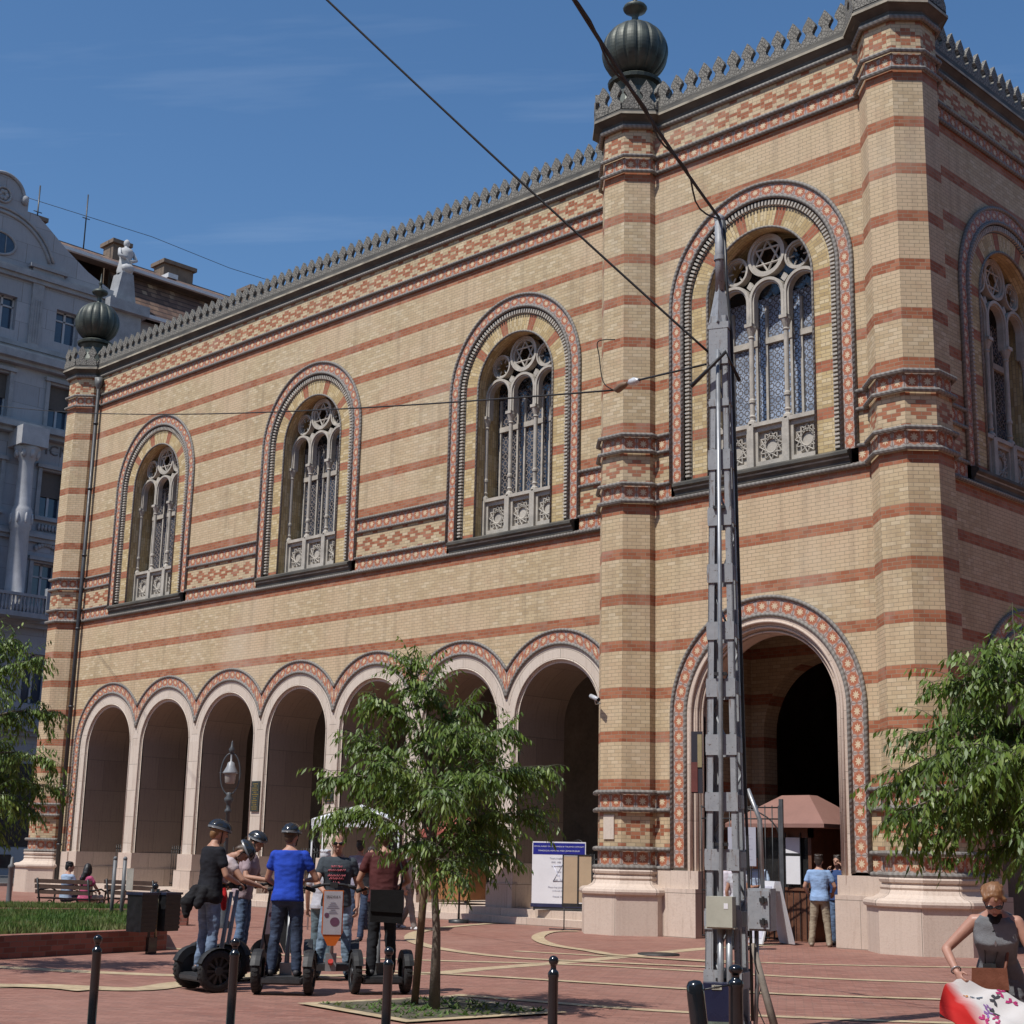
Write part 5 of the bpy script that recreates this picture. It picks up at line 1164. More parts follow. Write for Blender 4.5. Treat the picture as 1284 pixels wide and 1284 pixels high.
# benches
def bench(x, y, rz, label):
    e = thing("park_bench", label, "bench", (x, y, 0), rz, "park benches behind the grass"); W = simple("dark_bench_slat", (.055, .03, .02), .6, .3)
    for k in range(4): mb = MB(); mb.box(-.85, .85, -.22 + k * .12, -.13 + k * .12, .42, .45); mb.build("seat_slat", W, e)
    for k in range(3): mb = MB(); mb.box(-.85, .85, -.29 - k * .025, -.265 - k * .025, .53 + k * .12, .62 + k * .12); mb.build("back_slat", W, e)
    for s in (-.75, .75):
        mb = MB(); mb.tube([(s, -.25, 0), (s, -.2, .2), (s, -.25, .42), (s, -.36, .88)], .025, 6); mb.tube([(s, .25, 0), (s, .2, .2), (s, .24, .42), (s, .26, .6), (s, .1, .66), (s, -.28, .62)], .022, 6); mb.tube([(s + .0, .1 + .1 * cos(a), .28 + .1 * sin(a)) for a in [k * pi / 6 for k in range(12)]], .014, 5, closed=True); mb.build("end_frame", IRON, e)
bench(-18.2, -9.15, radians(18), "dark slatted bench with two people seated on it, behind the grass")
bench(-17.45, -7.85, radians(12), "empty dark slatted bench right of the seated couple")
# litter bins on posts beside the bed
BIN = simple("black_bin_mesh", (.012, .012, .014), .4, .4, 14); GLD = simple("worn_brass_edge", (.22, .19, .12), .4, .2, 10, metal=.5)
pst = thing("bin_post", "twin dark posts with ball tops carrying the two black litter bins", "post", (-7.42, -13.83, 0), radians(102))
for s in (-.07, .07): mb = MB(); mb.tube([(s, 0, 0), (s, 0, .98)], .022, 8); mb.build("post", GLD if s > 0 else IRON, pst)
mb = MB(); mb.box(-.09, .09, -.03, .03, .0, .25); mb.build("post_foot", GLOSSBLK, pst); mb = MB(); mb.ell((0, 0, 1.02), .05, .05, .05, 12, 8); mb.build("post_cap", GLOSSBLK, pst)
for s, lb in ((-1, "black slatted litter bin left of the twin posts"), (1, "black slatted litter bin right of the twin posts")):
    b_ = thing("litter_bin", lb, "litter bin", (-7.42 + s * .25 * cos(radians(102)), -13.83 + s * .25 * sin(radians(102)), 0), radians(102), "black litter bins by the grass bed")
    mb = MB(); mb.prism([(-.15, .34), (.15, .34), (.17, .90), (-.17, .90)], -.16, .16, lambda a, b, h: (a, h, b))
    for k in range(8): mb.box(-.165, .165, -.168, -.16, .38 + k * .065, .415 + k * .065)
    mb.build("basket", BIN, b_); mb = MB(); mb.box(-.185, .185, -.18, .18, .895, .93); mb.build("rim", simple("dark_blue_bin_bag", (.015, .02, .045), .4), b_)
# info post between the beds
ip = thing("notice_post", "pair of thin grey posts with a white paper notice by the benches", "sign", (-13.2, -11.0, 0), radians(40)); GP = simple("grey_steel_post", (.12, .125, .13), .5, .15)
for s in (-.10, .10): mb = MB(); mb.tube([(s, 0, 0), (s, 0, 1.36)], .038, 10); mb.ell((s, 0, 1.38), .045, .045, .05, 10, 6); mb.build("post", GP, ip)
mb = MB(); mb.box(.16, .30, -.03, -.01, .78, 1.2); mb.build("paper_notice", simple("aged_paper", (.42, .39, .34), .9), ip)
mb = MB(); mb.lathe([(.10, 0), (.055, .1), (.055, .8), (.075, .82), (.075, .86), (.04, .9), (.03, 1.02), (0, 1.05)], (0, 0, 0), 10); o = mb.build("bollard", GP); o.location = (-23.0, -8.2, 0); o.scale = (1.2, 1.2, 1.25); tag(o, "stout grey bollard far left beside the far turret", "bollard")
# information board
BLUE = simple("royal_blue_panel", (.015, .02, .22), .4, .1); GTX = simple("grey_print", (.30, .30, .36), .8, .1); NAVYT = simple("navy_print", (.05, .06, .2), .8, .1)
sb = thing("information_board", "white information board with a blue heading on a dark stand, on the step", "sign", (-11.35, -.25, .35), radians(28))
mb = MB(); mb.box(-.66, .66, -.02, .02, .16, 1.60); mb.build("panel", WHITEM, sb); mb = MB(); mb.box(-.64, .64, -.024, -.0205, 1.30, 1.57); mb.build("heading_panel", BLUE, sb)
mb = MB(); mb.box(-.68, .68, -.03, .03, .08, .16); mb.build("lower_rail", simple("navy_rail", (.02, .025, .07), .5), sb)
for s in (-.6, .6): mb = MB(); mb.box(s - .02, s + .02, -.02, .02, 0, .15); mb.build("leg", IRON, sb)
mb = MB(); mb.box(-.6, .6, -.015, .015, .02, .08); mb.build("base_panel", simple("dark_green_grey_panel", (.04, .045, .045), .6), sb)
def st(body, size, z, x=0, mt=GTX): text_mesh("lettering", body, size, face_to((x, -.0255, z), (1, 0, 0)), mt, sb, .0008)
st("OFFICIAL GUIDED TOURS ORGANISED BY THE JEWISH COMMUNITY", .0405, 1.485, 0, WHITEM); st("SYNAGOGUE, MEMORIAL PARK, JEWISH MUSEUM", .0465, 1.385, 0, WHITEM)
for z, b_, s_ in ((1.21, "Tours Available In:", .06), (1.12, "ENG   HEB   FRA", .05), (1.02, "10:30   11:30   12:30", .045), (.90, "Ticket", .055), (.81, "Info", .045), (.71, "10:00   15:30", .045), (.54, "Please buy your tickets", .055), (.46, "at the cash desk", .045), (.32, "THANK YOU", .05)): st(b_, s_, z)
mb = MB()
for o_ in (pi / 2, -pi / 2): mb.tube([(.18 + .36 * cos(o_ + a * 2 * pi / 3), -.0215, .86 + .36 * sin(o_ + a * 2 * pi / 3)) for a in range(3)], .012, 4, closed=True)
mb.build("six_pointed_star", simple("pale_violet_print", (.55, .55, .66), .8), sb)
fs = thing("folding_stand", "beige two-leaf folding display on a thin black stand beside the turret base", "display stand", (-9.80, -1.33, 0), radians(30))
BEI = simple("beige_board", (.42, .31, .20), .7, .08, 3)
mb = MB(); mb.box(-.30, .02, -.015, .015, .55, 1.62); mb.build("leaf", BEI, fs); mb = MB(); mb.box(.05, .34, -.015, .015, .60, 1.66); mb.build("leaf", BEI, fs)
mb = MB(); mb.box(.02, .05, -.03, .03, .55, 1.66); mb.box(-.33, -.3, -.02, .02, .5, 1.64); mb.box(.34, .37, -.02, .02, .53, 1.68); mb.box(-.33, .37, -.025, .025, 1.63, 1.66); mb.box(-.3, .3, -.02, .02, .5, .58); mb.build("frame", IRON, fs)
mb = MB(); mb.tube([(-.28, 0, 0), (-.28, 0, .6)], .014, 6); mb.tube([(-.62, 0, .012), (.3, 0, .012)], .014, 6); mb.tube([(-.28, -.2, .012), (-.28, .2, .012)], .014, 6); mb.build("foot", IRON, fs)
# kiosk, gate leaf, notices and A-board in the porch
kk = thing("ticket_kiosk", "dark wooden ticket kiosk with a maroon hipped roof inside the porch arch", "kiosk", (-4.55, .55, 0), 0)
KR = simple("maroon_roof_sheet", (.24, .125, .10), .7, .12, 2)
mb = MB()
for (a, b) in ((-1.35, -.9), (-.9, -.1), (-.1, .2)): mb.box(a, b - .01, -.62, -.56, 0, 1.02)
mb.box(-1.35, .2, -.65, -.55, 1.02, 1.08); mb.box(-1.35, -1.27, -.65, -.55, 0, 2.3); mb.box(.12, .2, -.65, -.55, 0, 2.3); mb.box(-.62, -.55, -.65, -.55, 1.0, 2.3); mb.box(-1.35, .2, -.65, -.55, 2.1, 2.35)
mb.box(.12, .2, -.55, .5, 0, 2.3); mb.box(-1.35, -1.27, -.55, .5, 0, 2.3); mb.box(-1.35, .2, .45, .5, 0, 2.3); mb.build("timber_wall", WOOD, kk)
mb = MB()
for k in range(9): mb.box(-1.25 + k * .16, -1.235 + k * .16, -.628, -.62, .05, 1.0)
mb.build("board_groove", IRON, kk)
mb = MB(); mb.box(-1.24, .12, -.60, -.59, 1.08, 2.1); mb.build("booth_glass", simple("dark_booth_glass", (.02, .02, .02), .1, .2, spec=.8), kk)
mb = MB(); A = [(-1.75, -1.0), (.75, -1.0), (.75, 1.0), (-1.75, 1.0)]; B_ = [(-.85, -.15), (-.15, -.15), (-.15, .15), (-.85, .15)]
for i in range(4): j = (i + 1) % 4; mb.face([(*A[i], 2.38), (*A[j], 2.38), (*B_[j], 3.0), (*B_[i], 3.0)]); mb.face([(*A[i], 2.30), (*A[j], 2.30), (*A[j], 2.38), (*A[i], 2.38)])
mb.face([(*p, 3.0) for p in B_]); mb.face([(*p, 2.30) for p in A]); mb.build("hipped_roof", KR, kk)
gt = thing("iron_gate_leaf", "tall open wrought iron gate leaf with a curved top rail in the porch", "gate", (-4.38, -1.12, 0), radians(200))
mb = MB()
for k in range(12): x = .04 + k * .15; mb.tube([(x, 0, .08), (x, 0, 2.72 - .0 * k)], .012 if k else .03, 6)
for z in (.1, 1.0, 2.45, 2.68): mb.tube([(0, 0, z), (1.7, 0, z)], .016, 6)
mb.tube([(.04 + .9 * (1 - cos(t)), 0, 2.05 + .62 * sin(t)) for t in [k * pi / 16 for k in range(9)]], .016, 6); mb.build("bars", IRON, gt)
mb = MB(); mb.box(-.04, .04, -.04, .04, 0, 2.85); mb.build("gate_post", simple("grey_iron_post", (.06, .065, .07), .5), gt)
nb = thing("notice_board", "pale grey printed notice board hung on the open iron gate", "sign", (-5.15, -1.36, 0), radians(20)); 
mb = MB(); mb.box(-.32, .27, -.05, -.03, 1.5, 2.28); mb.build("panel", simple("lilac_grey_board", (.36, .37, .43), .7, .05), nb)
for k in range(9): mb = MB(); w_ = .12 + .1 * ((k * 7) % 3) / 2; mb.box(-w_ - .02, w_ - .02, -.0515, -.0502, 2.18 - k * .07, 2.195 - k * .07); mb.build("text_line", GTX, nb)
nb = thing("lit_notice", "bright white framed notice sheets right of the grey board", "sign", (-4.78, -.12, 0), radians(10))
for (a, b) in ((1.78, 2.1), (1.15, 1.72)): mb = MB(); mb.box(-.16, .16, -.03, -.01, a, b); mb.build("sheet", WHITEM, nb)
mb = MB(); mb.box(-.18, -.16, -.035, 0, 1.1, 2.2); mb.box(.16, .18, -.035, 0, 1.1, 2.2); mb.box(-.18, .18, -.035, 0, 1.73, 1.77); mb.build("frame", IRON, nb)
af = thing("a_board", "white folding A-board standing open at the porch entrance", "sign", (-4.32, -1.62, 0), radians(-28))
mb = MB(); 
def slab(x0, x1, ya, yb, z0, z1, t, mt, nm, par):
    mb = MB(); mb.face([(x0, ya, z0), (x1, ya, z0), (x1, yb, z1), (x0, yb, z1)]); mb.face([(x0, ya - t, z0), (x1, ya - t, z0), (x1, yb - t, z1), (x0, yb - t, z1)])
    for x in (x0, x1): mb.face([(x, ya, z0), (x, ya - t, z0), (x, yb - t, z1), (x, yb, z1)])
    mb.face([(x0, yb, z1), (x1, yb, z1), (x1, yb - t, z1), (x0, yb - t, z1)]); mb.face([(x0, ya, z0), (x1, ya, z0), (x1, ya - t, z0), (x0, ya - t, z0)]); return mb.build(nm, mt, par)
slab(-.3, .3, -.33, -.03, .02, 1.22, .03, simple("white_board_frame", (.62, .63, .66), .4, .05), "front_leaf", af); slab(-.3, .3, .33, .03, .02, 1.22, -.03, MATS["white_board_frame"], "back_leaf", af)
slab(-.24, .24, -.30, -.06, .12, 1.12, .04, simple("pale_poster", (.50, .50, .58), .5, .3, 4), "poster", af)
# wooden cart, red parasol and white canopy at the steps
ct = thing("wooden_cart", "orange-brown panelled wooden counter on small wheels in the sixth arch", "cart", (-15.35, .25, .35), radians(12)); OR = simple("orange_varnished_wood", (.30, .13, .05), .5, .25, 3)
mb = MB(); mb.box(-.6, .6, -.4, .4, .12, 1.0); mb.build("body", OR, ct); mb = MB()
for k in range(8): mb.box(-.58 + k * .15, -.572 + k * .15, -.406, -.40, .14, .98)
mb.build("plank_groove", IRON, ct); mb = MB(); mb.box(-.66, .66, -.46, .46, 1.0, 1.05); mb.build("counter_top", WOOD, ct)
for s in (-.5, .5): mb = MB(); mb.tube([(s, -.36, .06), (s, -.30, .06)], .06, 12); mb.build("wheel", RUBBER, ct)
def parasol(x, y, zr, zt, r, n, mt, label, cat, base=0.):
    e = thing("parasol", label, cat, (x, y, base)); mb = MB()
    for i in range(n):
        a, b = 2 * pi * i / n, 2 * pi * (i + 1) / n; p, q = (r * cos(a), r * sin(a)), (r * cos(b), r * sin(b))
        mb.face([(0, 0, zt), (*p, zr), (*q, zr)]); mb.face([(*p, zr), (*q, zr), (q[0], q[1], zr - .16), (p[0], p[1], zr - .16)])
    mb.build("canopy", mt, e); mb = MB(); mb.tube([(0, 0, 0), (0, 0, zt)], .025, 8); mb.lathe([(.25, 0), (.25, .08), (0, .1)], (0, 0, 0), 12); mb.build("pole", IRON, e)
    mb = MB()
    for i in range(n): a = 2 * pi * i / n; mb.tube([(0, 0, zt - .02), (r * cos(a), r * sin(a), zr - .01)], .008, 4)
    mb.build("rib", IRON, e)
parasol(-13.35, -1.6, 2.15, 2.62, 1.05, 8, simple("brick_red_canvas", (.28, .075, .055), .85), "brick red parasol beside the slim tree, shading the wooden cart", "parasol")
cn = thing("canopy_tent", "white market canopy with scalloped edge behind the riders", "canopy", (-12.0, -5.9, 0), radians(42)); WC = simple("white_canvas", (.66, .67, .70), .8, .05, 2)
mb = MB(); A = [(-.95, -.7), (.95, -.7), (.95, .7), (-.95, .7)]
for i in range(4):
    j = (i + 1) % 4; mb.face([(0, 0, 2.62), (*A[i], 2.28), (*A[j], 2.28)]); P0, P1 = Vector(A[i]), Vector(A[j])
    for k in range(8):
        a, b = P0.lerp(P1, k / 8), P0.lerp(P1, (k + 1) / 8); m_ = a.lerp(b, .5); mb.face([(*a, 2.28), (*b, 2.28), (*b, 2.14), (m_.x, m_.y, 2.10), (*a, 2.14)])
mb.build("roof", WC, cn)
for (x, y) in A: mb = MB(); mb.tube([(x * .97, y * .97, 0), (x * .97, y * .97, 2.28)], .02, 6); mb.build("pole", GUT, cn)
# ================================================================== PEOPLE
SKIN = simple("skin", (.40, .215, .145), .55, .10, 12); SKIN2 = simple("tanned_skin", (.34, .165, .10), .55, .10, 12)
def hair_mat(name, c): 
    if name in MATS: return MATS[name]
    m, g = mat(name); o = g.obj(); s = g.noise(g.comb(*[g.sep(o)[i] for i in (0, 1)], g.m("MULTIPLY", g.sep(o)[2], .25)), 60, 3)
    g.out(g.mix(s, tuple(x * .5 for x in c), tuple(min(1, x * 1.5) for x in c)), .5, bump=s, bs=.5, bd=.01); return m
def cloth_mat(name, c, rough=.85):
    if name in MATS: return MATS[name]
    m, g = mat(name); o = g.obj(); a = g.noise(o, 5, 4); b = g.noise(o, 140, 2)
    g.out(g.mix(g.mr(a, .3, .7), tuple(x * .78 for x in c), tuple(min(1, x * 1.18) for x in c)), rough, bump=g.m("ADD", g.m("MULTIPLY", a, 3.), b), bs=.35, bd=.012, spec=.25); return m
def denim(name, c):
    if name in MATS: return MATS[name]
    m, g = mat(name); o = g.obj(); a = g.noise(o, 7, 4); z = g.sep(o)[2]; f = g.noise(g.comb(g.m("MULTIPLY", g.sep(o)[0], 1.), g.sep(o)[1], g.m("MULTIPLY", z, 3.)), 9, 3)
    cc = g.mix(g.mr(a, .35, .7), tuple(x * .6 for x in c), tuple(min(1, x * 1.45) for x in c)); g.out(g.mix(g.mr(f, .55, .75, 0, .5), cc, tuple(min(1, x * 2.1) for x in c)), .85, bump=f, bs=.5, bd=.015, spec=.2); return m
def remesh(mb, name, material, parent, vox, smooth=3, fold=0., seed=0):
    me = mb.mesh("tmp", material); o = bpy.data.objects.new("tmp", me); COL.objects.link(o)
    r = o.modifiers.new("r", "REMESH"); r.mode = "VOXEL"; r.voxel_size = vox; r.use_smooth_shade = True
    s = o.modifiers.new("s", "SMOOTH"); s.factor = .5; s.iterations = smooth
    dg = bpy.context.evaluated_depsgraph_get(); out = bpy.data.meshes.new_from_object(o.evaluated_get(dg)); bpy.data.objects.remove(o); bpy.data.meshes.remove(me)
    if fold:
        vs = out.vertices; nn = [v.normal.copy() for v in vs]
        for v, n_ in zip(vs, nn):
            p = v.co * 8 + Vector((seed, 0, 0)); p2 = Vector((v.co.x * 14, v.co.y * 14, v.co.z * 30 + seed))
            v.co += n_ * (fold * noise.noise(p) + fold * .5 * noise.noise(p2))
    out.name = name; out.materials.clear(); out.materials.append(material)
    for p in out.polygons: p.use_smooth = True
    return link_mesh(name, out, parent)
def loft(mb, rings, xf, n=18, e=2.4):
    """rings (z, hw, hd, yc) superellipse; xf maps local->posed"""
    def pt(r, j):
        a = 2 * pi * j / n; c, s = cos(a), sin(a)
        return xf(Vector((r[1] * math.copysign(abs(c) ** (2 / e), c), r[3] + r[2] * math.copysign(abs(s) ** (2 / e), s), r[0])))
    for i in range(len(rings) - 1):
        for j in range(n): mb.face([pt(rings[i], j), pt(rings[i], (j + 1) % n), pt(rings[i + 1], (j + 1) % n), pt(rings[i + 1], j)])
    mb.face([pt(rings[0], j) for j in range(n)][::-1]); mb.face([pt(rings[-1], j) for j in range(n)])
def cap(mb, pts, rr, n=12):
    mb.tube(pts, rr, n)
    for p, r in zip(pts, rr): mb.ell(p, r, r, r, 10, 6)
def hand(mb, w, d, up, side, curl=.5, s=1.):
    """w wrist, d pointing direction, up = back of the hand, side=+1/-1"""
    d = d.normalized(); lat = d.cross(up).normalized(); up = lat.cross(d).normalized(); M = Matrix((lat, d, up)).transposed()
    mb.ell(w + d * .045 * s, .040 * s, .055 * s, .017 * s, 12, 8, M=M)
    for k, L in enumerate((.066, .076, .072, .056)):
        off = (-.029 + k * .0195) * s * side; b = w + d * .085 * s + lat * off; c1 = curl * .9; q1 = b + (d * cos(c1) - up * sin(c1)) * L * .5 * s; c2 = curl * 2.; q2 = q1 + (d * cos(c2) - up * sin(c2)) * L * .5 * s
        cap(mb, [b - d * .03, b, q1, q2], [.010, .0098, .009, .0078], 8)
    b = w + d * .03 * s - lat * .03 * s * side; q1 = b + (d * .6 - lat * .75 * side - up * .3).normalized() * .036 * s; q2 = q1 + (d * .95 - lat * .2 * side - up * .35 * (1 + curl)).normalized() * .032 * s
    cap(mb, [b, q1, q2], [.0125, .011, .009], 8)
def person(label, loc, heading, H=1.75, z0=0., lean=0., arms=None, legs=None, head=(0, 0), skin=SKIN, shirt=None, sleeve=.5, trousers=None, shoes=(.03, .03, .035), hair=("brown_hair", (.06, .035, .02)), hairstyle="short", helmet=False, glasses=False, female=False, vox=.009, fat=1., seated=False, shorts=False, untucked=True, twist=0., group=None, seed=1):
    k = H / 1.75; e = empty("person", (loc[0], loc[1], z0), radians(heading - 90)); tag(e, label, "person", group)
    Ml = Matrix.Rotation(-radians(lean), 4, "X"); Mt = Matrix.Rotation(radians(twist), 4, "Z")
    hipz = .93 if not seated else .50; dz = hipz - .93; piv = Vector((0, 0, hipz))
    def up(v):     # upper-body point
        v = Vector((v[0], v[1], v[2] + dz)); return (piv + Ml @ (Mt @ (v - piv))) * k
    def lo(v): return Vector(v) * k
    sw = .92 if female else 1.
    SH = {s: up((s * .178 * sw * (1 if fat < 1.1 else 1.08), -.01, 1.392)) for s in (-1, 1)}
    A = arms or {}
    EL, HD = {}, {}
    for s in (-1, 1):
        el, hd = A.get(s, ((s * .25, -.03, 1.12), (s * .27, .06, .86)))
        if len(A.get(s, ())) > 2 and A[s][2] == "up": EL[s], HD[s] = up(el), up(hd)
        else: EL[s], HD[s] = (Vector(el) * k, Vector(hd) * k) if s in A else (up(el), up(hd))
    Lg = legs or {}
    HP, KN, AN = {}, {}, {}
    for s in (-1, 1):
        HP[s] = lo((s * .09, 0, hipz - .03)); kn, an = Lg.get(s, ((s * .105, .025, .49), (s * .12, -.02, .085)))
        KN[s], AN[s] = lo(kn), lo(an)
    f = fat
    tor = [(.82, .13, .09, -.005), (.86, .158, .108, -.01), (.92, .168 * (1.04 if female else 1), .116, -.012), (1.0, .155, .105 * f, -.005), (1.08, .140 * f * (.9 if female else 1), .098 * f, 0), (1.18, .150 * sw * f, .104 * f, .004), (1.28, .170 * sw, .116 + (.022 if female else 0), .012 if female else .004), (1.36, .182 * sw, .108, -.002), (1.42, .165 * sw, .088, -.012), (1.455, .10, .066, -.018), (1.49, .058, .056, -.015)]
    hy, hp = head; Hc = up((0, .012, 1.488)); Mh = Ml.to_3x3() @ Matrix.Rotation(radians(hy), 3, "Z") @ Matrix.Rotation(-radians(hp), 3, "X")
    def hd_(v): return Hc + Mh @ (Vector(v) * k)     # origin at the top of the neck
    mb = MB(); loft(mb, tor, up)
    cap(mb, [up((0, -.012, 1.42)), up((0, -.004, 1.49)), hd_((0, .0, .05))], [.062 * k, .056 * k, .052 * k])
    mb.ell(hd_((0, .0, .145)), .076 * k, .097 * k, .112 * k, 18, 12, M=Mh); mb.ell(hd_((0, .030, .085)), .056 * k, .066 * k, .068 * k, 14, 10, M=Mh); mb.ell(hd_((0, .078, .048)), .022 * k, .018 * k, .018 * k, 8, 6, M=Mh)
    cap(mb, [hd_((0, .092, .155)), hd_((0, .108, .118))], [.009 * k, .015 * k], 8); mb.ell(hd_((0, .090, .073)), .024 * k, .012 * k, .010 * k, 8, 6, M=Mh)
    for s in (-1, 1): mb.ell(hd_((s * .078, -.005, .125)), .011 * k, .020 * k, .032 * k, 8, 6, M=Mh); mb.ell(hd_((s * .03, .086, .160)), .024 * k, .012 * k, .008 * k, 8, 6, M=Mh)
    for s in (-1, 1):
        cap(mb, [SH[s] - Vector((s * .03, 0, 0)), SH[s], SH[s].lerp(EL[s], .5), EL[s]], [.058 * k, .056 * k, .046 * k, .038 * k]); w = HD[s]
        cap(mb, [EL[s], EL[s].lerp(w, .35), w], [.038 * k, .037 * k, .026 * k]); d = (w - EL[s]).normalized()
        u_ = Vector((s * .75, .1, .35)) if abs(d.z) > .6 else Vector((s * .25, 0, 1)); hand(mb, w, d, u_, s, A.get("curl", .55), k)
        cap(mb, [HP[s], HP[s].lerp(KN[s], .5), KN[s]], [.086 * k * f, .072 * k, .055 * k]); cap(mb, [KN[s], KN[s].lerp(AN[s], .35), AN[s]], [.054 * k, .053 * k, .036 * k])
        ft = AN[s] + Vector((s * .012, .11, -.045)) * k; cap(mb, [AN[s] + Vector((0, -.03, -.03)) * k, AN[s] + Vector((0, .03, -.035)) * k, ft], [.036 * k, .036 * k, .026 * k])
    body = remesh(mb, "body", skin, e, vox, 3)
    q = MB(); q.ell(hd_((0, .101, .072)), .022 * k, .006 * k, .0055 * k, 10, 6, M=Mh); q.build('lips', simple('lips', (.28, .10, .085), .5), e)
    # eyes
    if not glasses:
        for s in (-1, 1): q = MB(); q.ell(hd_((s * .031, .0885, .143)), .013 * k, .008 * k, .0075 * k, 10, 6, M=Mh); q.build("eye", simple("eye_dark", (.03, .022, .018), .25), e)
    else:
        q = MB()
        for s in (-1, 1): q.ell(hd_((s * .035, .094, .143)), .033 * k, .013 * k, .021 * k, 12, 8, M=Mh); q.tube([hd_((s * .064, .085, .148)), hd_((s * .083, .0, .14))], .004, 5)
        q.tube([hd_((-.02, .105, .15)), hd_((.02, .105, .15))], .005, 5); q.build("sunglasses", GLOSSBLK, e)
    # trousers
    q = MB(); o_ = .013
    if trousers is not None:
        top = 1.0
        loft(q, [(z, a + o_, b + o_, c) for z, a, b, c in [(.80, .125, .09, -.005)] + tor[1:4]], up)
        for s in (-1, 1):
            if shorts: cap(q, [HP[s], HP[s].lerp(KN[s], .5), KN[s]], [.098 * k, .09 * k, .082 * k])
            else: cap(q, [HP[s], HP[s].lerp(KN[s], .5), KN[s], KN[s].lerp(AN[s], .5), AN[s] + (KN[s] - AN[s]).normalized() * -.015], [.099 * k * f, .087 * k, .072 * k, .066 * k, .062 * k])
        remesh(q, "trousers" if not shorts else "shorts", trousers, e, max(vox, .010), 4, .011, seed)
    if shirt is not None:
        q = MB(); zb = .86 if untucked else .96
        rr = [(zb, .168 * sw + .030, .118 + .028, -.008)] + [(z, a + (.024 if z < 1.3 else .016), b + (.024 if z < 1.3 else .016), c) for z, a, b, c in tor if z > zb + .03 and z < 1.46]
        loft(q, rr, up)
        q_ = up((0, -.012, 1.44)); q.ell(q_, .085 * k, .072 * k, .04 * k, 12, 6)
        for s in (-1, 1):
            L = [SH[s] - Vector((s * .05, 0, 0)), SH[s]]; Rr = [.062 * k, .066 * k]
            if sleeve > 0:
                L.append(SH[s].lerp(EL[s], min(1, sleeve) * .98)); Rr.append(.062 * k if sleeve <= 1 else .052 * k)
            if sleeve > 1: L.append(EL[s].lerp(HD[s], sleeve - 1)); Rr.append(.042 * k)
            if sleeve > 0: cap(q, L, Rr)
        remesh(q, "shirt", shirt, e, max(vox, .010), 3, .008, seed + 3)
    sm = simple("shoe_%02d%02d" % (int(shoes[0] * 100), int(shoes[2] * 100)), shoes, .6, .2, 10)
    for s in (-1, 1):
        q = MB(); a = AN[s]; q.ell(a + Vector((0, -.035, -.045)) * k, .043 * k, .05 * k, .042 * k, 10, 6); q.ell(a + Vector((s * .01, .075, -.055)) * k, .048 * k, .095 * k, .034 * k, 12, 6); q.ell(a + Vector((s * .003, .02, -.04)) * k, .043 * k, .09 * k, .042 * k, 12, 6)
        remesh(q, "shoe", sm, e, .010, 2)
    # hair
    hm = hair_mat(*hair); q = MB()
    if hairstyle == "cropped":
        q.ell(hd_((0, -.012, .165)), .080 * k, .096 * k, .098 * k, 16, 10, M=Mh)
    elif hairstyle == "short":
        q.ell(hd_((0, -.016, .168)), .088 * k, .102 * k, .104 * k, 16, 10, M=Mh); q.ell(hd_((0, -.06, .12)), .070 * k, .055 * k, .075 * k, 12, 8, M=Mh)
        for i in range(14): a = i * 2.4; q.ell(hd_((.055 * cos(a), -.02 + .065 * sin(a), .235 + .012 * sin(i * 1.7))), .035 * k, .035 * k, .022 * k, 8, 5, M=Mh)
    elif hairstyle == "long":
        q.ell(hd_((0, -.018, .165)), .092 * k, .108 * k, .108 * k, 16, 10, M=Mh)
        cap(q, [hd_((0, -.06, .14)), hd_((0, -.09, .02)), up((0, -.13, 1.38)), up((0, -.125, 1.26))], [.085 * k, .085 * k, .07 * k, .045 * k])
        for s in (-1, 1): cap(q, [hd_((s * .07, -.02, .15)), hd_((s * .085, -.01, .05)), up((s * .09, -.04, 1.42))], [.035 * k, .035 * k, .03 * k])
    elif hairstyle == "bob":
        q.ell(hd_((0, -.02, .172)), .090 * k, .104 * k, .100 * k, 16, 10, M=Mh); q.ell(hd_((0, -.05, .11)), .082 * k, .070 * k, .08 * k, 12, 8, M=Mh); rq = random.Random(seed)
        for i in range(46):
            a = rq.uniform(0, 6.28); t_ = rq.uniform(.1, 1.5); p0 = Vector((.075 * sin(t_) * cos(a), -.02 + .09 * sin(t_) * sin(a), .172 + .085 * cos(t_))); dr = Vector((cos(a) * .5, sin(a) * .5, -.6)) * rq.uniform(.04, .07)
            cap(q, [hd_(p0 * 1.0), hd_(p0 + dr * .5 + Vector((cos(a), sin(a), .4)) * .012), hd_(p0 + dr)], [.013 * k, .013 * k, .007 * k], 6)
    remesh(q, "hair", hm, e, .008, 2, .006, seed)
    if helmet:
        q = MB(); n, m_ = 36, 12; hc = hd_((0, -.008, .165)); cd = {}
        def hp_(i, j):
            t = i / m_ * 1.72; a = 2 * pi * j / n; x, y, z = sin(t) * cos(a), sin(t) * sin(a), cos(t)
            rid = 1 + .035 * cos(x * 18) * (1 if z > .05 else 0)
            zz = z * .118 if z > 0 else z * .05
            return hc + Mh @ (Vector((x * .112 * rid, y * .142 * rid + (.012 if y > 0 else -.008), zz * rid + .012)) * k)
        for i in range(m_):
            for j in range(n):
                t = (i + .5) / m_ * 1.72; a = 2 * pi * (j + .5) / n; x, z = sin(t) * cos(a), cos(t); vent = cos(x * 18) < -.35 and z > .18 and i > 0 and abs(sin(t) * sin(a)) < .85 and (int((sin(t) * sin(a) + 1) * 4) % 4 != 0)
                F = [hp_(i, j), hp_(i + 1, j), hp_(i + 1, j + 1), hp_(i, j + 1)]
                if i == 0: F = F[:3]
                q.face(F, m=1 if vent else (2 if z < .12 else 0), smooth=True)
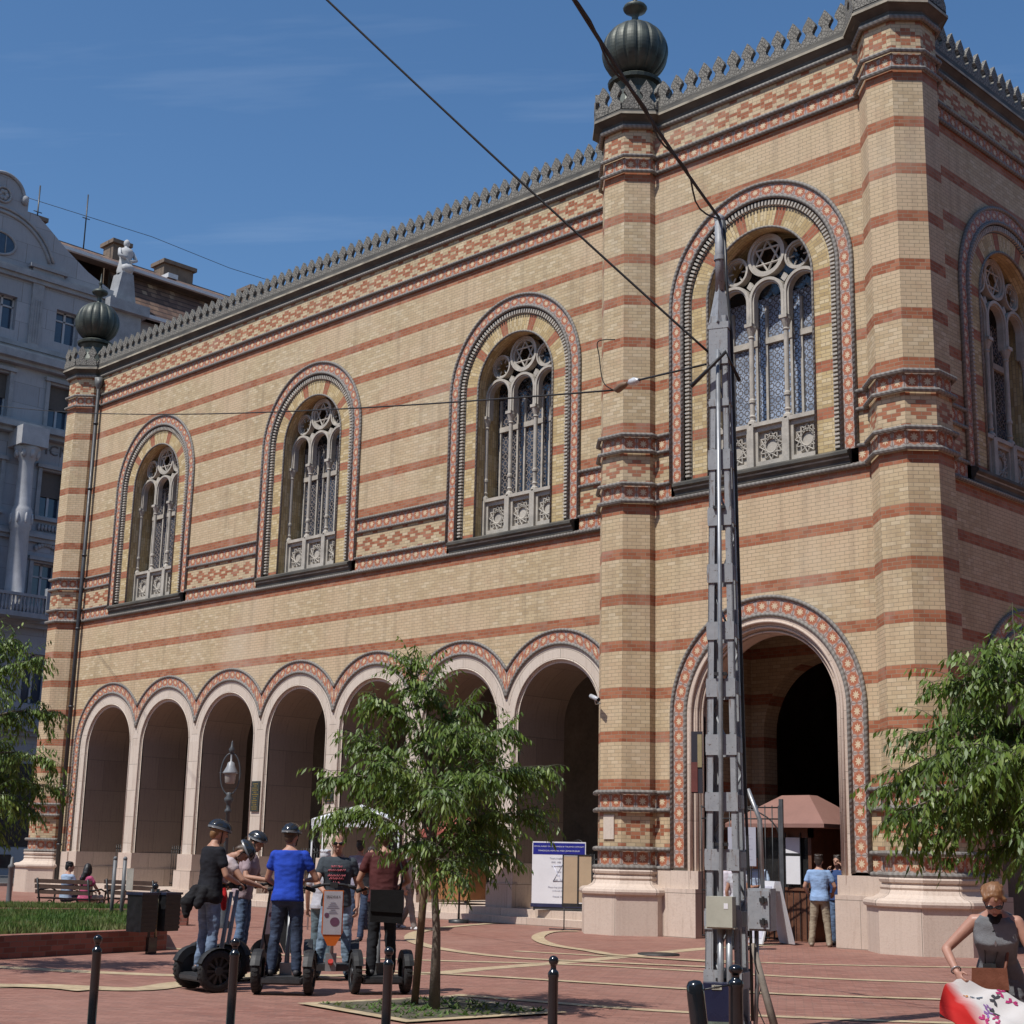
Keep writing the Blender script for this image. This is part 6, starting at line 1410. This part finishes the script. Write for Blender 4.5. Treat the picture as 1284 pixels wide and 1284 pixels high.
        for j in range(n): q.face([hp_(m_, j), hp_(m_, j + 1), hc + (hp_(m_, j + 1) - hc) * .86, hc + (hp_(m_, j) - hc) * .86], m=1)
        q.tube([hc + Mh @ Vector((-.085, .02, -.01)) * k, hd_((-.05, .04, .03)), hd_((0, .06, .018)), hd_((.05, .04, .03)), hc + Mh @ Vector((.085, .02, -.01)) * k], .006, 5, m=1)
        q.build("helmet", [simple("glossy_dark_helmet", (.02, .022, .026), .16, .3, 8, spec=.8), simple("helmet_vent_black", (.004, .004, .004), .8), simple("silver_helmet_band", (.15, .155, .165), .3, .2, 6)], e)
    return e, up, hd_, k
# handlebar pose for riders: hands on grips at y .33, z about 1.0 above the footplate
RIDE = {1: ((.27, .06, 1.12), (.20, .27, 1.03)), -1: ((-.27, .06, 1.12), (-.20, .27, 1.03)), "curl": 1.0}
def segway(label, loc, heading, accent, board=True, lean=0.):
    e = thing("self_balancing_scooter", label, "scooter", (loc[0], loc[1], 0), radians(heading - 90), "two-wheeled self-balancing scooters")
    for s in (-1, 1):
        w_ = MB(); n = 30
        prof = [(.155, -.045), (.20, -.05), (.228, -.043), (.240, -.022), (.242, 0), (.240, .022), (.228, .043), (.20, .05), (.155, .045)]
        def wp(r, h, a): return (s * .30 + h, r * cos(a), .242 + r * sin(a))
        for i in range(len(prof) - 1):
            for j in range(n): a, b = 2 * pi * j / n, 2 * pi * (j + 1) / n; w_.face([wp(*prof[i], a), wp(*prof[i], b), wp(*prof[i + 1], b), wp(*prof[i + 1], a)], smooth=True)
        for j in range(n): a = 2 * pi * j / n; b = a + .09; w_.face([wp(.2435, -.035, a), wp(.2435, -.035, b), wp(.2465, .0, b + .05), wp(.2465, .0, a + .05)]); w_.face([wp(.2435, .035, a), wp(.2435, .035, b), wp(.2465, .0, b + .05), wp(.2465, .0, a + .05)])
        t = w_.build("tyre", RUBBER, e); h = MB()
        for k in range(10):
            a = 2 * pi * k / 10
            h.face([wp(.04, s * .035, a - .3), wp(.16, s * .03, a - .10), wp(.16, s * .03, a + .10), wp(.04, s * .035, a + .3)])
        h.tube([(s * .30 + s * .0, 0, .242), (s * .30 + s * .05, 0, .242)], .05, 14)
        h.tube([wp(.16, s * .03, 2 * pi * j / n) for j in range(n)], .008, 5, closed=True); h.face([wp(.155, -s * .02, 2 * pi * j / n) for j in range(n)])
        h.build("rim", DKPL, t)
        f = MB()
        for k in range(10):
            a, b = radians(20 + k * 14), radians(20 + (k + 1) * 14)
            f.face([wp(.255, -.055, a), wp(.255, -.055, b), wp(.262, .0, b), wp(.262, 0, a)]); f.face([wp(.255, .055, a), wp(.255, .055, b), wp(.262, .0, b), wp(.262, 0, a)])
            f.face([wp(.255, -s * .055, a), wp(.255, -s * .055, b), wp(.17, -s * .06, b), wp(.17, -s * .06, a)])
        f.build("fender", simple("matt_black_fender", (.014, .014, .015), .6, .2, 10), e)
    b = MB(); b.box(-.235, .235, -.19, .19, .12, .195); b.box(-.20, .20, -.17, .17, .195, .205); b.box(-.22, .22, -.21, -.19, .14, .18); b.build("platform", DKPL, e)
    b = MB(); b.tube([(0, .17, .16), (0, .20, .45), (0, .29, 1.12)], [.035, .028, .024], 10); b.box(-.07, .07, .12, .22, .12, .34); b.build("steering_post", simple("silver_grey_metal", (.26, .27, .28), .4, .1, metal=.4), e)
    b = MB(); b.tube([(-.25, .27, 1.16), (-.12, .31, 1.20), (.12, .31, 1.20), (.25, .27, 1.16)], .018, 8); b.tube([(-.28, .26, 1.155), (-.17, .29, 1.19)], .024, 8); b.tube([(.28, .26, 1.155), (.17, .29, 1.19)], .024, 8); b.box(-.05, .05, .28, .35, 1.16, 1.23); b.build("handlebar", RUBBER, e)
    if board:
        b = MB(); P = [(-.13, 1.13), (.13, 1.13), (.135, .60), (.05, .44), (-.05, .44), (-.135, .60)]
        b.prism(P, 0, .02, lambda a, z, h: (a, .225 + .13 * (z - .42) + .06 + h, z)); b.build("front_shield", accent, e)
        b = MB(); b.prism([(-.118, 1.12), (.118, 1.12), (.118, .58), (-.118, .58)], .021, .026, lambda a, z, h: (a, .225 + .13 * (z - .42) + .06 + h, z)); pn = b.build("map_panel", simple("white_map_panel", (.50, .49, .52), .35, .08, 8), e)
        b = MB()
        for k in range(7): w2 = .03 + .05 * ((k * 5) % 4) / 3; b.prism([(-w2, .98 - k * .022), (w2, .98 - k * .022), (w2, .972 - k * .022), (-w2, .972 - k * .022)], .0275, .0285, lambda a, z, h: (a, .285 + .13 * (z - .42) + h, z))
        b.build("text_line", GTX, pn)
        b = MB(); b.prism([(-.03 + .06 * cos(a), .74 + .055 * sin(a)) for a in [k * pi / 8 for k in range(16)]], .0275, .029, lambda a, z, h: (a, .285 + .13 * (z - .42) + h, z)); b.prism([(.075 + .03 * cos(a), .82 + .03 * sin(a)) for a in [k * pi / 8 for k in range(16)]], .0275, .029, lambda a, z, h: (a, .285 + .13 * (z - .42) + h, z)); b.build("round_print", simple("plum_print", (.16, .07, .12), .6), pn)
        text_mesh("lettering", "SEGWAY", .042, Matrix(((-1, 0, 0, 0), (0, .13, .99, .285 + .13 * .63 + .030), (0, .99, -.13, 1.05), (0, 0, 0, 1))), IRON, pn, .0005, 1.1)
        b = MB(); b.tube([(0, .24, .22), (0, .275, .25)], .035, 12); b.build("tail_light", simple("red_lamp_lens", (.35, .03, .02), .2), e)
    return e
ORG = simple("orange_plastic", (.60, .14, .02), .4, .08, 4); BLS = simple("black_shield", (.02, .02, .022), .35, .2, 6)
JB = denim("mid_blue_denim", (.10, .15, .24)); JD = denim("dark_blue_denim", (.035, .05, .085)); JL = denim("light_blue_denim", (.20, .27, .35))
segway("black scooter under the rider with the tied jacket, spoked wheel foremost", (-1.80, -16.66), 84, BLS, board=False)
e, up, hd_, k = person("person in a black T-shirt with a jacket tied at the waist, leftmost rider", (-1.80, -16.66), 84, 1.73, .205, lean=3, arms=RIDE, head=(-12, 12), shirt=cloth_mat("black_jersey", (.012, .013, .018)), trousers=denim("faded_blue_denim", (.13, .18, .26)), helmet=True, hair=("fair_hair", (.22, .12, .05)), sleeve=.55, seed=2)
q = MB(); loft(q, [(.80, .19, .15, -.03), (.86, .21, .165, -.03), (.95, .19, .14, -.015), (1.0, .18, .13, -.01)], up); cap(q, [up((-.05, -.16, .93)), up((-.06, -.25, .78)), up((-.04, -.26, .66))], [.08, .085, .05]); cap(q, [up((.1, -.14, .92)), up((.12, -.2, .76))], [.07, .05]); remesh(q, "tied_jacket", cloth_mat("black_fleece", (.012, .012, .014)), e, .012, 2, .02, 5)
segway("black scooter half hidden between the leftmost rider and the stooping one", (-2.45, -16.12), 80, BLS, board=False)
person("person in a white and red vest stooping forward over the handlebars, dark helmet bowed", (-2.50, -16.22), 66, 1.66, .205, lean=34, arms={1: ((.28, .40, 1.10), (.20, .66, 1.02)), -1: ((-.24, .42, 1.10), (-.16, .68, 1.03)), "curl": .9}, head=(-25, 30), shirt=cloth_mat("white_red_jersey", (.50, .42, .42)), trousers=JD, helmet=True, sleeve=.35, seed=3)
VR = cloth_mat("bright_red_cloth", (.50, .02, .02))
q = MB(); q.box(-.05, .05, -.04, .04, -.24, .0); q = MB(); cap(q, [(0, 0, 0), (.06, .02, -.16), (.12, 0, -.32)], [.05, .06, .03]); o = remesh(q, "red_bag", VR, None, .010, 2, .01, 1); o.location = (-2.16, -16.28, 1.24); tag(o, "small bright red bag slung at the side of the stooping rider", "bag")
segway("black scooter with a tall white map panel facing right, behind the stooping rider", (-2.72, -15.35), 12, BLS)
person("person in a pale checked shirt and dark helmet behind the stooping rider, arm held out", (-2.86, -15.42), 40, 1.64, .205, lean=10, arms={1: ((.30, .10, 1.14), (.30, .48, 1.10)), -1: ((-.25, .14, 1.12), (-.12, .42, 1.08)), "curl": .6}, head=(-20, 10), shirt=cloth_mat("pale_checked_cotton", (.34, .26, .28)), trousers=JB, helmet=True, sleeve=.6, seed=4)
segway("black scooter carrying the rider in the bright blue T-shirt, seen from behind", (-.94, -16.16), 134, BLS)
person("person in a bright blue T-shirt and dark jeans, back turned, on a scooter", (-.94, -16.16), 134, 1.70, .205, lean=2, arms={1: ((.33, .05, 1.12), (.16, .32, 1.10)), -1: ((-.27, .10, 1.12), (-.20, .30, 1.04)), "curl": .9}, head=(-18, 3), shirt=cloth_mat("royal_blue_cotton", (.018, .06, .42)), trousers=JD, helmet=True, sleeve=.48, fat=1.04, legs={1: ((.125, .02, .49), (.155, -.02, .085)), -1: ((-.125, .02, .49), (-.155, -.02, .085))}, seed=5)
segway("orange-framed scooter with a white map panel, facing the viewer", (-2.24, -14.42), -40, ORG)
e, up, hd_, k = person("person in sunglasses and a dark grey T-shirt with red script, facing the viewer", (-2.45, -14.21), -44, 1.86, 0, lean=3, arms={1: ((.24, .16, 1.14), (.10, .40, 1.02)), -1: ((-.26, -.02, 1.12), (-.27, .08, .86)), "curl": .6}, head=(4, 4), shirt=cloth_mat("charcoal_cotton", (.045, .055, .065)), trousers=JL, glasses=True, hairstyle="cropped", hair=("light_brown_hair", (.12, .07, .035)), sleeve=.5, legs={1: ((.14, .04, .49), (.20, .02, .085)), -1: ((-.14, .02, .49), (-.18, -.02, .085))}, vox=.008, seed=6)
PR = simple("red_shirt_print", (.42, .10, .12), .8, .1); rr_ = random.Random(8); q = MB()
for row, (z, w2, n_) in enumerate(((1.345, .075, 3), (1.30, .11, 4), (1.235, .11, 4), (1.20, .09, 3), (1.15, .05, 2))):
    for i in range(n_):
        x0 = -w2 + 2 * w2 * i / n_; x1 = x0 + 2 * w2 / n_ * .9; P = []
        for t in range(7): x = x0 + (x1 - x0) * t / 6; y = .004 + (.116 + .0245) * (1 - abs(x / .19) ** 2.4) ** (1 / 2.4); P.append(up((x, y, z + .016 * sin(t * 2.3 + i + row))))
        q.tube(P, .0065, 5)
q.build("shirt_print", PR, e)
segway("black scooter carrying the rider in the maroon T-shirt, right of the group", (-.42, -15.14), 150, BLS, board=False)
e, up, hd_, k = person("person in a maroon T-shirt with a black shoulder bag, back turned, right of the group", (-.42, -15.14), 148, 1.70, .205, lean=2, arms={1: ((.31, .05, 1.12), (.22, .27, 1.03)), -1: ((-.30, .05, 1.12), (-.22, .27, 1.03)), "curl": .9}, head=(5, 6), shirt=cloth_mat("maroon_cotton", (.085, .025, .025)), trousers=cloth_mat("black_trousers", (.016, .018, .022)), helmet=True, sleeve=.5, fat=1.12, seed=7)
BL = cloth_mat("black_bag_nylon", (.012, .012, .013)); bg_ = thing("shoulder_bag", "large flat black shoulder bag hanging behind the rider in maroon", "bag", (-.42, -15.14, .205), radians(148 - 90))
q = MB(); q.prism([(-.18, .62), (.20, .60), (.20, .98), (-.18, .98)], -.235, -.16, lambda a, z, h: (a, h, z)); q.prism([(-.185, .74), (.205, .72), (.205, .985), (-.185, .985)], -.25, -.235, lambda a, z, h: (a, h, z)); q.build("bag_body", BL, bg_)
q = MB(); q.tube([(.17, -.17, .97), (.20, -.18, 1.18), (.13, -.13, 1.42), (.06, -.02, 1.475), (-.08, .12, 1.35)], .014, 6); q.build("strap", BL, bg_)
# walkers behind
person("person in a pale grey cap and shirt behind the blue T-shirt rider, hand raised", (-4.05, -13.15), 125, 1.64, 0, arms={1: ((.26, .05, 1.14), (.16, .18, 1.38)), -1: ((-.25, -.03, 1.12), (-.27, .06, .86))}, shirt=cloth_mat("pale_grey_cotton", (.42, .42, .46)), trousers=cloth_mat("grey_teal_cotton", (.10, .14, .16)), hairstyle="short", hair=("pale_grey_cap", (.45, .45, .48)), sleeve=.6, vox=.010, seed=8)
person("person with black hair and a lilac shirt, back turned, behind the man in sunglasses", (-11.8, -6.03), 130, 1.85, 0, shirt=cloth_mat("lilac_cotton", (.25, .24, .30)), trousers=JD, hair=("black_hair", (.012, .011, .012)), sleeve=.8, vox=.011, legs={1: ((.10, .12, .50), (.12, .20, .085)), -1: ((-.10, -.02, .49), (-.12, -.22, .10))}, seed=9)
person("person in a black jacket and grey top walking toward the viewer near the canopy", (-8.59, -8.43), -60, 1.72, 0, shirt=cloth_mat("black_jacket_cloth", (.02, .02, .024)), trousers=JD, hair=("dark_brown_hair", (.03, .02, .015)), hairstyle="bob", female=True, sleeve=1.8, vox=.010, head=(10, 0), legs={1: ((.10, .10, .50), (.12, .14, .085)), -1: ((-.10, -.02, .49), (-.12, -.18, .10))}, seed=10)
person("person in checked shorts and white trainers walking past behind the maroon shirt", (-11.5, -4.9), 20, 1.74, 0, shirt=cloth_mat("cream_cotton", (.42, .38, .34)), trousers=cloth_mat("checked_shorts", (.22, .19, .17)), shoes=(.5, .5, .5), sleeve=.5, vox=.010, shorts=False, legs={1: ((.10, .14, .50), (.12, .24, .085)), -1: ((-.10, -.02, .49), (-.12, -.24, .10))}, seed=11)
SEAT = {1: ((.10, .42, .50), (.11, .44, .085)), -1: ((-.10, .42, .50), (-.11, .44, .085))}
person("person with short black hair and a pale blue shirt seated left on the bench", (-18.50, -9.12), 95, 1.66, 0, arms={1: ((.24, .10, .75), (.12, .30, .66)), -1: ((-.24, .10, .75), (-.12, .30, .66))}, shirt=cloth_mat("pale_blue_cotton", (.30, .38, .50)), trousers=JD, hair=("black_hair", (.012, .011, .012)), seated=True, legs=SEAT, vox=.011, head=(-35, 5), seed=12)
person("person with long dark hair and a pink top seated right on the bench", (-17.95, -8.96), 100, 1.62, 0, arms={1: ((.24, .10, .75), (.12, .30, .66)), -1: ((-.24, .10, .75), (-.12, .30, .66))}, shirt=cloth_mat("pink_cotton", (.50, .10, .20)), trousers=cloth_mat("cream_cotton", (.42, .38, .34)), hair=("black_hair", (.012, .011, .012)), hairstyle="long", female=True, seated=True, legs=SEAT, vox=.011, head=(30, 5), seed=13)
KH = cloth_mat("khaki_cotton", (.30, .25, .18)); LB = cloth_mat("light_blue_cotton", (.24, .36, .56))
person("person in a light blue T-shirt and khaki trousers, back turned, at the porch's right jamb", (-3.39, -1.30), 116, 1.76, 0, shirt=LB, trousers=KH, hair=("dark_brown_hair", (.03, .02, .015)), arms={1: ((.30, .0, 1.14), (.24, .18, 1.02)), -1: ((-.28, -.04, 1.13), (-.24, .14, .98))}, shoes=(.25, .2, .15), sleeve=.55, vox=.009, legs={1: ((.13, .02, .49), (.17, -.02, .085)), -1: ((-.13, .02, .49), (-.17, -.02, .085))}, seed=14)
person("person in navy holding a phone to the ear, half hidden behind the khaki trousers", (-3.50, -.45), -80, 1.76, 0, shirt=cloth_mat("navy_cotton", (.03, .06, .16)), trousers=JB, arms={1: ((.30, .02, 1.15), (.18, .10, 1.42)), -1: ((-.33, .12, 1.20), (-.16, .12, 1.50))}, hair=("dark_brown_hair", (.03, .02, .015)), sleeve=.6, vox=.010, seed=15)
person("person with black hair in a pale blue shirt leaning by the white A-board", (-5.05, -1.05), -70, 1.74, 0, lean=6, shirt=cloth_mat("pale_sky_cotton", (.42, .52, .66)), trousers=cloth_mat("black_trousers", (.016, .018, .022)), skin=SKIN2, arms={1: ((.28, .08, 1.15), (.10, .28, 1.12)), -1: ((-.28, .10, 1.12), (-.02, .30, 1.10))}, hair=("black_hair", (.012, .011, .012)), sleeve=.6, vox=.009, head=(20, 12), seed=16)
person("person with long brown hair carrying a black bag, partly behind the mast", (-3.56, -3.73), 100, 1.64, 0, shirt=cloth_mat("grey_white_cotton", (.40, .40, .42)), trousers=cloth_mat("black_trousers", (.016, .018, .022)), hairstyle="long", hair=("brown_hair_long", (.10, .05, .025)), female=True, sleeve=.3, vox=.009, seed=17)
person("person in a white checked shirt and dark trousers seen through the mast's battens", (-4.16, -3.39), 95, 1.70, 0, shirt=cloth_mat("white_checked_cotton", (.55, .50, .54)), trousers=cloth_mat("black_trousers", (.016, .018, .022)), sleeve=1.7, vox=.010, seed=18)
person("person in a teal cap and dark jumper behind the kiosk counter", (-5.05, .48), -60, 1.62, 0, shirt=cloth_mat("dark_olive_cotton", (.05, .06, .04)), trousers=cloth_mat("black_trousers", (.016, .018, .022)), hair=("teal_cap", (.03, .25, .20)), skin=SKIN2, sleeve=1.5, vox=.011, seed=19)
# foreground person holding the cloth
GD = cloth_mat("grey_linen", (.16, .165, .175))
e, up, hd_, k = person("person with short reddish hair in a sleeveless grey dress, stooping at the right edge", (8.10, -16.52), -66, 1.58, 0, lean=24, arms={1: ((.39, .22, 1.13), (.294, .414, .96)), -1: ((-.34, .22, 1.00), (-.40, .40, .84)), "curl": .9}, head=(4, 20), shirt=GD, trousers=None, untucked=True, hairstyle="bob", hair=("ginger_blond_hair", (.20, .095, .04)), glasses=True, female=True, sleeve=0, vox=.0075, skin=simple("fair_pink_skin", (.38, .20, .145), .5, .1, 14), seed=20)
q = MB(); loft(q, [(.45, .20, .15, 0), (.62, .205, .16, 0), (.80, .20, .155, -.01), (.92, .19, .145, -.012)], lambda v: v * k); remesh(q, "dress_skirt", GD, e, .012, 3, .012, 4)
q = MB(); cap(q, [up((0, .0, 1.425)), up((0, .04, 1.415))], [.072, .055]); q.ell(up((0, .075, 1.36)), .062, .04, .05, 12, 8); remesh(q, "dark_scarf", cloth_mat("black_scarf", (.015, .015, .017)), e, .008, 2, .01, 7)
hb = thing("handbag", "brown leather handbag hanging on a long strap before the grey dress", "bag", (8.06, -16.49, 0), radians(-156)); LE = simple("brown_leather", (.16, .055, .03), .45, .25, 14, bump=.2)
c_ = Vector((.02, .30, .80)); q = MB(); q.prism([(-.12, -.12), (.13, -.13), (.12, .09), (-.11, .10)], -.04, .04, lambda a, z, h: (c_.x + a, c_.y + h, c_.z + z)); q.prism([(-.125, -.04), (.135, -.04), (.125, .105), (-.115, .11)], .04, .05, lambda a, z, h: (c_.x + a, c_.y + h, c_.z + z)); q.build("bag_body", LE, hb)
q = MB(); q.tube([tuple(c_ + Vector((-.10, 0, .10))), tuple(up((-.10, .17, 1.15))), tuple(up((-.13, .12, 1.38))), tuple(up((-.12, .02, 1.45)))], .012, 6); q.build("strap", LE, hb)
cm_ = thing("compact_camera", "small black camera hanging round the neck of the person in grey", "camera", (8.06, -16.49, 0), radians(-156)); c_ = up((.03, .25, 1.08)); q = MB(); q.box(c_.x - .045, c_.x + .045, c_.y - .03, c_.y + .03, c_.z - .075, c_.z + .06); q.tube([(c_.x, c_.y + .02, c_.z), (c_.x, c_.y + .055, c_.z)], .028, 14); q.build("camera_body", IRON, cm_)
q = MB(); q.tube([tuple(c_ + Vector((-.03, 0, .06))), tuple(up((-.06, .15, 1.28))), tuple(up((-.07, .04, 1.46)))], .005, 5); q.tube([tuple(c_ + Vector((.03, 0, .06))), tuple(up((.06, .15, 1.28))), tuple(up((.07, .04, 1.46)))], .005, 5); q.build("neck_strap", IRON, cm_)
q = MB(); q.prism([(0, -.03), (.012, 0), (0, .03), (-.012, 0)], -.005, .005, lambda a, z, h: tuple(up((a, .165 + h, 1.29 + z)))); q.build("pendant", GALV, e)
q = MB(); a_ = Vector((.294, .414, .96)) * k; d_ = (a_ - Vector((.39, .22, 1.13)) * k).normalized(); s_ = d_.cross(Vector((0, 0, 1))).normalized(); u_ = s_.cross(d_); w_ = a_ - d_ * .03; q.tube([tuple(w_ + s_ * .034 * cos(t) + u_ * .034 * sin(t)) for t in [j * pi / 8 for j in range(16)]], .005, 5, closed=True); q.build("bracelet", GALV, e)
# printed cloth
m, g = mat("printed_beach_cloth"); uvs, u, v = g.uv(); c = g.mix(g.mr(g.m("ADD", u, g.m("MULTIPLY", g.noise(g.comb(u, v, 0), 6, 2), .08)), .31, .42), (.40, .012, .01), (.52, .50, .49)); c = g.mix(g.m("LESS_THAN", u, .03), c, (.012, .01, .01))
g.out(c, .8, bump=g.noise(g.comb(u, v, 0), 30, 3), bs=.15, spec=.25); CLM = m
cl = thing("printed_cloth", "red and white cloth printed with butterflies held over the pushchair", "cloth", (8.1, -16.9, 0), 0)
P00, P10, P01, P11 = Vector((8.04, -17.02, .83)), Vector((8.66, -16.55, .62)), Vector((8.02, -17.24, .60)), Vector((8.85, -17.2, .22)); O_ = Vector((8.1, -16.9, 0))
def cp_(u, v): return (P00.lerp(P10, u)).lerp(P01.lerp(P11, u), v) + Vector((0, 0, .02 * sin(pi * v) + .014 * sin(u * 19 + v * 6) + .010 * sin(u * 7 - v * 14))) - O_ + Vector((-.05 * sin(pi * v) * (1 - u), -.02, 0))
q = MB(); n = 36
for i in range(n):
    for j in range(n):
        f = lambda a, b: cp_(a / n, b / n)
        uvq = [((a / n) * .55 + (1 - b / n) * .45 * .9, b / n) for a, b in ((i, j), (i + 1, j), (i + 1, j + 1), (i, j + 1))]
        q.face([f(i, j), f(i + 1, j), f(i + 1, j + 1), f(i, j + 1)], uvq, smooth=True)
# underside, a few millimetres below
for i in range(n):
    for j in range(n): f = lambda a, b: cp_(a / n, b / n) - Vector((0, 0, .005)); q.face([f(i, j), f(i, j + 1), f(i + 1, j + 1), f(i + 1, j)], [(.1, .1)] * 4, smooth=True)
q.build("cloth_sheet", CLM, cl, merge=True)
rr_ = random.Random(12); BC = [simple("print_magenta", (.35, .02, .12), .8), simple("print_slate", (.07, .10, .14), .8), simple("print_amber", (.45, .17, .03), .8), simple("print_violet", (.22, .10, .30), .8), simple("print_dark", (.03, .03, .04), .8)]
for i in range(34):
    uu, vv = rr_.uniform(.06, .96), rr_.uniform(.05, .95)
    if uu * .55 + (1 - vv) * .405 < .34: continue
    a0 = rr_.uniform(0, 6.28); s = rr_.uniform(.028, .042); q = MB()
    for sd in (-1, 1):
        W = [(0, 0), (sd * .5, .55), (sd * 1., .7), (sd * .95, .2), (sd * .5, .02)]; W2 = [(0, 0), (sd * .6, -.05), (sd * .75, -.5), (sd * .35, -.75)]
        for w in (W, W2):
            F = []
            for (x, y) in w:
                X, Y = x * cos(a0) - y * sin(a0), x * sin(a0) + y * cos(a0); F.append(cp_(min(1, max(0, uu + X * s * 1.25)), min(1, max(0, vv + Y * s * 1.9))) + Vector((-.001, -.003, .006)))
            q.face(F)
    q.build("printed_butterfly", BC[i % 5], cl)
pc = thing("pushchair", "black pushchair under the printed cloth at the bottom right corner", "pushchair", (8.45, -17.0, 0), radians(-60))
q = MB(); q.box(-.2, .2, -.22, .28, .28, .34); q.box(-.2, .2, -.26, -.2, .28, .46); q.build("seat", BL, pc)
q = MB()
for s in (-.23, .23): q.tube([(s, .35, .1), (s, -.1, .40), (s, -.35, .52)], .012, 6); q.tube([(s, -.3, .1), (s, .05, .36)], .012, 6)
q.build("frame", GREYP, pc)
for s in (-.25, .25):
    for y in (-.3, .35): q = MB(); q.tube([(s - .02, y, .1), (s + .02, y, .1)], .1, 16); q.build("wheel", RUBBER, pc)
SAZ, SEL, SKY_DUST, SKY_STR, SUN_STR, EXPO = 3., 58., .5, .114, 4.2, .18
# ================================================================== LIGHT, SKY, CAMERA
SUN_AZ, SUN_EL = radians(SAZ), radians(SEL)     # shadows run towards (sin az, cos az)
w = bpy.data.worlds.new("World"); scene.world = w; w.use_nodes = True
nt = w.node_tree; nt.nodes.clear()
sky = nt.nodes.new("ShaderNodeTexSky"); sky.sky_type = "NISHITA"; sky.sun_disc = False
sky.sun_elevation = SUN_EL
sdir = Vector((-sin(SUN_AZ) * cos(SUN_EL), -cos(SUN_AZ) * cos(SUN_EL), sin(SUN_EL)))
sky.sun_rotation = atan2(sdir.x, sdir.y)
sky.altitude = 100; sky.air_density = 1.0; sky.dust_density = SKY_DUST; sky.ozone_density = 2.0
bg = nt.nodes.new("ShaderNodeBackground"); bg.inputs[1].default_value = SKY_STR
o_ = nt.nodes.new("ShaderNodeOutputWorld")
class _W: node_tree = nt
gw = N.__new__(N); gw.t = nt
gen_ = gw.n("ShaderNodeTexCoord").outputs["Generated"]; xs, ys, zs = gw.sep(gen_)
zz = gw.m("MAXIMUM", zs, .05); px_, py_ = gw.m("DIVIDE", xs, zz), gw.m("DIVIDE", ys, zz)
rx, ry = gw.m("ADD", gw.m("MULTIPLY", px_, .8), gw.m("MULTIPLY", py_, .6)), gw.m("SUBTRACT", gw.m("MULTIPLY", py_, .8), gw.m("MULTIPLY", px_, .6))
cl_ = gw.noise(gw.comb(gw.m("MULTIPLY", rx, .35), gw.m("MULTIPLY", ry, 1.6), 0), 1.3, 6, .62)
lum = gw.mr(cl_, .55, .80, 0., .16)
hs = gw.n("ShaderNodeHueSaturation"); gw.set(hs, "Saturation", 1.2); gw.set(hs, "Color", sky.outputs[0])
skc = gw.mix(lum, hs.outputs[0], (6.5, 7.3, 8.4))
nt.links.new(skc, bg.inputs[0]); nt.links.new(bg.outputs[0], o_.inputs[0])
L = bpy.data.lights.new("sun", "SUN"); L.energy = SUN_STR; L.angle = radians(.53); L.color = (1, .962, .91)
lo = bpy.data.objects.new("sun", L); COL.objects.link(lo); lo.rotation_euler = (-sdir).to_track_quat("-Z", "Y").to_euler()
cam = bpy.data.cameras.new("camera"); co = bpy.data.objects.new("camera", cam); COL.objects.link(co)
f_, yaw, pit, rol = 1872.45, .782, .2255, .0218
s_, c_, sp, cp = sin(yaw), cos(yaw), sin(pit), cos(pit)
rh = Vector((c_, s_, 0)); dh = Vector((-s_, c_, 0)); zh = Vector((0, 0, 1))
uh = dh * -sp + zh * cp; F_ = dh * cp + zh * sp; R_ = rh * cos(rol) + uh * sin(rol); U_ = -rh * sin(rol) + uh * cos(rol)
Mx = Matrix(((R_.x, U_.x, -F_.x, 13.5457), (R_.y, U_.y, -F_.y, -27.167), (R_.z, U_.z, -F_.z, 1.6247), (0, 0, 0, 1)))
co.matrix_world = Mx; cam.sensor_width = 36; cam.lens = 36 * f_ / 1284; cam.clip_end = 2000; cam.clip_start = .1
scene.camera = co
scene.view_settings.view_transform = "Standard"; scene.view_settings.look = "None"; scene.view_settings.gamma = 1; scene.view_settings.exposure = EXPO
scene.view_settings.use_curve_mapping = False
scene.render.engine = "CYCLES"; scene.cycles.max_bounces = 6; scene.cycles.diffuse_bounces = 3
